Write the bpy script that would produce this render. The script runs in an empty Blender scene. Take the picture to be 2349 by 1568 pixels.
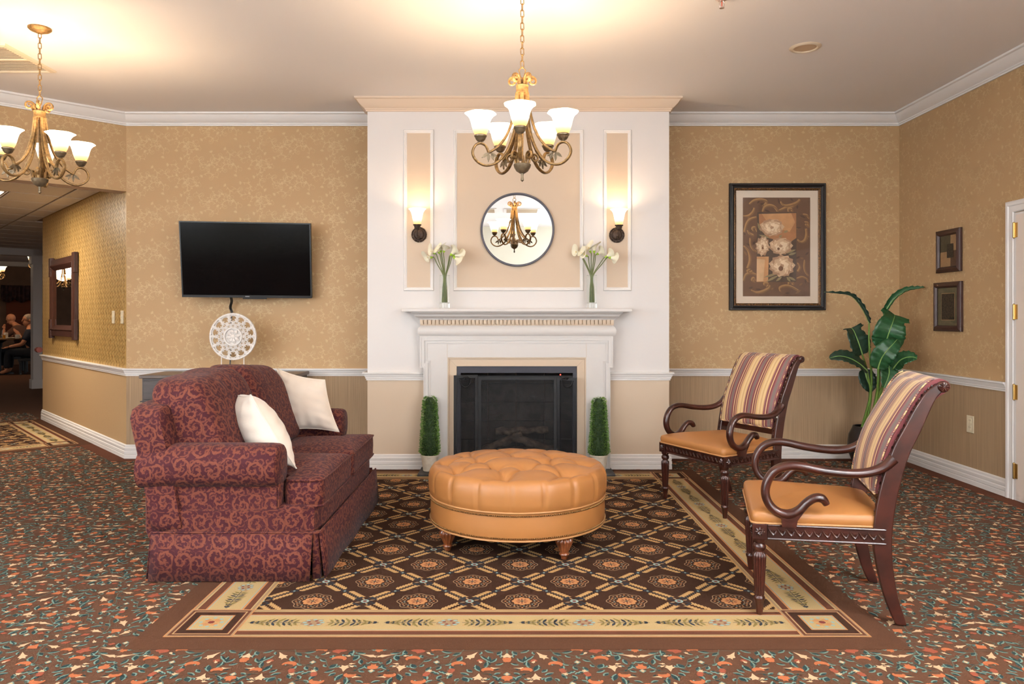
import bpy, bmesh, math, random
import numpy as np
from mathutils import Vector, Matrix

random.seed(7)
PI = math.pi
S = bpy.context.scene
COL = S.collection

# ------------------------------------------------------------------ camera, world, window lights, exposure
F, CX, CY, CH = 1690.0, 1163.0, 730.0, 1.25        # focal length and principal point in pixels of the 2349 x 1568 frame, camera height
cam_d = bpy.data.cameras.new('camera')
cam_d.sensor_width = 36.0
cam_d.lens = F / 2349 * 36.0
cam_d.shift_x = (1174.5 - CX) / 2349
cam_d.shift_y = (CY - 784.0) / 2349
cam_d.clip_start = 0.05
cam = bpy.data.objects.new('camera', cam_d)
COL.objects.link(cam)
cam.location = (0, 0, CH)
cam.rotation_euler = (PI / 2, 0, 0)
S.camera = cam

world = bpy.data.worlds.new('world')
S.world = world
world.use_nodes = True
world.node_tree.nodes['Background'].inputs[0].default_value = (0.9, 0.95, 1.0, 1)
world.node_tree.nodes['Background'].inputs[1].default_value = 0.3

S.view_settings.view_transform = 'Standard'
S.view_settings.look = 'None'
S.view_settings.gamma = 1.0
S.view_settings.use_curve_mapping = False
S.view_settings.exposure = 0.52
S.cycles.use_denoising = True
S.cycles.max_bounces = 6
S.cycles.diffuse_bounces = 3
S.cycles.glossy_bounces = 3
S.cycles.transmission_bounces = 5
S.cycles.transparent_max_bounces = 8
S.cycles.use_adaptive_sampling = True
S.cycles.adaptive_threshold = 0.07
S.cycles.adaptive_min_samples = 16
S.cycles.sample_clamp_indirect = 6.0

def area_light(name, loc, rot, sx, sy, watts, col):
    d = bpy.data.lights.new(name, 'AREA')
    d.shape = 'RECTANGLE'; d.size = sx; d.size_y = sy; d.energy = watts; d.color = col
    o = bpy.data.objects.new(name, d); COL.objects.link(o)
    o.location = loc; o.rotation_euler = rot
    return o
# window lamps; every window but the first is added to brighten the room
DAY = (0.86, 0.94, 1.0)
WINDOWS = [(-4.9, 1.7), (-2.35, 1.7), (2.4, 1.4)]
for _wx, _ww in WINDOWS:
    area_light('window_fill_light', (_wx, -2.28, 1.65), (PI / 2, 0, 0), _ww, 1.9, 24 * _ww, DAY)
area_light('window_fill_light', (-5.93, -0.15, 1.65), (PI / 2, 0, -PI / 2), 3.4, 1.9, 110, DAY)
area_light('window_fill_light', (3.4, -1.0, 1.65), (PI / 2, 0, PI / 2), 1.8, 1.9, 85, DAY)

# ------------------------------------------------------------------ key measures
CEIL = 3.07
YB = 6.58                  # back wall
YC = 6.12                  # chimney breast face
CX0, CX1 = -1.159, 1.347   # chimney breast sides
XR = 3.505                 # right wall
A = Vector((-3.40, YB))    # corner of the back wall with the angled hall opening
HD = Vector((-0.735, -0.678))   # direction of the header wall
UD = Vector((-0.678, 0.735))    # direction of the hall wall
YF = -2.4                  # wall behind the camera

def P(px, py, Y):          # pixel at depth Y -> point
    return Vector(((px - CX) / F * Y, Y, CH - (py - CY) / F * Y))

# ------------------------------------------------------------------ materials
def srgb(r, g, b):
    f = lambda c: (c / 255 / 12.92) if c / 255 <= 0.04045 else ((c / 255 + 0.055) / 1.055) ** 2.4
    return (f(r), f(g), f(b), 1)

class NT:
    """small helper around a material's node tree"""
    def __init__(s, name):
        s.m = bpy.data.materials.new(name); s.m.use_nodes = True
        s.t = s.m.node_tree; s.n = s.t.nodes; s.l = s.t.links
        s.b = s.n['Principled BSDF']; s.out = s.n['Material Output']
    def new(s, kind, **kw):
        n = s.n.new('ShaderNode' + kind)
        for k, v in kw.items(): setattr(n, k, v)
        return n
    def put(s, sock, v):
        if isinstance(v, bpy.types.NodeSocket): s.l.new(v, sock)
        else: sock.default_value = v
    def math(s, op, a, b=0.0, c=None, clamp=False):
        n = s.new('Math', operation=op); n.use_clamp = clamp
        s.put(n.inputs[0], a); s.put(n.inputs[1], b)
        if c is not None: s.put(n.inputs[2], c)
        return n.outputs[0]
    def vmath(s, op, a, b=(0, 0, 0)):
        n = s.new('VectorMath', operation=op)
        s.put(n.inputs[0], a); s.put(n.inputs[1], b)
        return n.outputs['Value'] if op in ('LENGTH', 'DOT_PRODUCT') else n.outputs[0]
    def coord(s, which='Object', scale=(1, 1, 1)):
        c = s.new('TexCoord'); mp = s.new('Mapping'); mp.inputs['Scale'].default_value = scale
        s.l.new(c.outputs[which], mp.inputs[0]); return mp.outputs[0]
    def noise(s, vec, scale, detail=2.0, rough=0.5):
        n = s.new('TexNoise'); n.inputs['Scale'].default_value = scale
        n.inputs['Detail'].default_value = detail; n.inputs['Roughness'].default_value = rough
        s.l.new(vec, n.inputs['Vector']); return n.outputs['Fac']
    def mix(s, fac, a, b, blend='MIX'):
        n = s.new('Mix', data_type='RGBA', blend_type=blend)
        s.put(n.inputs[0], fac); s.put(n.inputs[6], a); s.put(n.inputs[7], b)
        return n.outputs[2]
    def sep(s, v):
        n = s.new('SeparateXYZ'); s.l.new(v, n.inputs[0]); return n.outputs
    def comb(s, x, y, z=0.0):
        n = s.new('CombineXYZ'); s.put(n.inputs[0], x); s.put(n.inputs[1], y); s.put(n.inputs[2], z); return n.outputs[0]
    def ramp(s, fac, stops, interp='LINEAR'):
        n = s.new('ValToRGB'); n.color_ramp.interpolation = interp
        e = n.color_ramp.elements
        while len(e) > 1: e.remove(e[-1])
        e[0].position, e[0].color = stops[0]
        for p, c in stops[1:]:
            k = e.new(p); k.color = c
        s.put(n.inputs[0], fac); return n.outputs[0]
    def smooth(s, x, lo, hi):
        n = s.new('MapRange', interpolation_type='SMOOTHSTEP')
        s.put(n.inputs[0], x); n.inputs[1].default_value = lo; n.inputs[2].default_value = hi
        return n.outputs[0]
    def bump(s, height, strength, dist=0.01):
        n = s.new('Bump'); n.inputs['Strength'].default_value = strength; n.inputs['Distance'].default_value = dist
        s.put(n.inputs['Height'], height); s.l.new(n.outputs[0], s.b.inputs['Normal'])
    def color(s, v): s.put(s.b.inputs['Base Color'], v)
    def prin(s, **kw):
        for k, v in kw.items():
            s.put(s.b.inputs[k.replace('_', ' ')], v)

MATS = {}
def mat(name, rgb, rough=0.6, var=0.0, vscale=8.0, vary=None, metal=0.0, coat=0.0, bump=0.0, bscale=200.0, sheen=0.0, stretch=(1, 1, 1), spec=None):
    """colour with a procedural variation towards VARY (or darker) and a fine bump"""
    k = NT(name); c = srgb(*rgb)
    if var > 0:
        o = srgb(*vary) if vary else tuple(x * 0.6 for x in c[:3]) + (1,)
        n = k.noise(k.coord('Object', stretch), vscale, 4.0)
        f = k.math('MULTIPLY', k.smooth(n, 0.35, 0.65), var)
        k.color(k.mix(f, c, o))
    else:
        k.color(c)
    k.prin(Roughness=rough, Metallic=metal, Coat_Weight=coat, Sheen_Weight=sheen)
    if spec is not None: k.prin(**{'Specular_IOR_Level': spec})
    if bump > 0:
        k.bump(k.noise(k.coord('Object', stretch), bscale, 3.0), bump, 0.002)
    MATS[name] = k.m
    return k.m

mat('white_paint', (220, 213, 209), 0.45)
mat('trim_white', (232, 226, 222), 0.4)
mat('mantel_white', (211, 205, 201), 0.4)
mat('beige_paint', (206, 184, 160), 0.55, var=0.08, vscale=300, vary=(200, 170, 140))
mat('cornice_beige', (216, 194, 172), 0.5)
mat('ceiling_paint', (244, 238, 235), 0.85, bump=0.15, bscale=350)
mat('wallpaper', (186, 150, 106), 0.6, var=0.12, vscale=220, vary=(162, 134, 94), sheen=0.1)
mat('wallpaper_line', (203, 172, 127), 0.5)
mat('wallpaper_front', (236, 232, 214), 0.6)
mat('stria_paper', (176, 146, 112), 0.65, var=0.75, vscale=3.0, vary=(140, 114, 86), stretch=(150, 150, 0.8))
mat('hall_paper', (190, 152, 92), 0.42, var=0.15, vscale=60, vary=(165, 128, 70))
mat('hall_leaf', (142, 108, 56), 0.45)
mat('hall_lower', (188, 154, 112), 0.6, var=0.2, vscale=150, vary=(160, 128, 92))
mat('dark_wood', (66, 34, 24), 0.45, var=0.6, vscale=14, vary=(38, 18, 13), coat=0.0, stretch=(6, 6, 1))
mat('mahogany', (62, 25, 16), 0.3, var=0.65, vscale=10, vary=(30, 13, 9), coat=0.15)
mat('ottoman_wood', (124, 66, 34), 0.3, var=0.6, vscale=25, vary=(70, 32, 16), coat=0.3)
mat('leather', (163, 108, 58), 0.42, var=0.25, vscale=5, vary=(174, 114, 60), bump=0.12, bscale=420)
mat('piping_leather', (184, 130, 80), 0.45)
mat('nail_brass', (150, 112, 70), 0.3, metal=0.85)
mat('antique_gold', (156, 122, 74), 0.45, var=0.7, vscale=60, vary=(98, 74, 46), metal=0.45, bump=0.3, bscale=160)
mat('aged_bronze', (124, 108, 84), 0.42, var=0.5, vscale=50, vary=(80, 68, 52), metal=0.5)
mat('rust_bronze', (74, 56, 44), 0.55, var=0.7, vscale=90, vary=(40, 28, 22), metal=0.4, bump=0.4, bscale=120)
mat('black_plastic', (20, 20, 22), 0.35)
mat('tv_screen', (5, 5, 6), 0.12, spec=0.12)
mat('logo_grey', (150, 150, 152), 0.4)
mat('console_grey', (74, 66, 64), 0.5, var=0.5, vscale=8, vary=(58, 50, 48), stretch=(1, 8, 8))
mat('console_top', (92, 76, 66), 0.35, var=0.5, vscale=8, vary=(74, 60, 52), stretch=(1, 8, 8))
mat('disc_white', (230, 222, 216), 0.6, bump=0.2, bscale=120)
mat('velvet_white', (236, 222, 206), 0.85, var=0.25, vscale=7, vary=(222, 202, 182), sheen=0.6, bump=0.25, bscale=90)
mat('fire_black', (22, 21, 23), 0.45, var=0.4, vscale=40, vary=(12, 12, 13), metal=0.3)
mat('fire_hood', (54, 54, 62), 0.5, metal=0.3)
mat('fire_brick', (66, 58, 54), 0.85, var=0.7, vscale=12, vary=(34, 30, 30))
mat('log_bark', (108, 88, 74), 0.9, var=0.8, vscale=20, vary=(50, 38, 32), bump=0.6, bscale=30)
mat('slate', (52, 50, 50), 0.6, var=0.4, vscale=15, vary=(38, 36, 37))
mat('boxwood', (100, 138, 56), 0.5, var=0.8, vscale=45, vary=(56, 94, 34))
mat('boxwood_light', (140, 168, 80), 0.5, var=0.6, vscale=45, vary=(70, 108, 34))
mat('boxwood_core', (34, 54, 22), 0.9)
mat('pot_white', (222, 212, 196), 0.6, var=0.4, vscale=30, vary=(190, 178, 160), bump=0.5, bscale=40)
mat('pot_black', (36, 32, 34), 0.3, var=0.3, vscale=6)
mat('soil', (84, 62, 44), 0.95, var=0.7, vscale=60)
mat('leaf_green', (36, 82, 44), 0.38, var=0.5, vscale=30, vary=(20, 56, 32), stretch=(1, 1, 6))
mat('leaf_dark', (34, 58, 44), 0.38, var=0.5, vscale=30, vary=(22, 44, 32), stretch=(1, 1, 6))
mat('leaf_rib', (128, 160, 88), 0.5)
mat('stem_green', (104, 134, 54), 0.5, var=0.5, vscale=10, vary=(66, 98, 34))
mat('lily_petal', (248, 240, 214), 0.5)
mat('lily_throat', (158, 196, 50), 0.5)
mat('lily_stem', (104, 112, 66), 0.5)
mat('lily_spadix', (230, 200, 90), 0.6)
mat('frame_black', (30, 25, 23), 0.5)
mat('frame_gold', (134, 92, 48), 0.4, var=0.9, vscale=120, vary=(40, 26, 18), metal=0.4)
mat('frame_brown', (60, 34, 28), 0.4)
mat('mat_board', (226, 208, 190), 0.8)
mat('mirror_rim', (74, 72, 82), 0.5)
mat('brass', (196, 164, 104), 0.3, metal=1.0)
mat('ivory_plastic', (222, 206, 176), 0.4)
mat('vent_white', (226, 208, 182), 0.5)
mat('vent_dark', (60, 52, 44), 0.8)
mat('tile_white', (216, 208, 200), 0.9, var=0.3, vscale=120, vary=(192, 184, 174))
mat('grid_brown', (150, 128, 106), 0.6)
mat('downlight_disc', (210, 182, 150), 0.6)
mat('sprinkler_metal', (210, 190, 180), 0.3, metal=0.8)
mat('glass_bulb_red', (190, 60, 40), 0.2)
mat('door_white', (232, 216, 204), 0.45)
mat('skin', (196, 132, 96), 0.55)
mat('shirt_brown', (96, 62, 46), 0.85)
mat('shirt_navy', (34, 34, 46), 0.85)
mat('stripe_pale', (150, 150, 156), 0.8)
mat('trouser_dark', (30, 30, 36), 0.85)
mat('hair_grey', (150, 130, 112), 0.8)
mat('table_top', (110, 84, 58), 0.4)
mat('cup_white', (226, 214, 196), 0.35)
mat('juice', (232, 150, 40), 0.3)
mat('valance_cloth', (70, 42, 40), 0.9, var=0.9, vscale=9, vary=(34, 22, 26))
mat('blind_wood', (120, 62, 42), 0.5)
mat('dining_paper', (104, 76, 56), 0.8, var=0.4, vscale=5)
mat('post_white', (190, 180, 174), 0.5)
mat('rail_wood', (104, 44, 32), 0.4)
mat('chair_black', (24, 22, 24), 0.5)
mat('card_red', (140, 56, 50), 0.6)
mat('card_grey', (120, 136, 134), 0.6)

# carpets: flat colours with the fine speckle of cut pile
def carpet(name, rgb, amount=0.35, scale=230):
    k = NT(name); c = srgb(*rgb)
    n = k.noise(k.coord('Object'), scale, 3.0, 0.7)
    n2 = k.noise(k.coord('Object'), 1.7, 2.0)
    f = k.math('MULTIPLY', k.smooth(n, 0.3, 0.7), amount)
    d = tuple(x * 0.45 for x in c[:3]) + (1,)
    base = k.mix(f, c, d)
    k.color(k.mix(k.math('MULTIPLY', k.smooth(n2, 0.4, 0.7), 0.12), base, tuple(min(1, x * 1.3) for x in c[:3]) + (1,)))
    k.prin(Roughness=0.95, Specular_IOR_Level=0.1)
    k.bump(n, 0.5, 0.004)
    MATS[name] = k.m
    return k.m
carpet('c_base', (88, 59, 43), 0.4)
carpet('c_far', (126, 86, 56), 0.4)
carpet('c_teal', (38, 56, 56))
carpet('c_aqua', (112, 138, 128))
carpet('c_cream', (212, 178, 142), 0.2)
carpet('c_orange', (178, 104, 68))
carpet('c_red', (146, 78, 58))
carpet('c_stem', (84, 88, 76))
carpet('r_brown', (82, 53, 37), 0.35)
carpet('r_dark', (58, 36, 25), 0.35)
carpet('r_mid', (94, 56, 40), 0.3)
carpet('r_tan', (186, 148, 98), 0.3)
carpet('r_cream', (184, 158, 112), 0.25)
carpet('r_orange', (188, 132, 86), 0.3)
carpet('r_grey', (156, 128, 98), 0.3)
carpet('r_navy', (46, 50, 56), 0.3)
carpet('r_blue', (146, 168, 160), 0.3)
carpet('r_wine', (108, 50, 44), 0.3)
carpet('r_olive', (130, 112, 66), 0.3)

# sofa cloth: woven scrolls of copper on burgundy
def damask(name):
    k = NT(name)
    uv = k.coord('UV', (1, 1, 1))
    def scrolls(scale, shift, twist):
        v = k.vmath('ADD', k.vmath('SCALE', uv), shift)
        v.node.inputs[0].links[0].from_node.inputs['Scale'].default_value = scale
        vo = k.new('TexVoronoi', voronoi_dimensions='2D', feature='F1')
        vo.inputs['Scale'].default_value = 1.0; vo.inputs['Randomness'].default_value = 0.42
        k.l.new(v, vo.inputs['Vector'])
        d = k.vmath('SUBTRACT', v, vo.outputs['Position'])
        x, y, _ = k.sep(d)
        r = vo.outputs['Distance']
        cr = k.sep(vo.outputs['Color'])[0]
        sg = k.math('SUBTRACT', k.math('MULTIPLY', k.math('GREATER_THAN', cr, 0.4), 2.0), 1.0)
        th = k.math('MULTIPLY', k.math('ARCTAN2', y, x), sg)
        ph = k.math('ADD', k.math('ADD', th, k.math('MULTIPLY', r, twist)), k.math('MULTIPLY', cr, 9.0))
        ser = k.math('MULTIPLY', k.math('SINE', k.math('ADD', k.math('MULTIPLY', th, 9.0), k.math('MULTIPLY', r, 34.0))), 0.34)
        w = k.math('ADD', k.math('COSINE', ph), ser)
        m = k.smooth(w, 0.42, 0.62)
        return k.math('MULTIPLY', m, k.math('SUBTRACT', 1.0, k.smooth(r, 0.52, 0.66)))
    a = scrolls(11.5, (0.0, 0.0, 0), 15.0)
    b = scrolls(27.0, (3.3, 7.7, 0), 10.0)
    fac = k.math('MAXIMUM', a, k.math('MULTIPLY', b, 0.75))
    weave = k.noise(k.coord('Object'), 500, 2.0)
    fac = k.math('MULTIPLY', fac, k.math('ADD', 0.55, k.math('MULTIPLY', weave, 0.5)))
    k.color(k.mix(fac, srgb(58, 18, 25), srgb(108, 58, 40)))
    k.prin(Roughness=0.8, Sheen_Weight=0.04, Specular_IOR_Level=0.2)
    k.bump(k.math('ADD', k.math('MULTIPLY', fac, 0.5), weave), 0.18, 0.003)
    MATS[name] = k.m
damask('damask')

# striped cloth of the chair backs, u = metres across the back
def stripes():
    k = NT('stripe_cloth')
    u = k.sep(k.coord('UV'))[0]
    f = k.math('FRACT', k.math('MULTIPLY', k.math('ADD', u, 5.048), 1 / 0.172))
    tan, lt, bu, gr, pu = srgb(212, 172, 114), srgb(226, 194, 142), srgb(112, 44, 48), srgb(112, 98, 92), srgb(134, 84, 84)
    seq = [(0.11, lt), (0.005, bu), (0.035, tan), (0.005, bu), (0.09, lt), (0.03, tan), (0.06, pu), (0.035, bu), (0.04, lt), (0.065, bu), (0.04, pu), (0.1, gr), (0.04, pu), (0.065, bu), (0.04, lt), (0.07, bu), (0.035, tan), (0.05, pu), (0.085, tan)]
    st, p = [], 0.0
    for w, c in seq:
        st.append((min(p, 0.999), c)); p += w
    n = k.noise(k.coord('Object'), 600, 2.0)
    k.color(k.mix(k.math('MULTIPLY', n, 0.25), k.ramp(f, st, 'CONSTANT'), (0.08, 0.03, 0.02, 1)))
    k.prin(Roughness=0.7, Sheen_Weight=0.2)
    MATS['stripe_cloth'] = k.m
stripes()

def shade_mat(name, strength):
    """lit frosted glass: amber at the base, milky above; the glow is the lamp's own"""
    k = NT(name)
    z = k.sep(k.coord('Object'))[2]
    f = k.smooth(z, 0.0, 0.085)
    c = k.mix(f, srgb(236, 176, 92), srgb(255, 240, 206))
    k.color(c)
    k.prin(Roughness=0.4, Emission_Color=k.mix(f, (1.0, 0.55, 0.2, 1), (1.0, 0.83, 0.58, 1)),
           Emission_Strength=k.math('MULTIPLY', k.math('ADD', 0.32, f), strength))
    MATS[name] = k.m
shade_mat('lamp_glass', 2.7)
shade_mat('lamp_glass_dim', 1.6)
MATS['lamp_glass_dim'].cycles.emission_sampling = 'NONE'

def glass(name, rgb=(1, 1, 1), ior=1.45, rough=0.0):
    k = NT(name)
    k.color((*rgb, 1)); k.prin(Roughness=rough, IOR=ior, Transmission_Weight=1.0)
    MATS[name] = k.m
glass('vase_glass', (0.97, 0.99, 0.96), 1.3)
def thin_glass(name, tint, spec):
    k = NT(name)
    tr = k.new('BsdfTransparent'); tr.inputs[0].default_value = (*tint, 1)
    gl = k.new('BsdfGlossy'); gl.inputs['Roughness'].default_value = 0.03
    fr = k.new('Fresnel'); fr.inputs[0].default_value = 1.45
    mx = k.new('MixShader')
    k.put(mx.inputs[0], k.math('MULTIPLY', fr.outputs[0], spec)); k.l.new(tr.outputs[0], mx.inputs[1]); k.l.new(gl.outputs[0], mx.inputs[2])
    k.l.new(mx.outputs[0], k.out.inputs[0])
    MATS[name] = k.m
thin_glass('picture_glass', (0.97, 0.97, 0.96), 1.0)
thin_glass('vase_thin', (0.965, 0.98, 0.965), 0.25)
def mesh_screen():
    k = NT('screen_mesh')
    tr = k.new('BsdfTransparent'); mx = k.new('MixShader'); mx.inputs[0].default_value = 0.5
    k.color((0.012, 0.011, 0.012, 1)); k.prin(Roughness=0.6)
    k.l.new(tr.outputs[0], mx.inputs[1]); k.l.new(k.b.outputs[0], mx.inputs[2]); k.l.new(mx.outputs[0], k.out.inputs[0])
    MATS['screen_mesh'] = k.m
mesh_screen()
def mirror_mat():
    k = NT('mirror_silver')
    k.color((0.93, 0.94, 0.93, 1)); k.prin(Metallic=1.0, Roughness=0.0)
    MATS['mirror_silver'] = k.m
mirror_mat()
def emit(name, rgb, strength):
    k = NT(name); k.color((*rgb, 1)); k.prin(Emission_Color=(*rgb, 1), Emission_Strength=strength); MATS[name] = k.m
emit('led_red', (1.0, 0.05, 0.03), 4.0)
emit('light_panel', (1.0, 0.93, 0.8), 1.3)
emit('window_sky', (0.9, 0.95, 1.0), 1.2)

# ------------------------------------------------------------------ mesh builder
class MB:
    def __init__(s): s.v = []; s.f = []; s.m = []
    def add(s, verts, faces, m=0):
        b = len(s.v); s.v.extend([tuple(x) for x in verts])
        s.f.extend([tuple(i + b for i in f) for f in faces]); s.m.extend([m] * len(faces))
        return s
    def box(s, x0, x1, y0, y1, z0, z1, m=0):
        vs = [(x, y, z) for x in (x0, x1) for y in (y0, y1) for z in (z0, z1)]
        return s.add(vs, [(0, 1, 3, 2), (4, 6, 7, 5), (0, 4, 5, 1), (2, 3, 7, 6), (0, 2, 6, 4), (1, 5, 7, 3)], m)
    def lathe(s, prof, seg=24, c=(0, 0, 0), m=0, rfun=None, axis='z'):
        """PROF: (radius, height) pairs; RFUN(theta, height, r) may modulate the radius"""
        vs, fs = [], []; n = len(prof)
        for j in range(seg):
            t = 2 * PI * j / seg
            for r, z in prof:
                rr = rfun(t, z, r) if rfun else r
                p = (rr * math.cos(t), rr * math.sin(t), z)
                if axis == 'y': p = (p[0], -p[2], p[1])       # towards -Y
                elif axis == 'x': p = (p[2], p[0], p[1])
                vs.append((p[0] + c[0], p[1] + c[1], p[2] + c[2]))
        for j in range(seg):
            k = (j + 1) % seg
            for i in range(n - 1):
                fs.append((j * n + i, k * n + i, k * n + i + 1, j * n + i + 1))
        if prof[0][0] > 1e-5: fs.append(tuple(j * n for j in reversed(range(seg))))
        if prof[-1][0] > 1e-5: fs.append(tuple(j * n + n - 1 for j in range(seg)))
        return s.add(vs, fs, m)
    def tube(s, pts, rad, seg=8, flat=1.0, up=None, m=0, cap=True):
        """tube along PTS; RAD number or list; FLAT scales the section across UP"""
        pts = [Vector(p) for p in pts]; n = len(pts)
        rad = [rad] * n if not isinstance(rad, (list, tuple)) else list(rad)
        vs, fs = [], []; ref = Vector(up) if up else None
        prev = None
        for i, p in enumerate(pts):
            t = (pts[min(i + 1, n - 1)] - pts[max(i - 1, 0)]).normalized()
            if ref is not None:
                b = t.cross(ref).normalized(); nn = ref
            else:
                if prev is None:
                    a = Vector((0, 0, 1)) if abs(t.z) < 0.9 else Vector((1, 0, 0))
                    nn = t.cross(a).normalized()
                else:
                    nn = (prev - t * prev.dot(t)).normalized()
                b = t.cross(nn); prev = nn
            for j in range(seg):
                a = 2 * PI * j / seg + (PI / seg)
                vs.append(p + b * (math.cos(a) * rad[i]) + nn * (math.sin(a) * rad[i] * flat))
        for i in range(n - 1):
            for j in range(seg):
                k = (j + 1) % seg
                fs.append((i * seg + j, i * seg + k, (i + 1) * seg + k, (i + 1) * seg + j))
        if cap:
            fs.append(tuple(reversed(range(seg)))); fs.append(tuple((n - 1) * seg + j for j in range(seg)))
        return s.add(vs, fs, m)
    def torus(s, c, R, r, axis='z', seg=24, sub=8, stretch=0.0, m=0, e1=(1, 0, 0), e2=(0, 1, 0)):
        c = Vector(c); e1 = Vector(e1); e2 = Vector(e2); e3 = e1.cross(e2)
        vs, fs = [], []
        for i in range(seg):
            t = 2 * PI * i / seg; d = e1 * math.cos(t) + e2 * math.sin(t)
            off = e2 * (stretch * (1 if math.sin(t) > 0 else -1))
            for j in range(sub):
                a = 2 * PI * j / sub
                vs.append(c + off + d * (R + r * math.cos(a)) + e3 * (r * math.sin(a)))
        for i in range(seg):
            for j in range(sub):
                fs.append((i * sub + j, ((i + 1) % seg) * sub + j, ((i + 1) % seg) * sub + (j + 1) % sub, i * sub + (j + 1) % sub))
        return s.add(vs, fs, m)
    def ball(s, c, r, sc=(1, 1, 1), seg=12, rings=8, m=0):
        prof = [(r * math.sin(PI * i / rings), -r * math.cos(PI * i / rings)) for i in range(rings + 1)]
        prof[0] = (0, prof[0][1]); prof[-1] = (0, prof[-1][1])
        vs, fs = [], []
        n = len(prof)
        for j in range(seg):
            t = 2 * PI * j / seg
            for q, z in prof: vs.append((c[0] + q * math.cos(t) * sc[0], c[1] + q * math.sin(t) * sc[1], c[2] + z * sc[2]))
        for j in range(seg):
            k = (j + 1) % seg
            for i in range(n - 1): fs.append((j * n + i, k * n + i, k * n + i + 1, j * n + i + 1))
        return s.add(vs, fs, m)
    def sweep(s, path, prof, closed=False, m=0):
        """moulding: PROF (out, z) swept along the plan PATH, mitred; out is to the right of the direction of travel"""
        path = [Vector(p) for p in path]; n = len(path); k = len(prof)
        vs, fs = [], []
        for i, p in enumerate(path):
            d0 = (p - path[i - 1]).normalized() if (i > 0 or closed) else None
            d1 = (path[(i + 1) % n] - p).normalized() if (i < n - 1 or closed) else None
            n0 = Vector((d0.y, -d0.x)) if d0 else None; n1 = Vector((d1.y, -d1.x)) if d1 else None
            if n0 is None: mv = n1
            elif n1 is None: mv = n0
            else: mv = (n0 + n1) / (1 + n0.dot(n1))
            for o, z in prof: vs.append((p.x + mv.x * o, p.y + mv.y * o, z))
        for i in range(n if closed else n - 1):
            a, b = i, (i + 1) % n
            for j in range(k):
                l = (j + 1) % k
                fs.append((a * k + j, b * k + j, b * k + l, a * k + l))
        if not closed:
            fs.append(tuple(range(k))); fs.append(tuple((n - 1) * k + j for j in reversed(range(k))))
        return s.add(vs, fs, m)
    def frame(s, o, ux, uy, w, h, prof, m=0, mats=None):
        """mitred rectangular frame centred on O in the plane (UX, UY); PROF: (inset from the outer edge, height towards the room)"""
        o = Vector(o); ux = Vector(ux); uy = Vector(uy); nz = ux.cross(uy)
        k = len(prof); vs = []
        for t, hh in prof:
            for sx, sy in ((-1, -1), (1, -1), (1, 1), (-1, 1)):
                vs.append(o + ux * (sx * (w / 2 - t)) + uy * (sy * (h / 2 - t)) + nz * hh)
        b = len(s.v); s.v.extend([tuple(v) for v in vs])
        for i in range(k - 1):
            for j in range(4):
                q = (j + 1) % 4
                s.f.append((b + i * 4 + j, b + i * 4 + q, b + (i + 1) * 4 + q, b + (i + 1) * 4 + j)); s.m.append(mats[i] if mats else m)
        return s
    def quad(s, o, ux, uy, w, h, m=0):
        o = Vector(o); ux = Vector(ux) * (w / 2); uy = Vector(uy) * (h / 2)
        return s.add([o - ux - uy, o + ux - uy, o + ux + uy, o - ux + uy], [(0, 1, 2, 3)], m)
    def slab(s, o, ux, uy, w, h, th, m=0):
        """board of thickness TH in the plane (UX, UY), front face at O"""
        o = Vector(o); ux = Vector(ux); uy = Vector(uy); nz = ux.cross(uy)
        a = ux * (w / 2); b = uy * (h / 2); c = nz * th
        vs = [o + sx * a + sy * b - sz * c for sz in (0, 1) for sx, sy in ((-1, -1), (1, -1), (1, 1), (-1, 1))]
        return s.add(vs, [(0, 1, 2, 3), (7, 6, 5, 4), (0, 4, 5, 1), (1, 5, 6, 2), (2, 6, 7, 3), (3, 7, 4, 0)], m)
    def prism(s, pts, axis_o, ux, uy, th, m=0):
        """polygon PTS (2D) extruded by TH along -(UX x UY)"""
        o = Vector(axis_o); ux = Vector(ux); uy = Vector(uy); nz = ux.cross(uy); n = len(pts)
        vs = [o + ux * p[0] + uy * p[1] for p in pts] + [o + ux * p[0] + uy * p[1] - nz * th for p in pts]
        fs = [tuple(range(n)), tuple(reversed(range(n, 2 * n)))]
        fs += [(i, i + n, (i + 1) % n + n, (i + 1) % n) for i in range(n)]
        return s.add(vs, fs, m)
    def xf(s, M):
        s.v = [tuple(M @ Vector(v)) for v in s.v]; return s
    def build(s, name, mats, parent=None, smooth=False, world=False, uv=None, bevel=0.0, sub=0, normals=True):
        me = bpy.data.meshes.new(name)
        vs = s.v
        if world and parent is not None:
            Mi = MW[parent.name].inverted(); vs = [tuple(Mi @ Vector(v)) for v in vs]
        me.from_pydata(vs, [], s.f)
        if isinstance(mats, str): mats = [mats]
        for q in mats: me.materials.append(MATS[q])
        if len(mats) > 1: me.polygons.foreach_set('material_index', s.m)
        if uv == 'box':
            box_uv(me)
        elif uv is not None:
            L = me.uv_layers.new(name='UVMap')
            for lp in me.loops: L.data[lp.index].uv = uv[lp.vertex_index]
        if normals and len(me.polygons) < 40000:
            bm = bmesh.new(); bm.from_mesh(me); bmesh.ops.recalc_face_normals(bm, faces=bm.faces); bm.to_mesh(me); bm.free()
        if smooth:
            me.polygons.foreach_set('use_smooth', [True] * len(me.polygons))
            if smooth != 'all':
                me.set_sharp_from_angle(angle=math.radians(smooth if smooth is not True else 40))
        me.update()
        o = bpy.data.objects.new(name, me); COL.objects.link(o)
        if parent is not None: o.parent = parent
        if bevel > 0:
            b = o.modifiers.new('bevel', 'BEVEL'); b.width = bevel; b.segments = 2; b.limit_method = 'ANGLE'
        if sub:
            b = o.modifiers.new('subsurf', 'SUBSURF'); b.levels = sub; b.render_levels = sub
        return o

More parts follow.
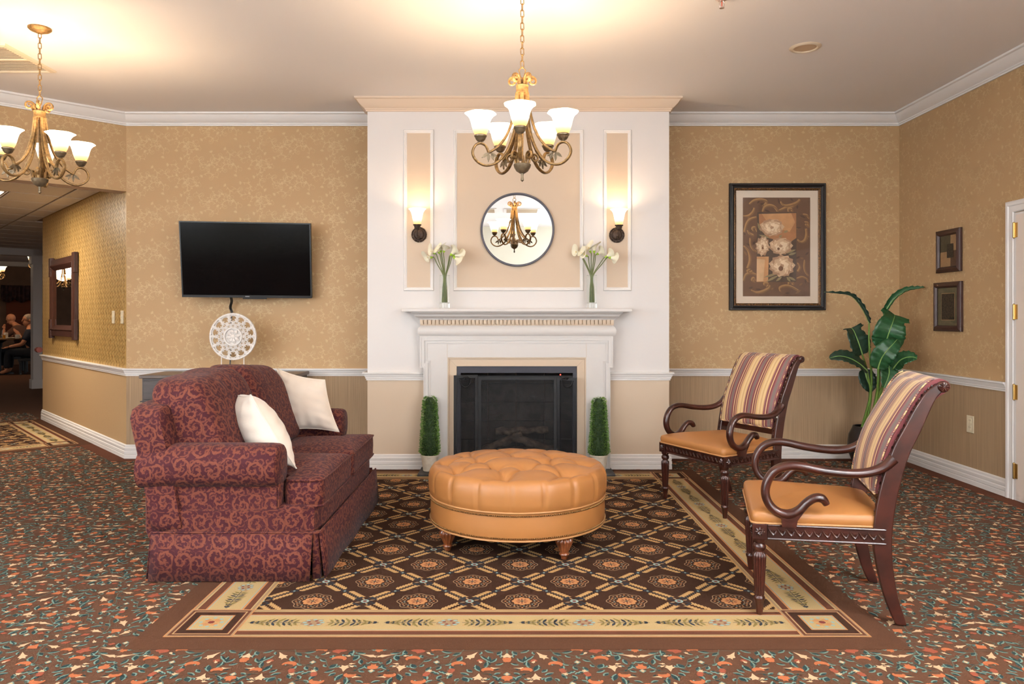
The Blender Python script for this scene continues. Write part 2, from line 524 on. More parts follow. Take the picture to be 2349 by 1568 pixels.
def box_uv(me):
    L = me.uv_layers.new(name='UVMap')
    for p in me.polygons:
        n = p.normal; a = max(range(3), key=lambda i: abs(n[i]))
        for li in p.loop_indices:
            c = me.vertices[me.loops[li].vertex_index].co
            L.data[li].uv = (c.x, c.z) if a == 1 else ((c.y, c.z) if a == 0 else (c.x, c.y))

MW = {}
def thing(name, label, cat, loc=(0, 0, 0), rotz=0.0, group=None, kind=None):
    o = bpy.data.objects.new(name, None); COL.objects.link(o)
    o.location = loc; o.rotation_euler = (0, 0, rotz); o.empty_display_size = 0.1
    MW[o.name] = Matrix.Translation(loc) @ Matrix.Rotation(rotz, 4, 'Z')
    return tag(o, label, cat, group, kind)
def tag(o, label, cat, group=None, kind=None):
    o['label'] = label; o['category'] = cat
    if group: o['group'] = group
    if kind: o['kind'] = kind
    return o
def struct(o, label, cat):
    return tag(o, label, cat, kind='structure')
def copy_tree(o, parent=None):
    c = o.copy(); COL.objects.link(c); c.parent = parent
    for ch in list(o.children): copy_tree(ch, c)
    return c
def catmull(pts, n=6):
    pts = [Vector(p) for p in pts]; out = []
    for i in range(len(pts) - 1):
        p0 = pts[max(i - 1, 0)]; p1 = pts[i]; p2 = pts[i + 1]; p3 = pts[min(i + 2, len(pts) - 1)]
        for k in range(n):
            t = k / n
            out.append(0.5 * ((2 * p1) + (p2 - p0) * t + (2 * p0 - 5 * p1 + 4 * p2 - p3) * t * t + (3 * p1 - p0 - 3 * p2 + p3) * t ** 3))
    out.append(pts[-1]); return out
def lerp_list(vals, n):
    out = []
    for i in range(n):
        t = i / (n - 1) * (len(vals) - 1); k = min(int(t), len(vals) - 2); out.append(vals[k] + (vals[k + 1] - vals[k]) * (t - k))
    return out

# ------------------------------------------------------------------ flat woven or printed patterns as thin inlaid polygons
class Pat:
    def __init__(s): s.v = []; s.f = []; s.m = []; s.o = []; s.k = 0
    def poly(s, pts, m):
        s.k += 1; s.o += [s.k] * len(pts); b = len(s.v); s.v.extend([(p[0], p[1]) for p in pts]); s.f.append(tuple(range(b, b + len(pts)))); s.m.append(m)
    def ribbon(s, pts, w, m):
        n = len(pts); w = [w] * n if not isinstance(w, (list, tuple)) else lerp_list(w, n)
        b = len(s.v); s.k += 1; s.o += [s.k] * (2 * n)
        for i in range(n):
            x0, y0 = pts[max(i - 1, 0)][:2]; x1, y1 = pts[min(i + 1, n - 1)][:2]
            dx, dy = x1 - x0, y1 - y0; l = math.hypot(dx, dy) or 1; px, py = -dy / l * w[i] / 2, dx / l * w[i] / 2
            s.v += [(pts[i][0] + px, pts[i][1] + py), (pts[i][0] - px, pts[i][1] - py)]
        for i in range(n - 1):
            s.f.append((b + 2 * i, b + 2 * i + 1, b + 2 * i + 3, b + 2 * i + 2)); s.m.append(m)
    def leaf(s, a, b, w, m, fat=0.5, n=4):
        ax, ay = a; bx, by = b; dx, dy = bx - ax, by - ay; l = math.hypot(dx, dy) or 1e-6; ux, uy = -dy / l, dx / l
        up, dn = [], []
        for i in range(1, n):
            t = i / n; q = w / 2 * math.sin(PI * t ** (0.7 / (fat + 0.2)))
            up.append((ax + dx * t + ux * q, ay + dy * t + uy * q)); dn.append((ax + dx * t - ux * q, ay + dy * t - uy * q))
        s.poly([a] + dn + [b] + up[::-1], m)
    def disc(s, c, rx, ry, m, n=10, jit=0.0, rot=0.0):
        pts = []
        for i in range(n):
            t = 2 * PI * i / n; r = 1 + random.uniform(-jit, jit)
            x, y = rx * r * math.cos(t), ry * r * math.sin(t)
            pts.append((c[0] + x * math.cos(rot) - y * math.sin(rot), c[1] + x * math.sin(rot) + y * math.cos(rot)))
        s.poly(pts, m)
    def spiral(s, c, r0, turns, a0, hand, w, m, tail=None, n=16):
        pts = []
        for i in range(n + 1):
            t = i / n; r = r0 * (0.18 + 0.82 * t); a = a0 + hand * 2 * PI * turns * t
            pts.append((c[0] + r * math.cos(a), c[1] + r * math.sin(a)))
        if tail: pts += [tail]
        s.ribbon(pts, w, m); return pts[-1]

def stamp(pat, xfs, to3d, layer=0.0002, keep=None, base=0.0, order=4e-6):
    """repeat PAT under the 2x3 affine maps XFS and lift to 3D; returns an MB"""
    V = np.array(pat.v, dtype=float); out = MB()
    sizes = [len(f) for f in pat.f]
    lay = np.zeros(len(V))
    for f, m in zip(pat.f, pat.m):
        for i in f: lay[i] = m
    lift = lay * layer + np.array(pat.o) * order
    for nx_, (a, b, c, d, e, g) in enumerate(xfs):
        jig = (nx_ * 7 % 11) * layer * 0.08
        X = V[:, 0] * a + V[:, 1] * b + e; Y = V[:, 0] * c + V[:, 1] * d + g
        if keep is not None:
            ok = keep(X, Y)
            if not ok.any(): continue
        bidx = len(out.v)
        out.v.extend(to3d(X, Y, base + lift + jig))
        for f, m in zip(pat.f, pat.m):
            if keep is not None and not all(ok[i] for i in f): continue
            out.f.append(tuple(i + bidx for i in f)); out.m.append(m)
    return out

# ================================================================== THE SETTING
# ---- floor
mb = MB().box(-26, XR + 0.12, YF - 0.15, 26, -0.1, 0.0)
floor = mb.build('floor', 'c_base')
struct(floor, 'brown carpeted floor woven with orange, cream and teal flowers', 'floor')

def floral_cell():
    K = Pat()
    sx, sy = 0.481 / 1410, 0.00074
    T = lambda x, y: ((x - 280) * sx, -(y - 235) * sy)
    def L(x1, y1, x2, y2, w=26, out=True):
        a, b = T(x1, y1), T(x2, y2); w *= sx * 1.25
        dx, dy = b[0] - a[0], b[1] - a[1]; l = math.hypot(dx, dy); ux, uy = dx / l, dy / l; e = 0.004
        if out: K.leaf((a[0] - ux * e + uy * 0.003, a[1] - uy * e - ux * 0.003), (b[0] + ux * e + uy * 0.003, b[1] + uy * e - ux * 0.003), w + 0.007, 1)
        K.leaf(a, b, w, 2)
    for q in ((285, 262, 395, 295), (290, 322, 410, 350, 28), (430, 395, 515, 368), (350, 380, 390, 420, 35), (575, 300, 620, 318, 16),
              (400, 460, 455, 500, 24), (455, 500, 470, 440, 24), (440, 495, 500, 465, 24), (470, 482, 560, 430, 20), (330, 510, 400, 525, 22), (500, 495, 520, 560, 26),
              (560, 590, 605, 530, 40), (700, 258, 750, 240), (820, 268, 880, 240), (880, 395, 990, 380), (790, 395, 870, 425, 34), (780, 440, 815, 490, 40),
              (1000, 290, 1095, 265), (1105, 318, 1190, 295), (1130, 245, 1165, 268, 30), (920, 425, 965, 445, 20), (1040, 430, 1070, 455, 20), (1075, 415, 1150, 390, 22),
              (1100, 470, 1170, 490, 20), (1185, 450, 1215, 425, 28), (880, 510, 930, 530, 22), (835, 580, 870, 540, 28), (985, 545, 1020, 575, 28), (1090, 550, 1130, 585, 28),
              (1170, 525, 1200, 545, 20), (1235, 560, 1290, 520, 50), (1375, 425, 1400, 375, 36), (1280, 340, 1335, 320), (1400, 300, 1440, 325, 24), (1340, 250, 1400, 275, 22),
              (1450, 395, 1550, 402), (1450, 480, 1480, 425, 44), (1535, 470, 1560, 520, 30), (1650, 490, 1715, 498, 20), (1540, 572, 1600, 530, 26), (1600, 530, 1650, 562, 26),
              (1550, 290, 1600, 335, 36), (1690, 335, 1690, 290, 40), (1210, 600, 1290, 580, 26), (640, 600, 690, 575, 30), (930, 600, 980, 590, 24)):
        L(*q)
    def R(pts, w=5): K.ribbon(catmull([(*T(*p), 0) for p in pts], 4), w * sx * 1.3, 3)
    R([(280, 255), (283, 330), (285, 410)], 12); R([(285, 360), (350, 390), (470, 385), (600, 380), (760, 375)]); R([(765, 240), (745, 310), (780, 390), (880, 400), (1000, 430), (1080, 450)], 9)
    R([(780, 400), (870, 470), (900, 520), (990, 535), (1100, 575)], 8); R([(1060, 450), (1150, 470), (1190, 520), (1250, 570)], 8); R([(1000, 280), (1150, 300), (1290, 285), (1390, 275)])
    R([(1390, 290), (1400, 360), (1460, 400), (1520, 440), (1600, 480)], 8); R([(450, 290), (440, 300), (420, 285), (450, 272), (500, 280)], 9); R([(860, 465), (960, 470), (1060, 450)])
    def C(x1, y1, x2, y2, w=44, m=4):
        a, b = T(x1, y1), T(x2, y2); w *= sx * 1.35; dx, dy = b[0] - a[0], b[1] - a[1]; l = math.hypot(dx, dy); px, py = -dy / l * w, dx / l * w
        at = lambda t, o: (a[0] + dx * t + px * o, a[1] + dy * t + py * o)
        K.poly([at(0, 0), at(0.45, -0.28), at(0.72, -0.62), at(0.86, -0.34), at(1.04, -0.5), at(0.93, -0.05), at(1.08, 0.32), at(0.82, 0.3), at(0.74, 0.6), at(0.5, 0.24)], m)
    for q in ((520, 260, 650, 262), (545, 275, 470, 335, 50), (765, 312, 920, 338, 46), (600, 390, 705, 462, 60), (1210, 248, 1262, 282, 30), (1395, 342, 1600, 352, 40), (1490, 415, 1690, 442, 40),
              (1400, 600, 1385, 535, 70), (345, 562, 480, 566, 30), (1130, 600, 1060, 590, 40)): C(*q)
    C(285, 405, 285, 452, 80)
    for x, y in ((1030, 500), (1615, 285), (1690, 590)): K.disc(T(x, y), 0.013, 0.015, 1, 4, 0, 0.1); K.disc(T(x, y), 0.008, 0.009, 4, 4, 0, 0.1)
    for x, y, rx, ry, m in ((640, 335, 70, 32, 5), (285, 475, 55, 24, 5), (1250, 370, 74, 34, 6), (1690, 375, 46, 26, 5), (1690, 548, 62, 24, 5), (930, 285, 46, 18, 6), (560, 490, 40, 18, 6), (1480, 300, 36, 16, 6), (860, 590, 50, 20, 6)):
        K.disc(T(x, y), rx * sx * 0.9, ry * sy * 0.9, m, 13, 0.4)
        if m == 6: K.disc(T(x + 6, y - 2), rx * sx * 0.5, ry * sy * 0.5, 5, 7, 0.3)
    for x, y, r in ((1050, 375, 50), (790, 530, 64), (1290, 472, 66), (480, 590, 50)):
        c = T(x, y); pts = [(c[0] + r * sx * math.cos(t), c[1] + r * sx * 0.75 * math.sin(t)) for t in [(-0.4 + i * 0.28) * 1.2 for i in range(12)]]
        K.ribbon(pts, [0.004, 0.018, 0.024, 0.018, 0.005], 5)
    rr = random.Random(4)
    for k in range(34):
        x, y = rr.uniform(300, 1670), rr.uniform(245, 600); a = rr.uniform(0, 6.28); l = rr.uniform(30, 62)
        L(x, y, x + l * math.cos(a), y + l * 0.5 * math.sin(a), rr.uniform(13, 20), k % 3 > 0)
        if k % 2: R([(x, y), (x + l * 1.2 * math.cos(a + 2), y + 12), (x + l * 2.2 * math.cos(a + 2.4), y + rr.uniform(-25, 25))], 6)
    for k in range(7):
        x, y = rr.uniform(320, 1640), rr.uniform(260, 590); a = rr.uniform(0, 6.28)
        C(x, y, x + 70 * math.cos(a), y + 34 * math.sin(a), 26)
    return K
cell = floral_cell()
HB = 0.275
xfs = []
for j in range(-3, 44):
    for i in range(-14, 12):
        x = i * 0.481; y0 = 1.5 + j * HB
        mx = -1 if i % 2 else 1
        e = x + (0.481 if mx < 0 else 0)
        if j % 2: mx2, e2 = -mx, (x if mx < 0 else x + 0.481)
        else: mx2, e2 = mx, e
        my = 1 if j % 2 == 0 else -1
        g = y0 + (HB if my > 0 else 0)
        if y0 < 1.9 or y0 > 9.5: continue
        if abs(x + 0.24) / max(y0 + 0.3, 0.1) > 0.80: continue
        xfs.append((mx2, 0, 0, my, e2, g))
def keep_floor(X, Y):
    k = (X < XR) & (Y > 1.6)
    k &= ~((X > -1.40) & (X < 1.50) & (Y > 2.85) & (Y < 6.05))
    wall = (X > A.x) & (Y > YB)
    t = ((X - A.x) * UD.y - (Y - A.y) * UD.x)
    return k & ~wall & ~((Y > YB - 0.1) & (t > 0.0))
mb = stamp(cell, xfs, lambda X, Y, Z: list(zip(X.tolist(), Y.tolist(), Z.tolist())), 0.00012, keep_floor, 0.0005)
mb.build('woven_flowers', ['c_base', 'c_aqua', 'c_teal', 'c_stem', 'c_cream', 'c_orange', 'c_red'], floor, normals=False)['kind'] = 'stuff'

# plain brown edging along the walls
mb = MB()
def band(path, w, z=0.0022):
    mb.sweep(path, [(0.0, 0.0), (w, 0.0), (w, z), (0.0, z)])
band([(CX1, YB), (XR, YB), (XR, 0.5)], 0.13)
band([A + UD * 3.48, A, (CX0, YB)], 0.14)
mb.build('edging_band', 'r_mid', floor)

# ---- inset rugs woven into the carpet
RM = ['r_brown', 'r_dark', 'r_mid', 'r_tan', 'r_cream', 'r_orange', 'r_grey', 'r_navy', 'r_blue', 'r_wine', 'r_olive']
def rug(name, label, loc, rotz, w, d, full=True):
    t = thing(name, label, 'rug', loc, rotz)
    W, D = w / 2, d / 2
    MB().box(-W, W, -D, D, 0.0005, 0.0026).build('brown_margin', 'r_brown', t)
    MB().box(-W + 0.375, W - 0.375, -D + 0.375, D - 0.375, 0.001, 0.0029).build('field', 'r_dark', t)
    # lattice of leaf garlands and medallions
    K = Pat()
    ax, ay = 0.4617, 0.4845
    fx, fy = W - 0.375, D - 0.375
    med, seg = Pat(), Pat()
    n = 64
    lob = lambda t, r: r * (1 + 0.07 * math.cos(8 * t))
    ring = [(lob(2 * PI * i / n, 0.084) * math.cos(2 * PI * i / n), lob(2 * PI * i / n, 0.084) * math.sin(2 * PI * i / n)) for i in range(n + 1)]
    med.ribbon(ring, 0.004, 6)
    for i in range(24):
        a = 2 * PI * i / 24; r = 0.069 + 0.004 * math.cos(8 * a)
        med.disc((r * math.cos(a), r * math.sin(a)), 0.0055, 0.0055, 6 if i % 2 else 5, 5)
        med.disc((0.056 * math.cos(a + 0.13), 0.056 * math.sin(a + 0.13)), 0.0042, 0.0042, 6 if i % 3 else 8, 5)
    for i in range(8):
        a = 2 * PI * i / 8
        med.disc((0.03 * math.cos(a), 0.03 * math.sin(a)), 0.0155, 0.0155, 5, 8)
        med.disc((0.028 * math.cos(a), 0.028 * math.sin(a)), 0.011, 0.011, 3, 8)
        med.leaf((0.006 * math.cos(a), 0.006 * math.sin(a)), (0.03 * math.cos(a), 0.03 * math.sin(a)), 0.007, 9)
    med.disc((0, 0), 0.007, 0.007, 7, 8)
    med.disc((0, 0), 0.020, 0.020, 3, 10)
    for k in range(2):
        pass
    sx, sy = ax / 2, ay / 2; sl = math.hypot(sx, sy); ux, uy = sx / sl, sy / sl
    Tq = lambda q, o: (ux * q - uy * o, uy * q + ux * o)
    seg.ribbon([Tq(0.03, 0), Tq(sl - 0.03, 0)], 0.005, 7)
    for half in (0, 1):
        for k in range(6):
            q = 0.06 + k * 0.0165
            for sgn in (1, -1):
                dq = 1 if half == 0 else -1
                q0 = q if half == 0 else sl - q
                a0, a1, a2, a3 = Tq(q0, sgn * 0.004), Tq(q0 - dq * 0.004, sgn * 0.017), Tq(q0 - dq * 0.016, sgn * 0.033), Tq(q0 - dq * 0.012, sgn * 0.014)
                b1 = Tq(q0 + dq * 0.008, sgn * 0.016)
                seg.poly([a0, b1, Tq(q0 - dq * 0.001, sgn * 0.028), a2, a3], 3)
        q0 = 0.042 if half == 0 else sl - 0.042
        for sgn in (1, -1): seg.leaf(Tq(q0, 0), Tq(q0 + (0.012 if half == 0 else -0.012), sgn * 0.022), 0.016, 7)
    for sgn in (1, -1):
        for dq in (-0.014, 0.014): seg.leaf(Tq(sl / 2, 0), Tq(sl / 2 + dq, sgn * 0.016), 0.012, 7)
    seg.disc(Tq(sl / 2, 0), 0.006, 0.006, 8, 6)
    node = Pat()
    for i in range(8):
        a = 2 * PI * (i + 0.5) / 8
        node.leaf((0.018 * math.cos(a), 0.018 * math.sin(a)), (0.046 * math.cos(a), 0.046 * math.sin(a)), 0.010, 7 if i % 2 else 6)
    node.disc((0, 0), 0.019, 0.019, 8, 10); node.disc((0, 0), 0.009, 0.009, 9, 8)
    mx, nx, s1, s2 = [], [], [], []
    I = int(fx / ax) + 2; J = int(fy / ay) + 2
    oy = (3.25 - (loc[1] if full else 3.25)) % (ay)
    oxm = 0.066 - loc[0] if full else 0.0
    for i in range(-I, I + 1):
        for j in range(-J, J + 1):
            for hx, hy in ((0, 0), (0.5, 0.5)):
                X = oxm + (i + hx) * ax; Y = oy + (j + hy) * ay
                for lst, ddx, ddy in ((mx, 0, 0), (nx, ax / 2, 0)):
                    if abs(X + ddx) < fx + 0.08 and abs(Y + ddy) < fy + 0.08: lst.append((1, 0, 0, 1, X + ddx, Y + ddy))
                Xn, Yn = X + ax / 2, Y
                if abs(Xn + sx / 2) < fx + 0.12 and abs(Yn + sy / 2) < fy + 0.12: s1.append((1, 0, 0, 1, Xn, Yn))
                if abs(Xn - sx / 2) < fx + 0.12 and abs(Yn + sy / 2) < fy + 0.12: s2.append((-1, 0, 0, 1, Xn, Yn))
    z3 = lambda X, Y, Z: list(zip(X.tolist(), Y.tolist(), Z.tolist()))
    inside = lambda X, Y: (np.abs(X) < fx + 0.05) & (np.abs(Y) < fy + 0.05)
    m1 = stamp(seg, s1 + s2, z3, 0.00006, inside, 0.0031)
    m1.build('leaf_lattice', RM, t, normals=False)['kind'] = 'stuff'
    stamp(node, nx, z3, 0.00006, inside, 0.0034).build('lattice_rosettes', RM, t, normals=False)['kind'] = 'stuff'
    med_m = stamp(med, mx, z3, 0.00006, inside, 0.0033)
    med_m.build('medallions', RM, t, normals=False)['kind'] = 'stuff'
    # border: nested lines, cream garland band
    rings = [(0.102, 0.108, 5), (0.108, 0.118, 6), (0.118, 0.124, 4), (0.124, 0.158, 2), (0.158, 0.166, 5), (0.166, 0.170, 8), (0.170, 0.308, 4), (0.308, 0.312, 8), (0.312, 0.322, 5), (0.322, 0.350, 2), (0.350, 0.356, 4), (0.356, 0.368, 6), (0.368, 0.376, 3)]
    bm_ = MB()
    for a, b, m in rings:
        z = 0.0041 + a * 0.0003
        for (x0, x1, y0, y1) in ((-W + a, W - a, -D + a, -D + b), (-W + a, W - a, D - b, D - a), (-W + a, -W + b, -D + b, D - b), (W - b, W - a, -D + b, D - b)):
            bm_.add([(x0, y0, z), (x1, y0, z), (x1, y1, z), (x0, y1, z)], [(0, 1, 2, 3)], m)
    bm_.build('border_lines', RM, t, normals=False)
    gar = Pat()     # one garland, 0.5 m long, centred
    gar.disc((0, 0), 0.044, 0.036, 6, 14, 0.2); gar.disc((0, 0), 0.034, 0.028, 5, 12, 0.15)
    for i in range(8):
        a = 2 * PI * i / 8
        gar.disc((0.034 * math.cos(a), 0.028 * math.sin(a)), 0.009, 0.008, 8, 6); gar.disc((0.02 * math.cos(a + .4), 0.017 * math.sin(a + .4)), 0.007, 0.006, 9 if i % 2 else 3, 6)
    for sgn in (1, -1):
        gar.ribbon([(sgn * 0.05, 0), (sgn * 0.25, 0)], 0.003, 7)
        for k in range(9):
            q = 0.06 + k * 0.021; s = 0.036 - 0.0026 * abs(k - 3) - (0.012 if k > 6 else 0)
            for o in (1, -1):
                gar.leaf((sgn * (q + 0.016), 0), (sgn * q, o * s), 0.012, 7 if k % 3 else 10)
                gar.leaf((sgn * (q + 0.006), o * s * .5), (sgn * (q - 0.008), o * s * 1.25), 0.008, 10 if k % 2 else 3)
                if k % 2: gar.leaf((sgn * (q + 0.01), 0), (sgn * (q + 0.014), o * s * 0.7), 0.008, 10)
    xg = []
    L1 = 2 * (W - 0.38); L2 = 2 * (D - 0.38)
    for LL, horiz in ((L1, True), (L2, False)):
        nn = max(1, round(LL / 0.55)); st = LL / nn
        for k in range(nn):
            q = -LL / 2 + st * (k + 0.5); sc = st / 0.52
            for side in (-1, 1):
                if horiz: xg.append((sc, 0, 0, 1, q, side * (D - 0.239)))
                else: xg.append((0, -1, sc, 0, side * (W - 0.239), q))
    stamp(gar, xg, z3, 0.00006, None, 0.0044).build('border_garland', RM, t, normals=False)['kind'] = 'stuff'
    ro = Pat()
    for i in range(8):
        a = 2 * PI * i / 8; ro.disc((0.043 * math.cos(a), 0.043 * math.sin(a)), 0.009, 0.009, 8, 6); ro.disc((0.027 * math.cos(a), 0.027 * math.sin(a)), 0.014, 0.014, 5 if i % 2 else 3, 8)
    ro.disc((0, 0), 0.014, 0.014, 9, 8)
    for cx_ in (-1, 1):
        for cy_ in (-1, 1):
            X, Y = cx_ * (W - 0.2385), cy_ * (D - 0.2385)
            cb = MB()
            for i, (r, m) in enumerate(((0.1365, 5), (0.131, 6), (0.124, 2), (0.112, 4), (0.107, 9), (0.103, 1), (0.073, 5), (0.066, 8), (0.061, 4))):
                z = 0.0051 + i * 0.00007
                cb.add([(X - r, Y - r, z), (X + r, Y - r, z), (X + r, Y + r, z), (X - r, Y + r, z)], [(0, 1, 2, 3)], m)
            r_ = stamp(ro, [(1, 0, 0, 1, X, Y)], z3, 0.00006, None, 0.0058)
            cb.add(r_.v, r_.f); cb.m[-len(r_.f):] = r_.m
            cb.build('corner_square', RM, t, normals=False)
    return t
rug('inset_rug', 'dark brown carpet inset with diamond lattice and cream border under the round ottoman', (0.04, 4.435, 0), 0, 2.98, 3.31)
hc = Vector((-4.24, 7.36)) + UD * 1.15 + HD * 0.98
rug('inset_rug', 'tan and brown bordered carpet inset on the hall floor below the wooden mirror', (hc.x, hc.y, 0), math.atan2(UD.y, UD.x) - PI / 2, 2.1, 2.5, False)

# ---- walls
def wall_box(path_a, path_b, z0, z1, th=0.12, m=0, mb=None):
    a, b = Vector(path_a), Vector(path_b); d = (b - a).normalized(); o = Vector((-d.y, d.x)) * th   # outwards = left of travel
    mb = mb or MB()
    q = [a, b, b + o, a + o]
    vs = [(p.x, p.y, z) for z in (z0, z1) for p in q]
    return mb.add(vs, [(0, 1, 5, 4), (1, 2, 6, 5), (2, 3, 7, 6), (3, 0, 4, 7), (3, 2, 1, 0), (4, 5, 6, 7)], m)

# scroll wallpaper tile: stems that throw off tightening curls and leaflets
def curl(p, a, length, k0, k1, n=14):
    """line that starts at P with heading A and bends ever more, K0 to K1 radians per metre"""
    x, y = p; pts = [(x, y)]; ds = length / n
    for i in range(n):
        a += (k0 + (k1 - k0) * (i / n) ** 2) * ds
        x += ds * math.cos(a); y += ds * math.sin(a); pts.append((x, y))
    return pts, a
def scroll_tile():
    K = Pat(); rnd = random.Random(11)
    TW, TH = 0.65, 0.325
    starts = [(0.03, 0.04, 0.7), (0.16, 0.10, 2.2), (0.24, 0.27, -0.6), (0.33, 0.05, 1.2), (0.44, 0.20, 3.6), (0.50, 0.03, 0.4), (0.58, 0.24, 2.6), (0.11, 0.24, 5.0), (0.38, 0.30, 0.2), (0.63, 0.12, 1.9), (0.20, 0.19, 4.2), (0.29, 0.14, 2.9), (0.08, 0.13, 3.3), (0.53, 0.13, 5.5), (0.45, 0.11, 1.4)]
    for i, (x, y, a) in enumerate(starts):
        h = 1 if i % 2 else -1
        stem, _ = curl((x, y), a, 0.20, h * 10, h * 78, 22)
        K.ribbon(stem, [0.0012, 0.003, 0.003, 0.0024, 0.0016], 0)
        for k, f in enumerate((2, 6, 10)):
            p = stem[f]; q = stem[f + 1]; b = math.atan2(q[1] - p[1], q[0] - p[0]); s_ = -h if k % 2 == 0 else h
            if True:
                c, _ = curl(p, b - s_ * 0.5, rnd.uniform(0.10, 0.15), s_ * 26, s_ * 95, 18)
                K.ribbon(c, [0.0024, 0.0028, 0.0022, 0.0016], 0)
                K.leaf(c[6], (c[6][0] + 0.02 * math.cos(b + s_ * 0.2), c[6][1] + 0.02 * math.sin(b + s_ * 0.2)), 0.006, 0)
            for d in (0.7,):
                e = b - s_ * d; l = 0.018 + 0.006 * (k % 3)
                c, _ = curl(p, e, l * 1.5, -s_ * 20, -s_ * 60, 6); K.ribbon(c, [0.0035, 0.0045, 0.001], 0)
        for k in range(4):       # small blossom at the root
            e = a + PI + (k - 1.5) * 0.5; K.leaf((x, y), (x + 0.026 * math.cos(e), y + 0.026 * math.sin(e)), 0.008, 0)
    return K, TW, TH
STILE, STW, STH = scroll_tile()
def paper(parent, a, b, z0, z1, phase=0.0, hole=None):
    a, b = Vector(a), Vector(b); d = (b - a); LEN = d.length; d = d.normalized(); nr = Vector((d.y, -d.x))
    xf = [(1, 0, 0, 1, i * STW + phase, z0 - 0.1 + j * STH + (STH / 2 if i % 2 else 0)) for i in range(-2, int(LEN / STW) + 2) for j in range(-1, int((z1 - z0) / STH) + 3)]
    keep = lambda X, Y: (X > 0.004) & (X < LEN - 0.004) & (Y > z0) & (Y < z1)
    to = lambda X, Y, Z: list(zip((a.x + d.x * X + nr.x * (0.0006 + Z)).tolist(), (a.y + d.y * X + nr.y * (0.0006 + Z)).tolist(), Y.tolist()))
    o = stamp(STILE, xf, to, 0, keep, 0.0, 3e-6).build('wallpaper_scrolls', 'wallpaper_line', parent, normals=False)
    o['kind'] = 'stuff'

RZ = 0.77     # level where the wall covering changes behind the chair rail
mb = MB()
wall_box(A, (CX0 + 0.05, YB), 0, RZ, m=1, mb=mb); wall_box(A, (CX0 + 0.05, YB), RZ, CEIL, mb=mb)
wall_box((CX1 - 0.05, YB), (XR, YB), 0, RZ, m=1, mb=mb); wall_box((CX1 - 0.05, YB), (XR, YB), RZ, CEIL, mb=mb)
w = struct(mb.build('wall_back', ['wallpaper', 'stria_paper']), 'tan scroll wallpaper wall on both sides of the chimney breast', 'wall')
paper(w, A, (CX0, YB), RZ + 0.03, CEIL - 0.1); paper(w, (CX1, YB), (XR, YB), RZ + 0.03, CEIL - 0.1, 0.2)
mb = MB()
wall_box((XR, YB), (XR, YF), 0, RZ, m=1, mb=mb); wall_box((XR, YB), (XR, YF), RZ, CEIL, mb=mb)
w = struct(mb.build('wall_right', ['wallpaper', 'stria_paper']), 'tan scroll wallpaper wall beside the white door with two small frames', 'wall')
paper(w, (XR, YB), (XR, 4.0), RZ + 0.03, CEIL - 0.1, 0.35)

# angled wall with the wide opening into the hall
HE = A + HD * 2.75
HDR = 2.383
mb = MB()
wall_box(HE, A, HDR, CEIL, 0.16, mb=mb)
HE2 = A + HD * 3.6
wall_box(HE2, HE, 0, CEIL, 0.16, mb=mb)
w = struct(mb.build('wall_left', ['wallpaper']), 'angled wallpapered header wall above the hall opening', 'wall')
paper(w, HE, A, HDR + 0.01, CEIL - 0.1, 0.1)
mb = MB(); SW0, SW1 = -1.85, 1.55
wall_box((-6.05, YF), (-6.05, SW0), 0, CEIL, mb=mb); wall_box((-6.05, SW1), HE2, 0, CEIL, mb=mb); wall_box((-6.05, SW0), (-6.05, SW1), 0, 0.7, mb=mb); wall_box((-6.05, SW0), (-6.05, SW1), 2.6, CEIL, mb=mb)
t = thing('window_4', 'wide white framed window added for light in the side wall beyond the frame', 'window', (-6.05, -0.15, 0.7), kind='structure')  # unseen window, added to brighten the rear wall and ceiling
MB().frame((-6.05, -0.15, 1.65), (0, 1, 0), (0, 0, 1), 3.56, 2.06, [(0, 0), (0, 0.03), (0.08, 0.03), (0.11, 0.0), (0.11, -0.08)]).build('window_frame', 'trim_white', t, world=True)
MB().slab((-6.14, -0.15, 1.65), (0, 1, 0), (0, 0, 1), 3.3, 1.8, 0.01).build('pane', 'window_sky', t, world=True)
t = thing('window_5', 'white framed window added for light in the right wall behind the camera', 'window', (XR, -1.0, 0.7), kind='structure')  # unseen window, added to light the wall behind the camera
MB().frame((XR, -1.0, 1.65), (0, -1, 0), (0, 0, 1), 1.96, 2.06, [(0, 0), (0, 0.03), (0.08, 0.03), (0.09, 0.01), (0.09, 0.0)]).build('window_frame', 'trim_white', t, world=True)
MB().slab((XR - 0.004, -1.0, 1.65), (0, -1, 0), (0, 0, 1), 1.8, 1.9, 0.003).build('pane', 'window_sky', t, world=True)
struct(mb.build('wall_side', ['wallpaper_front']), 'plain wallpapered side wall of the lounge beyond the frame', 'wall')
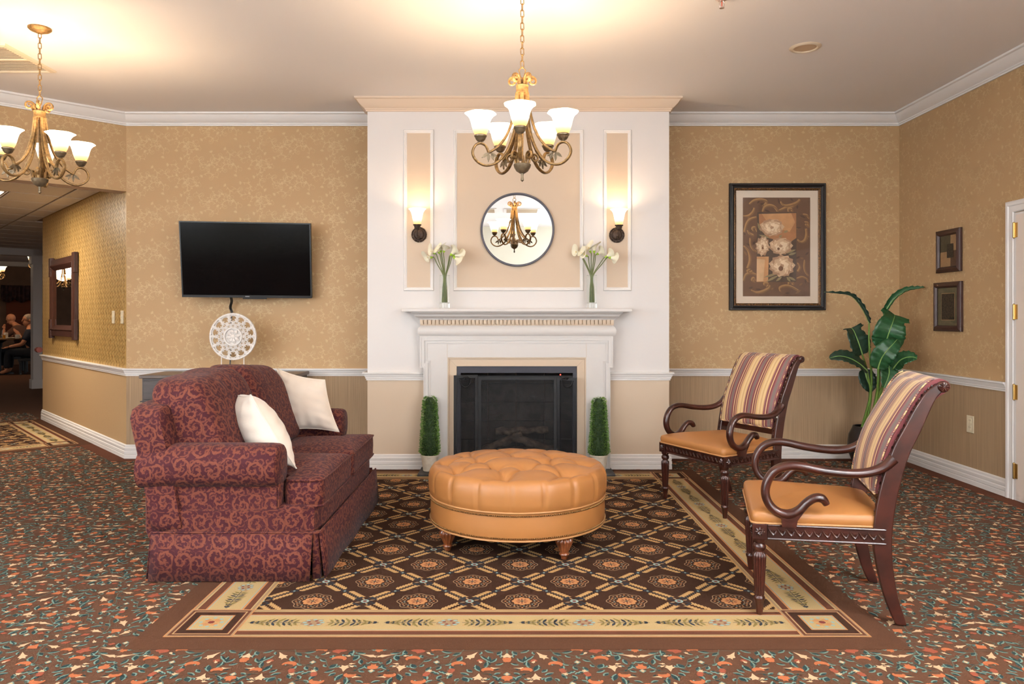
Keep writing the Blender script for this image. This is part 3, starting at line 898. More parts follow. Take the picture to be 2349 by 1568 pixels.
# wall behind the camera; its second and third windows are added for light
mb = MB()
xs = sorted(sum([[x - w_ / 2, x + w_ / 2] for x, w_ in WINDOWS], []))
lo = -6.2; z0, z1 = 0.7, 2.6
for i in range(0, 6, 2):
    mb.box(lo, xs[i], YF - 0.12, YF, 0, CEIL); mb.box(xs[i], xs[i + 1], YF - 0.12, YF, 0, z0); mb.box(xs[i], xs[i + 1], YF - 0.12, YF, z1, CEIL); lo = xs[i + 1]
mb.box(lo, XR + 0.1, YF - 0.12, YF, 0, CEIL)
struct(mb.build('wall_front', ['wallpaper_front']), 'pale wall behind the camera seen in the round mirror', 'wall')
for n, (x, w_) in enumerate(WINDOWS):
    t = thing('window_%d' % (n + 1), 'tall white framed daylight window number %s of the wall behind the camera, two and three added for light' % ('one two three'.split()[n]), 'window', (x, YF, z0), kind='structure')
    MB().frame((x, YF, (z0 + z1) / 2), (-1, 0, 0), (0, 0, 1), w_ + 0.16, z1 - z0 + 0.16, [(0, 0), (0, 0.03), (0.08, 0.03), (0.11, 0.0), (0.11, -0.08)]).build('window_frame', 'trim_white', t, world=True)
    MB().slab((x, YF - 0.09, (z0 + z1) / 2), (-1, 0, 0), (0, 0, 1), w_ - 0.1, z1 - z0 - 0.1, 0.01).build('pane', 'window_sky', t, world=True)

# hall wall that runs back from the corner
HW = A + UD * 3.48
mb = MB()
wall_box(HW, A, 0, RZ, 0.1, 1, mb); wall_box(HW, A, RZ, 2.6, 0.1, 0, mb)
hallw = struct(mb.build('wall_hall', ['hall_paper', 'hall_lower']), 'gold leaf patterned hall wall carrying the wooden mirror', 'wall')
K = Pat(); rnd = random.Random(5)
for i in range(20):
    for j in range(8):
        x = i * 0.047 + rnd.uniform(-.01, .01); y = j * 0.10 + (0.05 if i % 2 else 0)
        K.ribbon([(x, y), (x + 0.008, y + 0.04), (x, y + 0.085)], 0.0025, 0)
        for k in range(4):
            b = y + 0.012 + k * 0.02; s = 1 if k % 2 else -1
            K.leaf((x + 0.004, b), (x + 0.004 + s * 0.02, b + 0.026), 0.011, 0)
TWH, THH = 20 * 0.047, 0.8
nr = Vector((UD.y, -UD.x)) * -1
xf = [(1, 0, 0, 1, i * TWH, RZ - 0.1 + j * THH) for i in range(-1, 5) for j in range(0, 3)]
kp = lambda X, Y: (X > 0.01) & (X < 3.47) & (Y > RZ + 0.03) & (Y < 2.48)
to = lambda X, Y, Z: list(zip((A.x + UD.x * X + nr.x * (0.0008 + Z)).tolist(), (A.y + UD.y * X + nr.y * (0.0008 + Z)).tolist(), Y.tolist()))
stamp(K, xf, to, 0, kp, 0.0, 1.5e-6).build('leaf_print', 'hall_leaf', hallw, normals=False)['kind'] = 'stuff'

# ceiling
mb = MB().box(-6.3, XR + 0.12, YF - 0.15, YB + 0.12, CEIL, CEIL + 0.1)
struct(mb.build('ceiling', 'ceiling_paint'), 'smooth pale ceiling lit by the chandeliers', 'ceiling')

# ---- chimney breast
FOX0, FOX1, FOZ = -0.43, 0.59, 0.862     # fire opening
ch = MB()
for x0, x1, z0, z1, m in ((CX0, FOX0, 0, RZ, 1), (FOX1, CX1, 0, RZ, 1), (CX0, FOX0, RZ, CEIL, 0), (FOX1, CX1, RZ, CEIL, 0), (FOX0, FOX1, FOZ, CEIL, 0)):
    ch.box(x0, x1, YC, YB + 0.02, z0, z1, m)
chim = struct(ch.build('wall_chimney', ['white_paint', 'beige_paint']), 'white chimney breast with beige lower panels and three framed panels', 'wall')
mould = [(0, 0.0), (0, 0.006), (0.004, 0.013), (0.012, 0.014), (0.016, 0.009), (0.022, 0.009), (0.027, 0.004), (0.031, 0.0)]
for x0, x1 in ((926, 995), (1040.4, 1338), (1384, 1448)):
    X0, X1 = (x0 - CX) / F * YC, (x1 - CX) / F * YC; Z1, Z0 = CH + (CY - 297.5) / F * YC, CH + (CY - 666.6) / F * YC
    c = ((X0 + X1) / 2, YC, (Z0 + Z1) / 2)
    MB().slab((c[0], YC - 0.002, c[2]), (1, 0, 0), (0, 0, 1), X1 - X0 - 0.05, Z1 - Z0 - 0.05, 0.002).build('panel', 'beige_paint', chim)
    MB().frame(c, (1, 0, 0), (0, 0, 1), X1 - X0, Z1 - Z0, mould).build('panel_moulding', 'trim_white', chim, smooth=30)

# ---- crown, chair rail, baseboard
def crown(z=CEIL): return [(0, z), (0.092, z), (0.092, z - 0.014), (0.078, z - 0.02), (0.062, z - 0.045), (0.034, z - 0.072), (0.02, z - 0.08), (0.02, z - 0.088), (0.012, z - 0.094), (0.012, z - 0.104), (0, z - 0.104)]
def rail(z=0.804): return [(0, z), (0.036, z), (0.036, z - 0.011), (0.026, z - 0.016), (0.022, z - 0.03), (0.015, z - 0.044), (0.015, z - 0.052), (0.009, z - 0.056), (0.009, z - 0.067), (0, z - 0.067)]
def base(): return [(0, 0), (0.02, 0), (0.02, 0.034), (0.016, 0.038), (0.02, 0.044), (0.02, 0.066), (0.015, 0.071), (0.018, 0.078), (0.018, 0.096), (0.012, 0.104), (0.012, 0.118), (0.005, 0.125), (0, 0.125)]
def trim(name, path, prof, m, label):
    return struct(MB().sweep(path, prof).build(name, m, smooth=25), label, 'moulding')
trim('trim_1', [HE2, A, (CX0, YB)], crown(), 'trim_white', 'white crown moulding above the header wall and the television')
trim('trim_2', [(CX0, YB), (CX0, YC), (CX1, YC), (CX1, YB)], crown(), 'cornice_beige', 'cream crown moulding around the top of the chimney breast')
trim('trim_3', [(CX1, YB), (XR, YB), (XR, YF)], crown(), 'trim_white', 'white crown moulding above the floral picture and right wall')
trim('trim_4', [HW, A, (CX0, YB)], rail(), 'trim_white', 'white chair rail along the hall wall and behind the sofa')
trim('trim_5', [(CX0, YB), (CX0, YC), (-0.68, YC)], rail(), 'trim_white', 'white chair rail on the chimney breast beside the sofa')
trim('trim_6', [(0.85, YC), (CX1, YC), (CX1, YB)], rail(), 'trim_white', 'white chair rail on the chimney breast beside the striped chairs')
trim('trim_7', [(CX1, YB), (XR, YB), (XR, 5.155)], rail(), 'trim_white', 'white chair rail behind the plant and along the right wall')
trim('baseboard_left', [HW, A, (CX0, YB)], base(), 'trim_white', 'white ribbed baseboard of the hall wall and behind the sofa')
trim('baseboard_chimney_left', [(CX0, YB), (CX0, YC), (-0.68, YC)], base(), 'trim_white', 'white ribbed baseboard of the chimney breast beside the sofa')
trim('baseboard_chimney_right', [(0.85, YC), (CX1, YC), (CX1, YB)], base(), 'trim_white', 'white ribbed baseboard of the chimney breast beside the striped chair')
trim('baseboard_right', [(CX1, YB), (XR, YB), (XR, 5.155)], base(), 'trim_white', 'white ribbed baseboard behind the plant and along the right wall')

# ---- door in the right wall
DY1, DY0, DH = 5.155, 4.05, 2.06
t = thing('door_1', 'plain off-white door with white casing and brass hinges', 'door', (XR, 4.6, 0), kind='structure')
mb = MB()
cas = [(0, 0.0), (0, 0.018), (0.012, 0.026), (0.03, 0.024), (0.036, 0.018), (0.066, 0.016), (0.074, 0.02), (0.08, 0.012), (0.08, 0.0)]
mb.frame((XR, (DY0 + DY1) / 2, DH / 2 - 0.2), (0, -1, 0), (0, 0, 1), DY1 - DY0, DH + 0.4, cas)
mb.build('casing', 'trim_white', t, world=True, smooth=25)
MB().box(XR - 0.012, XR + 0.001, DY0 + 0.085, DY1 - 0.083, 0, DH - 0.085).build('jamb', 'trim_white', t, world=True)
MB().box(XR - 0.02, XR + 0.002, DY0 + 0.1, DY1 - 0.112, 0.012, DH - 0.1).build('door_panel', 'door_white', t, world=True)
for z in (1.855, 1.295, 0.745, 0.205):
    mb = MB(); yy = DY1 - 0.098
    mb.lathe([(0.0075, -0.05), (0.0075, 0.05)], 10, (XR - 0.026, yy, z)); mb.lathe([(0.0, -0.058), (0.006, -0.054), (0.0075, -0.05)], 8, (XR - 0.026, yy, z)); mb.lathe([(0.0075, 0.05), (0.006, 0.054), (0.0, 0.058)], 8, (XR - 0.026, yy, z))
    mb.box(XR - 0.0235, XR - 0.02, yy - 0.03, yy + 0.012, z - 0.05, z + 0.05)
    mb.build('hinge', 'brass', t, world=True, smooth=40)

# ================================================================== FIREPLACE
MXC = 0.083
t = mantel = thing('fireplace_mantel', 'white painted mantelpiece with beige dentils around the black fireplace', 'mantel', (MXC, 6.05, 0))
def mpart(name, m, *boxes, **kw):
    mb = MB()
    for b in boxes: mb.box(*b)
    return mb.build(name, m, mantel, world=True, **kw)
def pxX(px, Y): return (px - CX) / F * Y
def pxZ(py, Y): return CH + (CY - py) / F * Y
# shelf, cove cornice, dentils, frieze
mpart('shelf', 'mantel_white', (pxX(920.3, 5.93), pxX(1451, 5.93), 5.93, YC, 1.302, 1.331), bevel=0.006)
X0, X1 = pxX(965, 6.02), pxX(1406.5, 6.02)
def hood(name, prof, m, x0=X0, x1=X1):
    path = [(x0, YC), (x0, 6.03), (x1, 6.03), (x1, YC)]
    return MB().sweep(path, prof).build(name, m, mantel, world=True, smooth=30)
hood('cornice', [(-0.02, 1.303), (0.072, 1.303), (0.072, 1.296), (0.06, 1.29), (0.048, 1.276), (0.046, 1.268), (0.04, 1.264), (0.028, 1.258), (0.016, 1.246), (0.013, 1.238), (-0.02, 1.238)], 'mantel_white')
hood('dentil_band', [(-0.02, 1.239), (0.004, 1.239), (0.004, 1.192), (-0.02, 1.192)], 'beige_paint')
nd = 49; dw = (X1 - X0 + 0.016) / nd
den = MB().box(-dw * 0.37, dw * 0.37, -0.018, 0.0, 0.0, 0.034)
d0 = None
for i in range(nd):
    xx = X0 - 0.008 + dw * (i + 0.5)
    if d0 is None:
        d0 = den.build('dentil', 'beige_paint', mantel); o = d0
    else:
        o = d0.copy(); COL.objects.link(o); o.parent = mantel
    o.location = (xx - MXC, 6.027 - 6.05, 1.203)
hood('frieze', [(-0.02, 1.193), (0.0, 1.193), (0.006, 1.186), (0.018, 1.172), (0.024, 1.155), (0.024, 1.135), (0.016, 1.115), (0.006, 1.104), (-0.02, 1.104)], 'mantel_white')
# architrave with ears: outer outline stepped
eo = [(pxX(963.5, 6.02), 1.105), (pxX(963.5, 6.02), 0.848), (pxX(971.5, 6.02), 0.848), (pxX(971.5, 6.02), 0.0)]
xl_e, xl_l = pxX(963.5, 6.02), pxX(971.5, 6.02); xr_e, xr_l = pxX(1406, 6.02), pxX(1400, 6.02)
ix0, ix1 = pxX(1027, 6.05), pxX(1344, 6.05)      # inner edge of the white boards
iz = pxZ(819, 6.05)
def arch(inset, y, th, m, name, zi):
    """stepped (eared) arch outline as a board"""
    a = inset
    pts = [(xl_l + a, 0), (xl_l + a, 0.848 + a), (xl_e + a, 0.848 + a), (xl_e + a, 1.105 - a), (xr_e - a, 1.105 - a), (xr_e - a, 0.848 + a), (xr_l - a, 0.848 + a), (xr_l - a, 0),
           (ix1 + zi, 0), (ix1 + zi, iz + zi), (ix0 - zi, iz + zi), (ix0 - zi, 0)]
    return MB().prism(pts, (0, y, 0), (1, 0, 0), (0, 0, 1), th).build(name, m, mantel, world=True)
arch(0.0, 6.03, 0.09, 'mantel_white', 'architrave', 0.0)
def ear_strip(a, b, y, name):
    pts_o = [(xl_l + a, 0), (xl_l + a, 0.848 + a), (xl_e + a, 0.848 + a), (xl_e + a, 1.105 - a), (xr_e - a, 1.105 - a), (xr_e - a, 0.848 + a), (xr_l - a, 0.848 + a), (xr_l - a, 0)]
    pts_i = [(xr_l - b, 0), (xr_l - b, 0.848 + b), (xr_e - b, 0.848 + b), (xr_e - b, 1.105 - b), (xl_e + b, 1.105 - b), (xl_e + b, 0.848 + b), (xl_l + b, 0.848 + b), (xl_l + b, 0)]
    MB().prism(pts_o + pts_i, (0, y, 0), (1, 0, 0), (0, 0, 1), 0.03).build(name, 'mantel_white', mantel, world=True)
ear_strip(0.0, 0.010, 6.016, 'architrave_lip'); ear_strip(0.010, 0.036, 6.021, 'architrave_band'); ear_strip(0.046, 0.056, 6.024, 'architrave_bead')
for xx in (pxX(1026, 6.03), pxX(1345, 6.03)):
    MB().box(xx - 0.001, xx + 0.001, 6.0285, 6.031, iz, 1.045).build('board_joint', 'beige_paint', mantel, world=True)
# beige fire surround
fx0, fx1, fz = pxX(1047.4, 6.05), pxX(1323.7, 6.05), pxZ(839.5, 6.05)
for nm, pts in (('surround_board', [(ix0, 0), (fx0, 0), (fx0, fz), (ix0, iz)]), ('surround_board', [(fx1, 0), (ix1, 0), (ix1, iz), (fx1, fz)]), ('surround_board', [(ix0 + 0.001, iz), (fx0 + 0.001, fz), (fx1 - 0.001, fz), (ix1 - 0.001, iz)])):
    MB().prism(pts, (0, 6.045, 0), (1, 0, 0), (0, 0, 1), 0.06).build(nm, 'beige_paint', mantel, world=True)
MB().frame(((ix0 + ix1) / 2, 6.045, iz / 2 - 0.3), (1, 0, 0), (0, 0, 1), ix1 - ix0, iz + 0.6, [(0, 0), (0, 0.012), (0.01, 0.012), (0.01, 0)]).build('surround_bead', 'beige_paint', mantel, world=True)

# insert
t = thing('fireplace_insert', 'black metal fireplace insert with gas logs and dark hood', 'fireplace', (MXC, 6.3, 0))
def ip(name, m, *bx, **kw):
    mb = MB()
    for b in bx: mb.box(*b)
    return mb.build(name, m, t, world=True, **kw)
ip('hood_panel', 'fire_hood', (fx0 + 0.001, fx1 - 0.001, 6.06, 6.08, 0.802, fz - 0.001))
ip('side_trim', 'fire_hood', (fx0 + 0.001, fx0 + 0.034, 6.058, 6.08, 0.01, 0.802)); ip('side_trim', 'fire_hood', (fx1 - 0.034, fx1 - 0.001, 6.058, 6.08, 0.01, 0.802))
ip('grille_bar', 'fire_black', (fx0 + 0.034, fx1 - 0.034, 6.075, 6.09, 0.765, 0.778))
ip('firebox', 'fire_black', (FOX0 + 0.001, FOX0 + 0.01, 6.08, 6.54, 0.01, FOZ - 0.005), (FOX1 - 0.01, FOX1 - 0.001, 6.08, 6.54, 0.01, FOZ - 0.005), (FOX0 + 0.001, FOX1 - 0.001, 6.08, 6.54, 0.845, FOZ - 0.002), (FOX0 + 0.001, FOX1 - 0.001, 6.08, 6.54, 0.003, 0.02))
for i in range(4):
    for j in range(5):
        bw = (FOX1 - FOX0 - 0.02) / 4; bh = 0.165
        off = bw / 2 if j % 2 else 0
        x0 = FOX0 + 0.01 + i * bw + off - (bw / 2 if j % 2 else 0) + (bw * 0.25 if j % 2 else 0) * 0
        ip('liner_brick', 'fire_brick', (x0 + 0.002, x0 + bw - 0.002, 6.50 - 0.004 * ((i + j) % 2), 6.54, 0.02 + j * bh + 0.002, 0.02 + (j + 1) * bh - 0.002))
for (x0, z0, x1, z1, yy, r) in ((-0.28, 0.09, 0.42, 0.10, 6.42, 0.05), (-0.22, 0.11, 0.12, 0.25, 6.33, 0.042), (0.42, 0.11, 0.05, 0.24, 6.30, 0.04), (-0.3, 0.07, 0.2, 0.08, 6.25, 0.045), (-0.1, 0.27, 0.35, 0.29, 6.38, 0.036)):
    pts = [(x0 + (x1 - x0) * k / 8, yy + 0.012 * math.sin(k * 1.7), z0 + (z1 - z0) * k / 8 + 0.008 * math.sin(k * 2.3)) for k in range(9)]
    MB().tube(pts, [r * (0.85 + 0.15 * math.sin(k * 2.1 + x0 * 9)) for k in range(9)], 10).build('log', 'log_bark', t, world=True, smooth=50)
mb = MB().ball((pxX(1285.6, 6.07), 6.07, pxZ(859, 6.07)), 0.0055, seg=8, rings=6)
mb.build('indicator_light', 'led_red', t, world=True)

# fire screen: centre panel and two angled wings
t = thing('fire_screen', 'black folding mesh fire screen with scrolled handles', 'fire screen', (MXC, 5.98, 0))
SB = 0.022
def panel(a, b, ztop, name):
    a, b = Vector(a), Vector(b); d = (b - a); w_ = d.length; d = d.normalized(); c = (a + b) / 2
    fr = MB().frame((c.x, c.y, (ztop + SB) / 2), (d.x, d.y, 0), (0, 0, 1), w_, ztop - SB, [(0, -0.006), (0, 0.008), (0.024, 0.008), (0.024, -0.006), (0, -0.006)])
    o = fr.build(name, 'fire_black', t, world=True)
    MB().quad((c.x, c.y, (ztop + SB) / 2), (d.x, d.y, 0), (0, 0, 1), w_ - 0.046, ztop - SB - 0.046).build('mesh_sheet', 'screen_mesh', o)
    o2 = o.children[0]
    # the sheet was given in world space: bring it into the frame's (= the screen's) space
    for v in o2.data.vertices: v.co = v.co - Vector((MXC, 5.98, 0))
sx0, sx1 = pxX(1097, 5.99), pxX(1277, 5.99)
panel((sx0, 5.99), (sx1, 5.99), pxZ(864, 5.99), 'centre_frame')
panel((pxX(1041, 5.92), 5.92), (sx0 - 0.006, 5.987), pxZ(860.5, 5.92), 'wing_frame')
panel((sx1 + 0.006, 5.987), (pxX(1323, 5.92), 5.92), pxZ(866, 5.92), 'wing_frame')
for px_ in (1068, 1301):
    x = pxX(px_, 5.95); z = pxZ(867, 5.95); mb = MB()
    for k in range(3):
        mb.torus((x + (k - 1) * 0.016, 5.945, z + 0.002 * k), 0.012, 0.0035, e1=(1, 0, 0), e2=(0, 0, 1), seg=16, sub=6)
    mb.ball((x, 5.94, z), 0.009, seg=8, rings=6)
    mb.tube([(x - 0.05, 5.945, z - 0.002), (x, 5.938, z + 0.01), (x + 0.05, 5.945, z - 0.002)], 0.005, 6)
    mb.build('scroll_ornament', 'fire_black', t, world=True, smooth=True)
    pts = [(x + 0.045 * math.cos(a), 5.936, z - 0.01 + 0.062 * math.sin(a)) for a in [PI + PI * k / 14 for k in range(15)]]
    MB().tube(pts, 0.0048, 6).build('handle', 'fire_black', t, world=True, smooth=True)

# hearth slab
o = MB().box(pxX(957, 5.8), pxX(1412, 5.8), 5.8, YC - 0.001, 0.006, 0.022).build('hearth_slab', 'slate', bevel=0.003)
tag(o, 'thin dark slate hearth slab under the topiaries and fire screen', 'hearth')

# ================================================================== LAMPS
SHADE_PROF = [(0.026, 0.0), (0.031, 0.004), (0.039, 0.022), (0.046, 0.045), (0.051, 0.068), (0.058, 0.089), (0.069, 0.104), (0.083, 0.114)]
def shade_mesh(sc=1.0):
    f = lambda th, z, r: r * (1 + 0.035 * max(0, (z / sc - 0.08) / 0.034) * math.cos(6 * th))
    prof = [(r * sc, z * sc) for r, z in SHADE_PROF]
    inner = [((r - 0.003) * sc, (z + 0.0005) * sc) for r, z in reversed(SHADE_PROF)]
    mb = MB(); vs = prof + inner[:-1] + [(0.001, 0.004 * sc)]
    mb.lathe(vs, 30, rfun=f)
    return mb
def point(parent, loc, watts, col, r=0.025):
    d = bpy.data.lights.new('lamp_bulb', 'POINT'); d.energy = watts; d.color = col; d.shadow_soft_size = r
    o = bpy.data.objects.new('lamp_bulb', d); COL.objects.link(o); o.parent = parent; o.location = loc
    return o
WARM = (1.0, 0.74, 0.48)
def rz(pts, ang, z0):
    c, s_ = math.cos(ang), math.sin(ang)
    return [(r * c, r * s_, z + z0) for r, z in pts]
def chandelier(loc, drop, rot, label, watts, glassm='lamp_glass', col=WARM):
    t = thing('chandelier', label, 'chandelier', (loc[0], loc[1], loc[2]), 0, 'antique gold chandeliers')
    z0 = -drop
    MB().lathe([(0.0, -0.035), (0.018, -0.034), (0.03, -0.028), (0.055, -0.018), (0.066, -0.008), (0.066, 0.0)], 32).build('canopy', 'antique_gold', t, smooth=True)
    # chain
    top, bot = -0.03, z0 + 0.615
    link_m = None; n = max(2, int(round((top - bot) / 0.033))); st = (top - bot) / n
    for i in range(n):
        z = top - (i + 0.5) * st
        if link_m is None:
            a = MB().torus((0, 0, 0), 0.009, 0.0026, e1=(1, 0, 0), e2=(0, 0, 1), seg=14, sub=5, stretch=st / 2 - 0.006)
            o = a.build('chain_link', 'antique_gold', t, smooth='all'); link_m = o
        else:
            o = link_m.copy(); COL.objects.link(o); o.parent = t
        o.location = (0, 0, z); o.rotation_euler = (0, 0, (PI / 2 if i % 2 else 0) + 0.3)
    mb = MB()
    mb.tube([(0, 0, z0 + 0.618), (0.018, 0, z0 + 0.6), (0.01, 0, z0 + 0.565), (0, 0, z0 + 0.55)], 0.0035, 6); mb.tube([(0, 0, z0 + 0.618), (-0.018, 0, z0 + 0.6), (-0.01, 0, z0 + 0.565), (0, 0, z0 + 0.55)], 0.0035, 6)
    mb.build('hanging_loop', 'antique_gold', t, smooth=True)
    MB().lathe([(0.006, z0 + 0.09), (0.006, z0 + 0.56)], 10).build('centre_rod', 'antique_gold', t, smooth=True)
    MB().lathe([(0.0, z0 + 0.474), (0.036, z0 + 0.474), (0.036, z0 + 0.48), (0.033, z0 + 0.484), (0.033, z0 + 0.512), (0.035, z0 + 0.516), (0.03, z0 + 0.52), (0.0, z0 + 0.52)], 28).build('collar', 'antique_gold', t, smooth=40)
    MB().lathe([(0.0, z0 + 0.044), (0.014, z0 + 0.046), (0.032, z0 + 0.058), (0.043, z0 + 0.076), (0.047, z0 + 0.092), (0.043, z0 + 0.096), (0.0, z0 + 0.096)], 28).build('bowl', 'aged_bronze', t, smooth=40)
    MB().lathe([(0.0, z0), (0.009, z0 + 0.008), (0.006, z0 + 0.03), (0.008, z0 + 0.045), (0.0, z0 + 0.05)], 14).build('finial', 'aged_bronze', t, smooth=40)
    spiral = lambda cx_, cz_, r0, a0, tu, hand: [(cx_ + (r0 * (1 - 0.75 * k / 18)) * math.cos(a0 + hand * tu * 2 * PI * k / 18), cz_ + (r0 * (1 - 0.75 * k / 18)) * math.sin(a0 + hand * tu * 2 * PI * k / 18)) for k in range(19)]
    outer = [(.026, .475), (.030, .37), (.048, .26), (.082, .168), (.130, .105), (.185, .080), (.228, .086), (.261, .113), (.272, .148), (.256, .183), (.229, .195), (.202, .184), (.188, .156), (.185, .147)]
    inner = [(.031, .475), (.045, .37), (.078, .262), (.126, .190), (.168, .157), (.188, .148)]
    for k in range(5):
        ang = rot + 2 * PI * k / 5
        tang = (-math.sin(ang), math.cos(ang), 0)
        arm = MB(); arm.tube(catmull(rz(outer, ang, z0), 5), 0.0072, 8, 1.5, tang); arm.tube(catmull(rz(inner, ang, z0), 5), 0.0072, 8, 1.5, tang)
        ao = arm.build('arm', 'antique_gold', t, smooth=True)
        lf = MB()
        for (r0, zz0, r1, zz1) in ((.178, .145, .140, .128), (.17, .148, .158, .108), (.186, .147, .222, .118), (.186, .147, .186, .098)):
            cr, cz = (r0 + r1) / 2, (zz0 + zz1) / 2; dr, dz = r1 - r0, zz1 - zz0; l = math.hypot(dr, dz); nr_, nz_ = -dz / l * 0.009, dr / l * 0.009
            pts = [(r0, zz0), (cr - dr * .15 + nr_, cz - dz * .15 + nz_), (cr + dr * .2 + nr_ * .8, cz + dz * .2 + nz_ * .8), (r1, zz1), (cr + dr * .2 - nr_ * .8, cz + dz * .2 - nz_ * .8), (cr - dr * .15 - nr_, cz - dz * .15 - nz_)]
            er = Vector((math.cos(ang), math.sin(ang), 0))
            base_ = Vector((0, 0, z0)) + Vector(tang) * 0.002
            lf.prism(pts, base_, er, (0, 0, 1), 0.004)
            lf.tube(rz([(r0, zz0), (r1, zz1)], ang, z0), 0.0025, 5)
        lf.build('leaf_ornament', 'aged_bronze', ao)
        # scrolls at the crown and at the bowl
        sc = MB(); sc.tube(rz([(.02, .50), (.022, .53)] + [(p[0], p[1]) for p in spiral(.056, .545, .028, PI * 0.95, 1.35, -1)], ang + PI / 5, z0), 0.006, 8, 1.5, (-math.sin(ang + PI / 5), math.cos(ang + PI / 5), 0))
        sc.build('crown_scroll', 'antique_gold', t, smooth=True)
        sc = MB(); sc.tube(rz([(.035, .095), (.040, .115)] + spiral(.068, .13, .026, PI * 0.9, 1.3, -1), ang + PI / 5, z0), 0.006, 8, 1.4, (-math.sin(ang + PI / 5), math.cos(ang + PI / 5), 0))
        sc.build('bowl_scroll', 'antique_gold', t, smooth=True)
        x, y = 0.229 * math.cos(ang), 0.229 * math.sin(ang)
        MB().lathe([(0.006, z0 + 0.197), (0.007, z0 + 0.202), (0.018, z0 + 0.206), (0.026, z0 + 0.216), (0.029, z0 + 0.226), (0.033, z0 + 0.229), (0.034, z0 + 0.236), (0.028, z0 + 0.24), (0.0, z0 + 0.24)], 24, (x, y, 0)).build('cup', 'aged_bronze', t, smooth=40)
        sh = shade_mesh().build('shade', glassm, t, smooth='all'); sh.location = (x, y, z0 + 0.237); sh.rotation_euler = (0, 0, ang)
        if watts > 0: point(t, (x, y, z0 + 0.237 + 0.075), watts, col)
    return t
CHW = 8.5
ROT = -PI / 2 - 0.07
c1 = chandelier((0.082, 3.96, CEIL), CEIL - 1.983, ROT, 'antique gold five light chandelier hanging above the round ottoman', CHW)
c2 = chandelier((-2.93, 4.62, CEIL), CEIL - 2.03, math.radians(-30), 'antique gold five light chandelier near the hall opening, on a short chain', CHW * 0.7)

for x_, lb in ((-2.95, 'antique gold chandelier added for bounce light behind the camera on the window side'), (2.5, 'antique gold chandelier added for bounce light behind the camera on the door side')):  # unseen chandeliers, added to bounce soft light off the rear ceiling
    chandelier((x_, 0.7, CEIL), CEIL - 2.03, 0.4, lb, 210, 'lamp_glass_dim', (0.86, 0.94, 1.0))

def sconce(px, py, label, watts):
    c = P(px, py, YC - 0.004)
    t = thing('wall_sconce', label, 'sconce', (c.x, YC - 0.002, c.z), 0, 'bronze wall sconces')
    mb = MB().lathe([(0.0, 0.0), (0.058, 0.0), (0.06, 0.006), (0.052, 0.012), (0.044, 0.012), (0.04, 0.02), (0.028, 0.026), (0.0, 0.028)], 36, axis='y')
    mb.build('backplate', 'rust_bronze', t, smooth=40)
    nb = MB()
    for k in range(28):
        a = 2 * PI * k / 28; nb.ball((0.058 * math.cos(a), -0.008, 0.058 * math.sin(a)), 0.0075, (1, 1, 1), 8, 5)
    nb.build('rope_rim', 'rust_bronze', t, smooth=True)
    pts = catmull([(0, -0.02, -0.01), (0, -0.05, -0.035), (0, -0.1, -0.035), (0, -0.135, -0.005), (0, -0.13, 0.03)], 6)
    MB().tube(pts, 0.007, 8).build('arm', 'rust_bronze', t, smooth=True)
    MB().lathe([(0.007, 0.022), (0.018, 0.028), (0.024, 0.045), (0.027, 0.058), (0.034, 0.062), (0.034, 0.068), (0.0, 0.07)], 24, (0, -0.13, 0)).build('cup', 'rust_bronze', t, smooth=40)
    sh = shade_mesh(1.08).build('shade', 'lamp_glass', t, smooth='all'); sh.location = (0, -0.13, 0.066); sh.scale = (0.78, 0.78, 1.05)
    point(t, (0, -0.13, 0.16), watts, WARM, 0.02)
sconce(961.5, 538, 'bronze wall sconce with glowing glass shade beside the mirror, above the left vase', 2.2)
sconce(1414.7, 539, 'bronze wall sconce with glowing glass shade beside the mirror, above the right vase', 3.2)

# ================================================================== ON THE CHIMNEY BREAST
c = P(1187, 526.5, YC - 0.02)
t = thing('round_mirror', 'round wall mirror with thin dark grey rim reflecting a chandelier', 'mirror', (c.x, YC, c.z))
MB().lathe([(0.289, 0.002), (0.289, 0.026), (0.293, 0.03), (0.303, 0.03), (0.306, 0.026), (0.306, 0.002), (0.289, 0.002)], 96, axis='y').build('rim', 'mirror_rim', t, smooth=40)
m_ = MB(); n = 96
m_.add([(0.2895 * math.cos(2 * PI * k / n), 0, 0.2895 * math.sin(2 * PI * k / n)) for k in range(n)], [tuple(range(n))])
o = m_.build('mirror_glass', 'mirror_silver', t, normals=False); o.location = (0, -0.012, 0); o.rotation_euler = (0, 0, 0)

def vase(px, label, rotz):
    x = pxX(px, 6.0)
    t = thing('glass_vase', label, 'vase', (x, 6.0, 1.331), rotz, 'mantel vases')
    R = 0.041
    MB().lathe([(0.0, 0.002), (R - 0.002, 0.002), (R, 0.004), (R, 0.043), (R - 0.003, 0.046), (0.0, 0.046)], 32).build('base', 'vase_glass', t, smooth=40)
    MB().lathe([(R - 0.001, 0.046), (R + 0.001, 0.27)], 32).build('wall', 'vase_thin', t, smooth=True)
    for z in (0.27,):
        MB().torus((0, 0, z), R, 0.0014, seg=32, sub=6).build('rim', 'vase_thin', t, smooth='all')
    return x
xl = vase(1020, 'clear cylinder vase of calla lilies on the mantel nearer the sofa', 0)
xr = vase(1357.5, 'clear cylinder vase of calla lilies on the mantel nearer the chairs', 0)

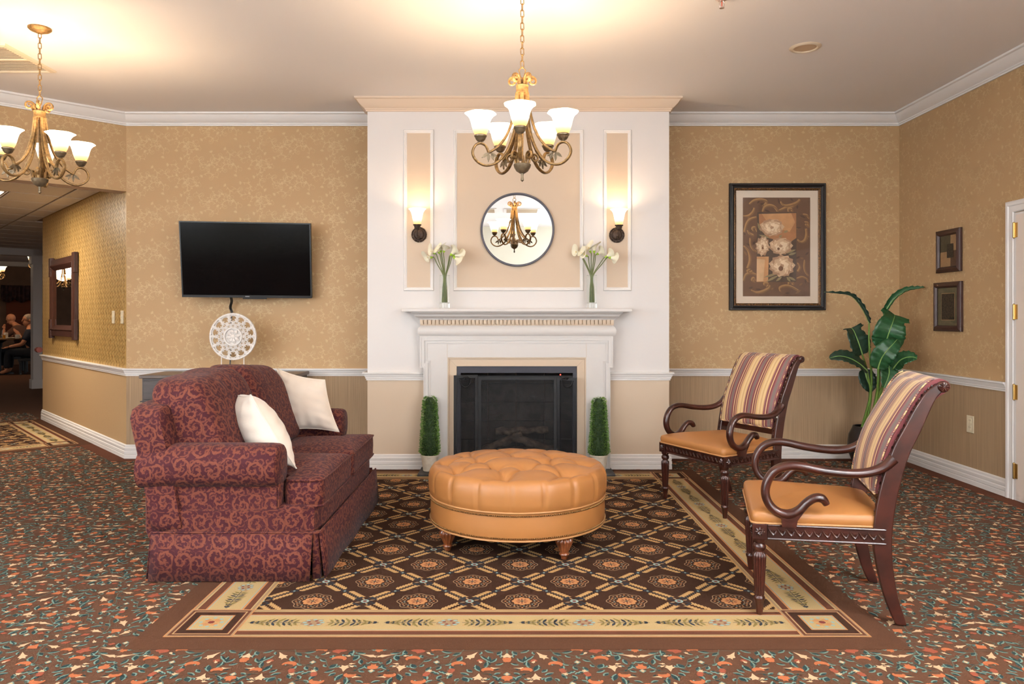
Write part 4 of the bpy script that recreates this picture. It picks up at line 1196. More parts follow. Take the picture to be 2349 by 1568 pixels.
def lily(vx, end, tip, base_x, label, k):
    """stem from inside the vase to END, bloom from END towards TIP (pixels at the mantel's depth)"""
    Y = 5.985 - 0.03 * ((k * 37) % 5 - 2) / 2
    e = P(end[0], end[1], Y); p = P(tip[0], tip[1], Y - 0.012)
    b = Vector((vx + base_x, 6.0 + 0.012 * ((k * 13) % 3 - 1), 1.331 + 0.049)); mid = Vector((vx + base_x * 0.6, 6.0, 1.331 + 0.265))
    t = thing('calla_lily', label, 'flower', tuple(b), 0, 'calla lilies in the mantel vases')
    d = (p - e).normalized()
    pts = catmull([b, b.lerp(mid, 0.5), mid, mid.lerp(e, 0.55) + Vector((0, 0, 0.012)), e - d * 0.012, e], 6)
    MB().tube(pts, 0.0042, 8).build('stem', 'lily_stem', t, smooth=True, world=True)
    # trumpet: spathe flaring to a pointed lip
    L = (p - e).length * 1.25; up = Vector((0, -0.4, 1)); s1 = d.cross(up).normalized(); s2 = s1.cross(d).normalized()
    vs, fs = [], []; n, q = 18, 8
    for i in range(q):
        f = i / (q - 1); r = 0.007 + 0.013 * f + 0.026 * f ** 3.5
        for j in range(n):
            a = 2 * PI * j / n
            lip = 0.30 * f * f * math.cos(a - 0.6) + 0.12 * f ** 4 * max(0, math.cos(a - 0.6)) ** 6 - 0.16 * f ** 5
            rr = r * (1 + 0.25 * f * f * math.cos(a - 0.6))
            vs.append(e + d * (L * (f * (0.8 + lip))) + s1 * (rr * math.cos(a)) + s2 * (rr * math.sin(a)))
    for i in range(q - 1):
        for j in range(n): fs.append((i * n + j, i * n + (j + 1) % n, (i + 1) * n + (j + 1) % n, (i + 1) * n + j))
    mb = MB(); mb.add(vs, fs, 0); mb.m = [1 if i < n * 2 else 0 for i in range(len(fs))]
    mb.build('bloom', ['lily_petal', 'lily_throat'], t, smooth='all', world=True)
    MB().tube([e + d * 0.01, e + d * L * 0.55], [0.004, 0.003], 6).build('spadix', 'lily_spadix', t, smooth=True, world=True)
Z1 = lambda zx, zy: (930 + zx / 6.03, 460 + zy / 6.03)
Z2 = lambda zx, zy: (1290 + zx / 6.03, 460 + zy / 6.03)
LEFT = [((375, 785), (262, 790), 'lowest calla lily drooping to the left in the vase nearer the sofa'), ((412, 735), (320, 680), 'calla lily bending up left in the vase nearer the sofa'), ((470, 730), (425, 650), 'broad calla lily left of centre in the vase nearer the sofa'),
        ((495, 715), (478, 615), 'tallest calla lily standing upright in the vase nearer the sofa'), ((530, 715), (548, 625), 'upright calla lily just right of centre in the vase nearer the sofa'),
        ((640, 765), (800, 745), 'calla lily arching to the far right in the vase nearer the sofa'), ((620, 760), (700, 665), 'calla lily opening upward on the right side of the vase nearer the sofa'), ((660, 780), (760, 840), 'calla lily drooping down right in the vase nearer the sofa')]
RIGHT = [((240, 740), (155, 690), 'calla lily at the far left of the vase nearer the chairs'), ((285, 780), (250, 690), 'calla lily leaning up left in the vase nearer the chairs'), ((345, 770), (270, 720), 'low calla lily facing left in the vase nearer the chairs'),
         ((395, 720), (350, 615), 'tall calla lily left of centre in the vase nearer the chairs'), ((440, 725), (440, 600), 'tallest calla lily at the centre of the vase nearer the chairs'), ((475, 745), (560, 690), 'calla lily leaning up right in the vase nearer the chairs'),
         ((590, 785), (690, 730), 'upper calla lily at the far right of the vase nearer the chairs'), ((640, 788), (750, 800), 'calla lily drooping at the far right of the vase nearer the chairs')]
for k, (e, tp, lb) in enumerate(LEFT): lily(xl, Z1(*e), Z1(*tp), (k - 3.5) * 0.0055, lb, k)
for k, (e, tp, lb) in enumerate(RIGHT): lily(xr, Z2(*e), Z2(*tp), (k - 3.5) * 0.0055, lb, k)

# topiaries
def topiary(px, label, seed, z1):
    rnd = random.Random(seed); Y = 5.95; x = pxX(px, Y); zb = 0.022
    t = thing('potted_topiary', label, 'plant', (x, Y, zb), 0, 'boxwood topiaries on the hearth')
    f = lambda th, z, r: r * (1 + 0.012 * math.sin(z * 300 + 2 * math.sin(5 * th)))
    MB().lathe([(0.0, 0.0), (0.05, 0.0), (0.054, 0.004)] + [(0.054 + 0.016 * k / 14, 0.004 + 0.112 * k / 14) for k in range(15)] + [(0.074, 0.118), (0.074, 0.13), (0.066, 0.13), (0.062, 0.115), (0.0, 0.112)], 32, rfun=f).build('pot', 'pot_white', t, smooth=45)
    zc0, zc1 = 0.122, z1 - zb
    H = zc1 - zc0
    R = lambda f: (0.078 - 0.030 * f) * (min(1, (f + 0.04) / 0.1) ** 0.5) * (min(1, (1 - f) / 0.06 + 0.25) ** 0.5 if f > 0.94 else 1)
    MB().lathe([(0.0, zc0)] + [(R(k / 12) * 0.9, zc0 + H * k / 12) for k in range(13)] + [(0.0, zc1 - 0.004)], 20).build('core', 'boxwood_core', t, smooth=True)
    mb = MB(); N = 3600
    for i in range(N):
        fz = rnd.random(); a = rnd.uniform(0, 2 * PI); r = R(fz) * rnd.uniform(0.84, 1.08)
        out = Vector((math.cos(a), math.sin(a), rnd.uniform(-0.2, 0.7))).normalized()
        p = Vector((r * math.cos(a), r * math.sin(a), zc0 + fz * H + (rnd.uniform(0, .014) if fz > 0.96 else 0)))
        side = out.cross(Vector((rnd.uniform(-1, 1), rnd.uniform(-1, 1), rnd.uniform(-.3, 1)))).normalized()
        l = rnd.uniform(0.010, 0.018); w_ = l * 0.42
        nn = out.cross(side) * (l * 0.15)
        mb.add([p, p + out * l * .5 + side * w_ * .5 + nn, p + out * l, p + out * l * .5 - side * w_ * .5 + nn], [(0, 1, 2, 3)], 1 if rnd.random() < 0.35 else 0)
    o = mb.build('foliage', ['boxwood', 'boxwood_light'], t, normals=False); o['kind'] = 'stuff'
topiary(986, 'slim boxwood topiary in white pot on the hearth, nearer the sofa', 3, 0.612)
topiary(1374, 'slim boxwood topiary in white pot on the hearth, nearer the striped chairs', 4, 0.603)

# ================================================================== TELEVISION WALL
tl, tr, br, bl = P(407, 507, 6.27), P(710.5, 511.5, 6.375), P(717, 684, 6.475), P(421, 680.5, 6.365)
ctr = (tl + tr + br + bl) / 4
ux = ((tr - tl) + (br - bl)).normalized(); uy = ((tl - bl) + (tr - br)); uy = (uy - ux * uy.dot(ux)).normalized()
TW, THt = ((tr - tl).length + (br - bl).length) / 2, ((tl - bl).length + (tr - br).length) / 2
t = thing('television', 'black flat screen television tilted forward on the wall above the sofa', 'television', tuple(ctr))
nz = ux.cross(uy)
MB().slab(ctr - nz * 0.004, ux, uy, TW, THt, 0.045).build('casing', 'black_plastic', t, world=True, bevel=0.004)
MB().frame(ctr, ux, uy, TW, THt, [(0, -0.004), (0, 0.004), (0.01, 0.004), (0.012, 0.0)]).build('bezel', 'black_plastic', t, world=True)
MB().slab(ctr - uy * (THt / 2 - 0.0105) + nz * 0.005, ux, uy, TW - 0.002, 0.021, 0.008).build('bottom_bezel', 'black_plastic', t, world=True)
MB().slab(ctr + nz * 0.0005 + uy * 0.006, ux, uy, TW - 0.02, THt - 0.03, 0.003).build('screen', 'tv_screen', t, world=True)
MB().slab(ctr - uy * (THt / 2 - 0.0105) + nz * 0.0057, ux, uy, 0.036, 0.0075, 0.002).build('logo', 'logo_grey', t, world=True)
MB().slab(ctr - uy * (THt / 2 + 0.006) + nz * 0.0 - ux * 0.0 + ux * 0.06, ux, uy, 0.2, 0.012, 0.02).build('sensor_lip', 'black_plastic', t, world=True)
mb = MB(); mid = ctr - nz * 0.049
mb.slab(mid, ux, uy, 0.4, 0.3, 0.02)
b0 = mid - nz * 0.02
mb.tube([b0, (b0.x + 0.01, YB - 0.01, b0.z)], 0.03, 8)
mb.box(b0.x - 0.12, b0.x + 0.12, YB - 0.015, YB - 0.004, b0.z - 0.15, b0.z + 0.15)
mb.build('wall_bracket', 'black_plastic', t, world=True)
pts = catmull([P(527, 676, 6.45), P(530, 690, 6.5), P(527, 705, 6.53), P(531, 722, 6.54), P(529, 775, 6.54), P(528, 830, 6.54), P(526, 846, 6.50), P(526, 852, 6.46)], 6)
mb = MB().tube(pts, 0.006, 6); mb.tube([p + Vector((0.011, 0.004, 0)) for p in pts[:18]], 0.005, 6)
tag(mb.build('power_cord', 'black_plastic', smooth=True), 'black cord hanging below the television behind the white disc', 'cord')

# console table
kx0, kx1, ky0, ky1, kz = -3.0, -1.77, 6.06, 6.52, 0.785
t = thing('console_cabinet', 'dark grey wooden console cabinet behind the burgundy sofa', 'cabinet', ((kx0 + kx1) / 2, (ky0 + ky1) / 2, 0))
MB().box(kx0 - 0.02, kx1 + 0.02, ky0 - 0.02, ky1 + 0.005, kz - 0.028, kz).build('top', 'console_top', t, world=True, bevel=0.004)
MB().box(kx0, kx1, ky0, ky1, 0.08, kz - 0.028).build('body', 'console_grey', t, world=True)
for i in range(3):
    w_ = (kx1 - kx0) / 3; x0 = kx0 + i * w_
    d = MB().box(x0 + 0.015, x0 + w_ - 0.015, ky0 - 0.016, ky0 + 0.002, kz - 0.2, kz - 0.045).build('drawer', 'console_grey', t, world=True, bevel=0.004)
    k = MB().ball((0, 0, 0), 0.013, seg=10, rings=6).build('knob', 'black_plastic', d, smooth=True); k.location = (x0 + w_ / 2 - (kx0 + kx1) / 2, ky0 - 0.028 - (ky0 + ky1) / 2, kz - 0.122)
    MB().box(x0 + 0.015, x0 + w_ - 0.015, ky0 - 0.016, ky0 + 0.002, 0.11, kz - 0.235).build('door', 'console_grey', t, world=True, bevel=0.004)
MB().box(kx0 - 0.012, kx1 + 0.012, ky0 - 0.014, ky1, kz - 0.222, kz - 0.212).build('moulding', 'console_grey', t, world=True)
for x in (kx0 + 0.03, kx1 - 0.03):
    for y in (ky0 + 0.03, ky1 - 0.03): MB().box(x - 0.025, x + 0.025, y - 0.025, y + 0.025, 0.004, 0.08).build('leg', 'console_grey', t, world=True)

# pierced white disc on a stand
DY = 6.27
dc = P(535, 771.5, DY); DR = 53.3 / F * DY
t = thing('pierced_disc', 'white pierced carved disc on thin wire stand above the sofa', 'ornament', (dc.x, DY, kz + 0.002))
def ring(mb, r0, r1, y0, y1, n=64, c=None):
    c = c or dc
    vs, fs = [], []
    for k in range(n):
        a = 2 * PI * k / n; ca, sa = math.cos(a), math.sin(a)
        for r, y in ((r0, y0), (r1, y0), (r1, y1), (r0, y1)): vs.append((c.x + r * ca, DY + y, c.z + r * sa))
    for k in range(n):
        b = (k + 1) % n
        for j in range(4): fs.append((k * 4 + j, b * 4 + j, b * 4 + (j + 1) % 4, k * 4 + (j + 1) % 4))
    mb.add(vs, fs)
mb = MB(); ring(mb, DR * 0.94, DR, -0.012, 0.012)
for k in range(90):
    a = 2 * PI * k / 90; mb.ball((dc.x + DR * 0.985 * math.cos(a), DY - 0.008, dc.z + DR * 0.985 * math.sin(a)), 0.007, seg=6, rings=4)
mb.build('rim', 'disc_white', t, world=True, smooth=40)
mb = MB()      # scallops joining the rim, leaving crescent openings
for k in range(14):
    a = 2 * PI * (k + 0.5) / 14; rr = DR * 0.80
    c0 = Vector((dc.x + rr * math.cos(a), DY, dc.z + rr * math.sin(a)))
    e1 = Vector((math.cos(a), 0, math.sin(a))); e2 = Vector((-math.sin(a), 0, math.cos(a)))
    pts = [c0 + e1 * (0.115 * DR * math.cos(b)) + e2 * (0.16 * DR * math.sin(b)) for b in [-PI * 0.62 + PI * 1.24 * q / 10 for q in range(11)]]
    mb.tube(pts, 0.0062, 6, 1.5, (0, 1, 0))
    tip = [Vector((dc.x + DR * q * math.cos(2 * PI * k / 14), DY, dc.z + DR * q * math.sin(2 * PI * k / 14))) for q in (0.74, 0.95)]
    mb.tube(tip, [0.008, 0.016], 6, 0.8, (0, 1, 0))
mb.build('scallops', 'disc_white', t, world=True, smooth=True)
mb = MB()      # lattice of small petals
for rr, nn, ph in ((0.465, 14, 0.0), (0.585, 14, 0.5), (0.70, 14, 0.0)):
    for k in range(nn):
        a = 2 * PI * (k + ph) / nn
        c0 = Vector((dc.x + rr * DR * math.cos(a), DY, dc.z + rr * DR * math.sin(a)))
        for q in range(6):
            b = a + PI * q / 3; l = 0.105 * DR * (0.7 + 0.6 * rr)
            e = c0 + Vector((math.cos(b), 0, math.sin(b))) * l
            mb.tube([c0, (c0 + e) / 2 + Vector((0, -0.003, 0)), e], [0.003, 0.0062, 0.003], 6, 1.2, (0, 1, 0))
        mb.ball(c0 + Vector((0, -0.006, 0)), 0.0055, seg=6, rings=4)
mb.build('lattice', 'disc_white', t, world=True, smooth=True)
mb = MB(); ring(mb, DR * 0.34, DR * 0.40, -0.014, 0.01, 48); ring(mb, 0.001, DR * 0.35, 0.002, 0.008, 32)
for k in range(8):
    a = 2 * PI * k / 8 + 0.2; c0 = dc + Vector((math.cos(a), 0, math.sin(a))) * (DR * 0.08); e = dc + Vector((math.cos(a), 0, math.sin(a))) * (DR * 0.31)
    mb.tube([Vector((c0.x, DY - 0.004, c0.z)), Vector(((c0.x * .45 + e.x * .55), DY - 0.008, c0.z * .45 + e.z * .55)), Vector((e.x, DY - 0.004, e.z))], [0.006, 0.017, 0.005], 8, 0.5, (0, 1, 0))
mb.ball((dc.x, DY - 0.005, dc.z), DR * 0.09, (1, 0.5, 1))
mb.build('centre_rosette', 'disc_white', t, world=True, smooth=40)
for px_ in (508, 559.5):
    x = pxX(px_, DY); MB().tube([(x, DY, kz + 0.02), (x, DY, dc.z - DR * 0.83)], 0.0042, 8).build('stand_leg', 'disc_white', t, world=True, smooth=True)
MB().box(pxX(498, DY), pxX(572, DY), DY - 0.05, DY + 0.06, kz + 0.002, kz + 0.026).build('base', 'disc_white', t, world=True, bevel=0.003)

# ================================================================== SOFA
sofa = t = thing('sofa', 'burgundy and copper scroll damask loveseat with rolled arms and skirt', 'sofa', (-1.3, 4.265, 0))
def puff(cx_, cy_, cz_, sx, sy, sz, e=5.0, n=14, fn=None):
    """rounded upholstered block (superellipsoid on a cube grid)"""
    mb = MB(); idx = {}
    def V(p):
        k = tuple(round(c, 5) for c in p)
        if k not in idx:
            x, y, z = p; l = (abs(x) ** e + abs(y) ** e + abs(z) ** e) ** (1 / e)
            q = Vector((x / l * sx / 2, y / l * sy / 2, z / l * sz / 2))
            if fn: q = fn(q)
            idx[k] = len(mb.v); mb.v.append((q.x + cx_, q.y + cy_, q.z + cz_))
        return idx[k]
    g = [math.tan((-1 + 2 * i / n) * PI / 4) for i in range(n + 1)]
    for ax in range(3):
        for s_ in (-1, 1):
            for i in range(n):
                for j in range(n):
                    q = []
                    for a, b in ((g[i], g[j]), (g[i + 1], g[j]), (g[i + 1], g[j + 1]), (g[i], g[j + 1])):
                        p = [0, 0, 0]; p[ax] = s_; p[(ax + 1) % 3] = a * s_; p[(ax + 2) % 3] = b; q.append(V(p))
                    mb.f.append(tuple(q)); mb.m.append(0)
    return mb
def pad(outline, zbot, ztop, crown, c, rim=0.03, rings=10, wave=None):
    """upholstered pad over a star-shaped plan OUTLINE around centre C, with soft edges and a crown"""
    out = [Vector(p) for p in outline]; c = Vector(c); n = len(out); mb = MB()
    H = ztop - zbot
    prof = [(0.0, zbot)] + [(1.0, zbot, rim)]
    prof = [(1.0, zbot, rim * 0.5), (1.0, zbot + H * 0.06, rim * 0.12), (1.0, zbot + H * 0.25, -rim * 0.1), (1.0, zbot + H * 0.5, -rim * 0.25), (1.0, zbot + H * 0.75, -rim * 0.1), (1.0, zbot + H * 0.92, rim * 0.15), (1.0, ztop, rim * 0.55)]
    rows = []
    for s_, z, ins in prof: rows.append([(p - (p - c).normalized() * ins) for p in out] and [((p - (p - c).normalized() * ins), z) for p in out])
    for k in range(1, rings):
        f = 1 - k / rings
        rows.append([(c + (p - (p - c).normalized() * rim * 0.55 - c) * f, ztop + crown * (1 - f ** 2.4) + (wave(c + (p - c) * f) if wave else 0)) for p in out])
    for r in rows:
        for p, z in r: mb.v.append((p.x, p.y, z))
    for i in range(len(rows) - 1):
        for j in range(n): mb.f.append((i * n + j, i * n + (j + 1) % n, (i + 1) * n + (j + 1) % n, (i + 1) * n + j)); mb.m.append(0)
    mb.v.append((c.x, c.y, ztop + crown)); k = len(mb.v) - 1; b = (len(rows) - 1) * n
    for j in range(n): mb.f.append((b + j, b + (j + 1) % n, k)); mb.m.append(0)
    mb.f.append(tuple(reversed(range(n)))); mb.m.append(0)
    return mb
def dense(pts, step=0.03, rad=0.03):
    """polygon with rounded corners, resampled"""
    pts = [Vector(p) for p in pts]; n = len(pts); out = []
    for i in range(n):
        p0, p1, p2 = pts[i - 1], pts[i], pts[(i + 1) % n]
        d0 = (p0 - p1); d1 = (p2 - p1); r = min(rad, d0.length / 2.2, d1.length / 2.2)
        a = p1 + d0.normalized() * r; b = p1 + d1.normalized() * r
        for k in range(5):
            q = k / 4; out.append(a * (1 - q) ** 2 + p1 * 2 * q * (1 - q) + b * q * q)
    res = []
    for i in range(len(out)):
        a, b = out[i], out[(i + 1) % len(out)]; k = max(1, int((b - a).length / step))
        for q in range(k): res.append(a.lerp(b, q / k))
    return res
SY0, SY1 = 3.50, 5.03
def sofa_part(mb, name, **kw): return mb.build(name, 'damask', sofa, world=True, uv='box', smooth=kw.pop('smooth', 50), **kw)
# base and arm blocks
sofa_part(puff(-1.31, 4.265, 0.27, 0.80, 1.50, 0.17, 14, 10), 'seat_base')
mirror_y = lambda y: SY0 + SY1 - y
for side in (0, 1):
    Yc_ = (lambda y: y) if side == 0 else mirror_y
    # arm panel below the roll, slightly sunk
    y0, y1 = sorted((Yc_(3.525), Yc_(3.68)))
    sofa_part(puff(-1.415, (y0 + y1) / 2, 0.34, 0.65, y1 - y0, 0.30, 16, 10), 'arm_panel')
    # rolled arm: section in (y, z) swept along x with a soft front end
    sec = [(0.0, -0.098), (-0.055, -0.09), (-0.098, -0.055), (-0.112, 0.0), (-0.100, 0.055), (-0.062, 0.094), (0.0, 0.108), (0.06, 0.098), (0.098, 0.062), (0.110, 0.0), (0.104, -0.06), (0.07, -0.098)]
    sec = [(p.x, p.y) for p in catmull([(a, b, 0) for a, b in sec] + [(0.0, -0.098, 0)], 3)][:-1]
    mb = MB(); xs_ = [(-1.755, 0.95), (-1.70, 0.98), (-1.6, 1.0), (-1.4, 1.0), (-1.25, 1.0), (-1.145, 0.995), (-1.112, 0.97), (-1.098, 0.92), (-1.092, 0.84)]
    for x, s_ in xs_:
        for a, b in sec: mb.v.append((x, Yc_(3.572 + a * s_), 0.538 + b * s_ - (0.012 if x < -1.65 else 0)))
    n = len(sec)
    for i in range(len(xs_) - 1):
        for j in range(n): mb.f.append((i * n + j, i * n + (j + 1) % n, (i + 1) * n + (j + 1) % n, (i + 1) * n + j)); mb.m.append(0)
    mb.f.append(tuple(range(n))); mb.f.append(tuple(reversed(range((len(xs_) - 1) * n, len(xs_) * n)))); mb.m += [0, 0]
    sofa_part(mb, 'arm', smooth=40)
# leaning back
def lean(q):
    q = q.copy(); f = (q.z + 0.325) / 0.65
    q.x -= 0.125 * f ** 1.2
    q.z += 0.03 * max(0, f - 0.5) * 2 * (1 - (q.y / 0.77) ** 2)
    return q
sofa_part(puff(-1.615, 4.265, 0.515, 0.17, 1.53, 0.62, 14, 18, lean), 'backrest')
# seat cushions, T-shaped
cw = lambda p: 0.006 * math.sin(p.y * 9) * math.sin(p.x * 7)
near = dense([(-1.47, 3.70), (-1.085, 3.70), (-1.085, 3.565), (-0.895, 3.565), (-0.895, 4.262), (-1.47, 4.262)], 0.03, 0.05)
sofa_part(pad(near, 0.338, 0.468, 0.035, (-0.99, 3.95), 0.018, 12, cw), 'seat_cushion')
far = dense([(-1.47, 4.268), (-0.895, 4.268), (-0.895, 4.965), (-1.085, 4.965), (-1.085, 4.83), (-1.47, 4.83)], 0.03, 0.05)
sofa_part(pad(far, 0.338, 0.468, 0.035, (-0.99, 4.58), 0.018, 12, cw), 'seat_cushion')
for cy_, ya in ((3.955, 1), (4.585, -1)):
    pl = [(-1.06, 3.562, 0), (-0.95, 3.562, 0), (-0.912, 3.578, 0), (-0.898, 3.615, 0), (-0.895, 3.9, 0), (-0.895, 4.24, 0)]
    if ya < 0: pl = [(x, mirror_y(y), z) for x, y, z in pl]
    mb = MB()
    for z in (0.342, 0.466): mb.tube(catmull([(p[0] + 0.004, p[1], z) for p in pl], 5), 0.0045, 6)
    sofa_part(mb, 'piping')
# back cushions
for cy_, sg in ((3.94, -1), (4.585, 1)):
    def f(q, sg=sg):
        q = q.copy(); v = q.z / 0.25; u = q.y / 0.325
        q.x *= (0.70 + 0.30 * math.cos(min(1.4, abs(v)) * 1.05)) if v > 0 else 1.0
        q.x += -0.19 * (v + 1) / 2
        q.z += 0.025 * (1 - u * u) * max(0, v) + (0.05 * max(0, v) * max(0, -sg * u))
        q.x += 0.006 * math.sin(u * 14) * max(0, v) ** 3
        return q
    sofa_part(puff(-1.475, cy_, 0.705, 0.33, 0.655, 0.46, 5.5, 20, f), 'back_cushion')
# skirt panels with pleats at the corners
def skirt(pts_top, pts_bot, name='skirt_panel'):
    n = len(pts_top); mb = MB()
    for z, P_ in ((0.232, pts_top), (0.12, [((a[0] + b[0]) / 2, (a[1] + b[1]) / 2) for a, b in zip(pts_top, pts_bot)]), (0.006, pts_bot)):
        for p in P_: mb.v.append((p[0], p[1], z))
    for i in range(2):
        for j in range(n - 1): mb.f.append((i * n + j, i * n + j + 1, (i + 1) * n + j + 1, (i + 1) * n + j)); mb.m.append(0)
    o = sofa_part(mb, name); s_ = o.modifiers.new('solid', 'SOLIDIFY'); s_.thickness = 0.008; s_.offset = 0
lin = lambda a, b, n: [(a[0] + (b[0] - a[0]) * k / n, a[1] + (b[1] - a[1]) * k / n) for k in range(n + 1)]
skirt(lin((-1.69, 3.505), (-0.925, 3.505), 12), [(p[0], p[1] - 0.012 - 0.003 * math.sin(k * 1.3)) for k, p in enumerate(lin((-1.70, 3.50), (-0.935, 3.50), 12))])
skirt(lin((-0.895, 3.52), (-0.895, 5.02), 20), [(p[0] + 0.012 + 0.004 * math.sin(k * 0.9), p[1]) for k, p in enumerate(lin((-0.885, 3.535), (-0.885, 5.02), 20))])
skirt(lin((-1.69, 5.03), (-0.92, 5.03), 12), [(p[0], p[1] + 0.012) for p in lin((-1.70, 5.03), (-0.92, 5.03), 12)])
skirt(lin((-1.70, 3.52), (-1.70, 5.02), 12), [(p[0] - 0.012, p[1]) for p in lin((-1.71, 3.52), (-1.71, 5.02), 12)])
skirt([(-0.93, 3.525), (-0.91, 3.54), (-0.90, 3.55)], [(-0.93, 3.52), (-0.90, 3.535), (-0.895, 3.56)], 'pleat')
mb = MB()
mb.tube([(-1.69, 3.502, 0.232), (-0.91, 3.502, 0.232), (-0.894, 3.515, 0.232), (-0.893, 5.0, 0.232)], 0.005, 6)
mb.tube([(-1.72, 3.565, 0.441), (-1.11, 3.565, 0.441)], 0.004, 6); mb.tube([(-1.095, 3.53, 0.44), (-1.095, 3.53, 0.235)], 0.004, 6)
sofa_part(mb, 'welt')

# throw pillows
def pillow(c4, label, th, seed):
    """C4: top-left, top-right, bottom-right, bottom-left corners of the seam"""
    tl_, tr_, br_, bl_ = [Vector(c) for c in c4]; o = (tl_ + tr_ + br_ + bl_) / 4
    en = ((tr_ - tl_) + (br_ - bl_)).cross((tl_ - bl_) + (tr_ - br_)).normalized()
    t = thing('throw_pillow', label, 'cushion', tuple(o), 0, 'white velvet pillows on the sofa')
    n = 34; mb = MB(); ph = seed * 1.7
    def at(u, v):
        k = 1 - 0.10 * (1 - v * v) * abs(u) ** 2; l = 1 - 0.10 * (1 - u * u) * abs(v) ** 2
        a, b = (u * k + 1) / 2, (v * l + 1) / 2
        return (tl_ * (1 - a) + tr_ * a) * b + (bl_ * (1 - a) + br_ * a) * (1 - b)
    for s_ in (1, -1):
        for i in range(n + 1):
            for j in range(n + 1):
                u, v = -1 + 2 * i / n, -1 + 2 * j / n
                h = max((1 - abs(u) ** 2.2) * (1 - abs(v) ** 2.2), 0) ** 0.6
                wr = 0.007 * math.sin(17 * v + 3 * u + ph) * abs(u) ** 1.5 * h ** 0.4 + 0.006 * math.sin(15 * u - 3 * v + ph) * abs(v) ** 2 * h ** 0.4 + 0.004 * math.sin(4 * u * v + ph) * h
                mb.v.append(tuple(at(u, v) + en * (s_ * (h * th / 2) + wr * s_)))
    N = (n + 1) ** 2
    for s_ in (0, 1):
        for i in range(n):
            for j in range(n):
                a = s_ * N + i * (n + 1) + j; mb.f.append((a, a + n + 1, a + n + 2, a + 1)); mb.m.append(0)
    mb.build('cover', 'velvet_white', t, smooth='all', world=True)
    seam = []
    for (i0, j0, i1, j1) in ((-1, -1, 1, -1), (1, -1, 1, 1), (1, 1, -1, 1), (-1, 1, -1, -1)):
        for k in range(20): seam.append(at(i0 + (i1 - i0) * k / 20, j0 + (j1 - j0) * k / 20))
    MB().tube(seam + [seam[0]], 0.0035, 6, cap=False).build('seam', 'velvet_white', t, smooth=True, world=True)
tf, tn, bn = P(521, 896, 4.10), P(575, 905, 3.82), P(680, 1074, 3.72)
pillow((tf, tn, bn, tf + (bn - tn)), 'white velvet pillow seen edge-on behind the near arm of the sofa', 0.2, 1)
pillow((P(635, 845, 4.93), P(745, 871, 4.86), P(778, 990, 4.76), P(653, 987, 4.80)), 'white velvet pillow facing outward against the far arm of the sofa', 0.16, 2)

# ================================================================== OTTOMAN
OX, OY, OR = 0.06, 4.20, 0.492
t = thing('tufted_ottoman', 'round caramel leather ottoman with button tufting and brass nail trim', 'ottoman', (OX, OY, 0.005))
ZB, ZM = 0.118, 0.262
MB().lathe([(0.0, ZB), (OR - 0.012, ZB), (OR - 0.003, ZB + 0.004), (OR, ZB + 0.012), (OR + 0.002, ZB + 0.07), (OR, ZM - 0.008), (OR - 0.01, ZM), (0.0, ZM)], 96).build('base_drum', 'leather', t, smooth=40)
btn = [(-.015, .056), (-.22, -.02), (.17, -.075), (-.124, -.185), (.047, -.215), (-.33, -.215), (.245, -.30), (.215, .13), (-.064, .265), (-.27, .19), (.10, .32), (.38, -.06), (-.075, -.385), (.36, .24), (-.42, .02), (-.2, .4), (.0, .44)]
btn = [(x, y) for x, y in btn if math.hypot(x, y) < 0.43]
edges = []
for i in range(len(btn)):
    ds = sorted((math.dist(btn[i], btn[j]), j) for j in range(len(btn)) if j != i)
    for d, j in ds[:4]:
        if d < 0.27 and (j, i) not in edges: edges.append((i, j))
NP = 18
for k in range(NP):
    a = 2 * PI * (k + 0.25) / NP; e = (0.5 * math.cos(a), 0.5 * math.sin(a))
    d, j = min((math.dist(e, b), j) for j, b in enumerate(btn))
    edges.append((j, e))
segs = [(np.array(btn[i]), np.array(btn[j] if isinstance(j, int) else j)) for i, j in edges]
NA, NRg = 240, 64
ths = np.arange(NA) * 2 * PI / NA
rs = np.linspace(0, 1, NRg + 1)[1:]
mb = MB(); rows = []
def hgt(X, Y):
    z = np.zeros_like(X)
    for bx_, by_ in btn:
        d2 = (X - bx_) ** 2 + (Y - by_) ** 2; z -= 0.034 * np.exp(-d2 / (2 * 0.034 ** 2)) + 0.012 * np.exp(-d2 / (2 * 0.012 ** 2))
    cr = np.zeros_like(X)
    for p, q in segs:
        d = q - p; L2 = (d ** 2).sum(); u = np.clip(((X - p[0]) * d[0] + (Y - p[1]) * d[1]) / L2, 0, 1)
        dist = np.hypot(X - p[0] - u * d[0], Y - p[1] - u * d[1])
        cr = np.maximum(cr, 0.013 * np.exp(-dist ** 2 / (2 * 0.006 ** 2)) + 0.012 * np.exp(-dist ** 2 / (2 * 0.04 ** 2)))
    return z - cr
ple = lambda th: np.exp(-(((th * NP / (2 * PI) - 0.25 + 0.5) % 1 - 0.5) * 2 * PI / NP * 0.5) ** 2 / (2 * 0.007 ** 2))
side = [(0.484, ZM - 0.004, 0.2), (0.497, ZM + 0.010, 0.5), (0.502, ZM + 0.04, 1), (0.504, ZM + 0.08, 1), (0.502, ZM + 0.112, 1), (0.496, ZM + 0.134, 1), (0.484, ZM + 0.150, 1)]
for r, z, k in side:
    rr = r - 0.012 * k * ple(ths) - 0.002 * k * np.cos(ths * NP + 0.5)
    rows.append(np.stack([rr * np.cos(ths), rr * np.sin(ths), np.full(NA, z)], 1))
for f in rs[::-1]:
    r = 0.468 * f
    X, Y = r * np.cos(ths), r * np.sin(ths)
    z = ZM + 0.150 + 0.040 * (1 - f ** 2) + hgt(X, Y) * min(1, 0.35 + (1 - f) * 6) + 0.012
    rows.append(np.stack([X, Y, z], 1))
for r in rows: mb.v.extend([tuple(p) for p in r.tolist()])
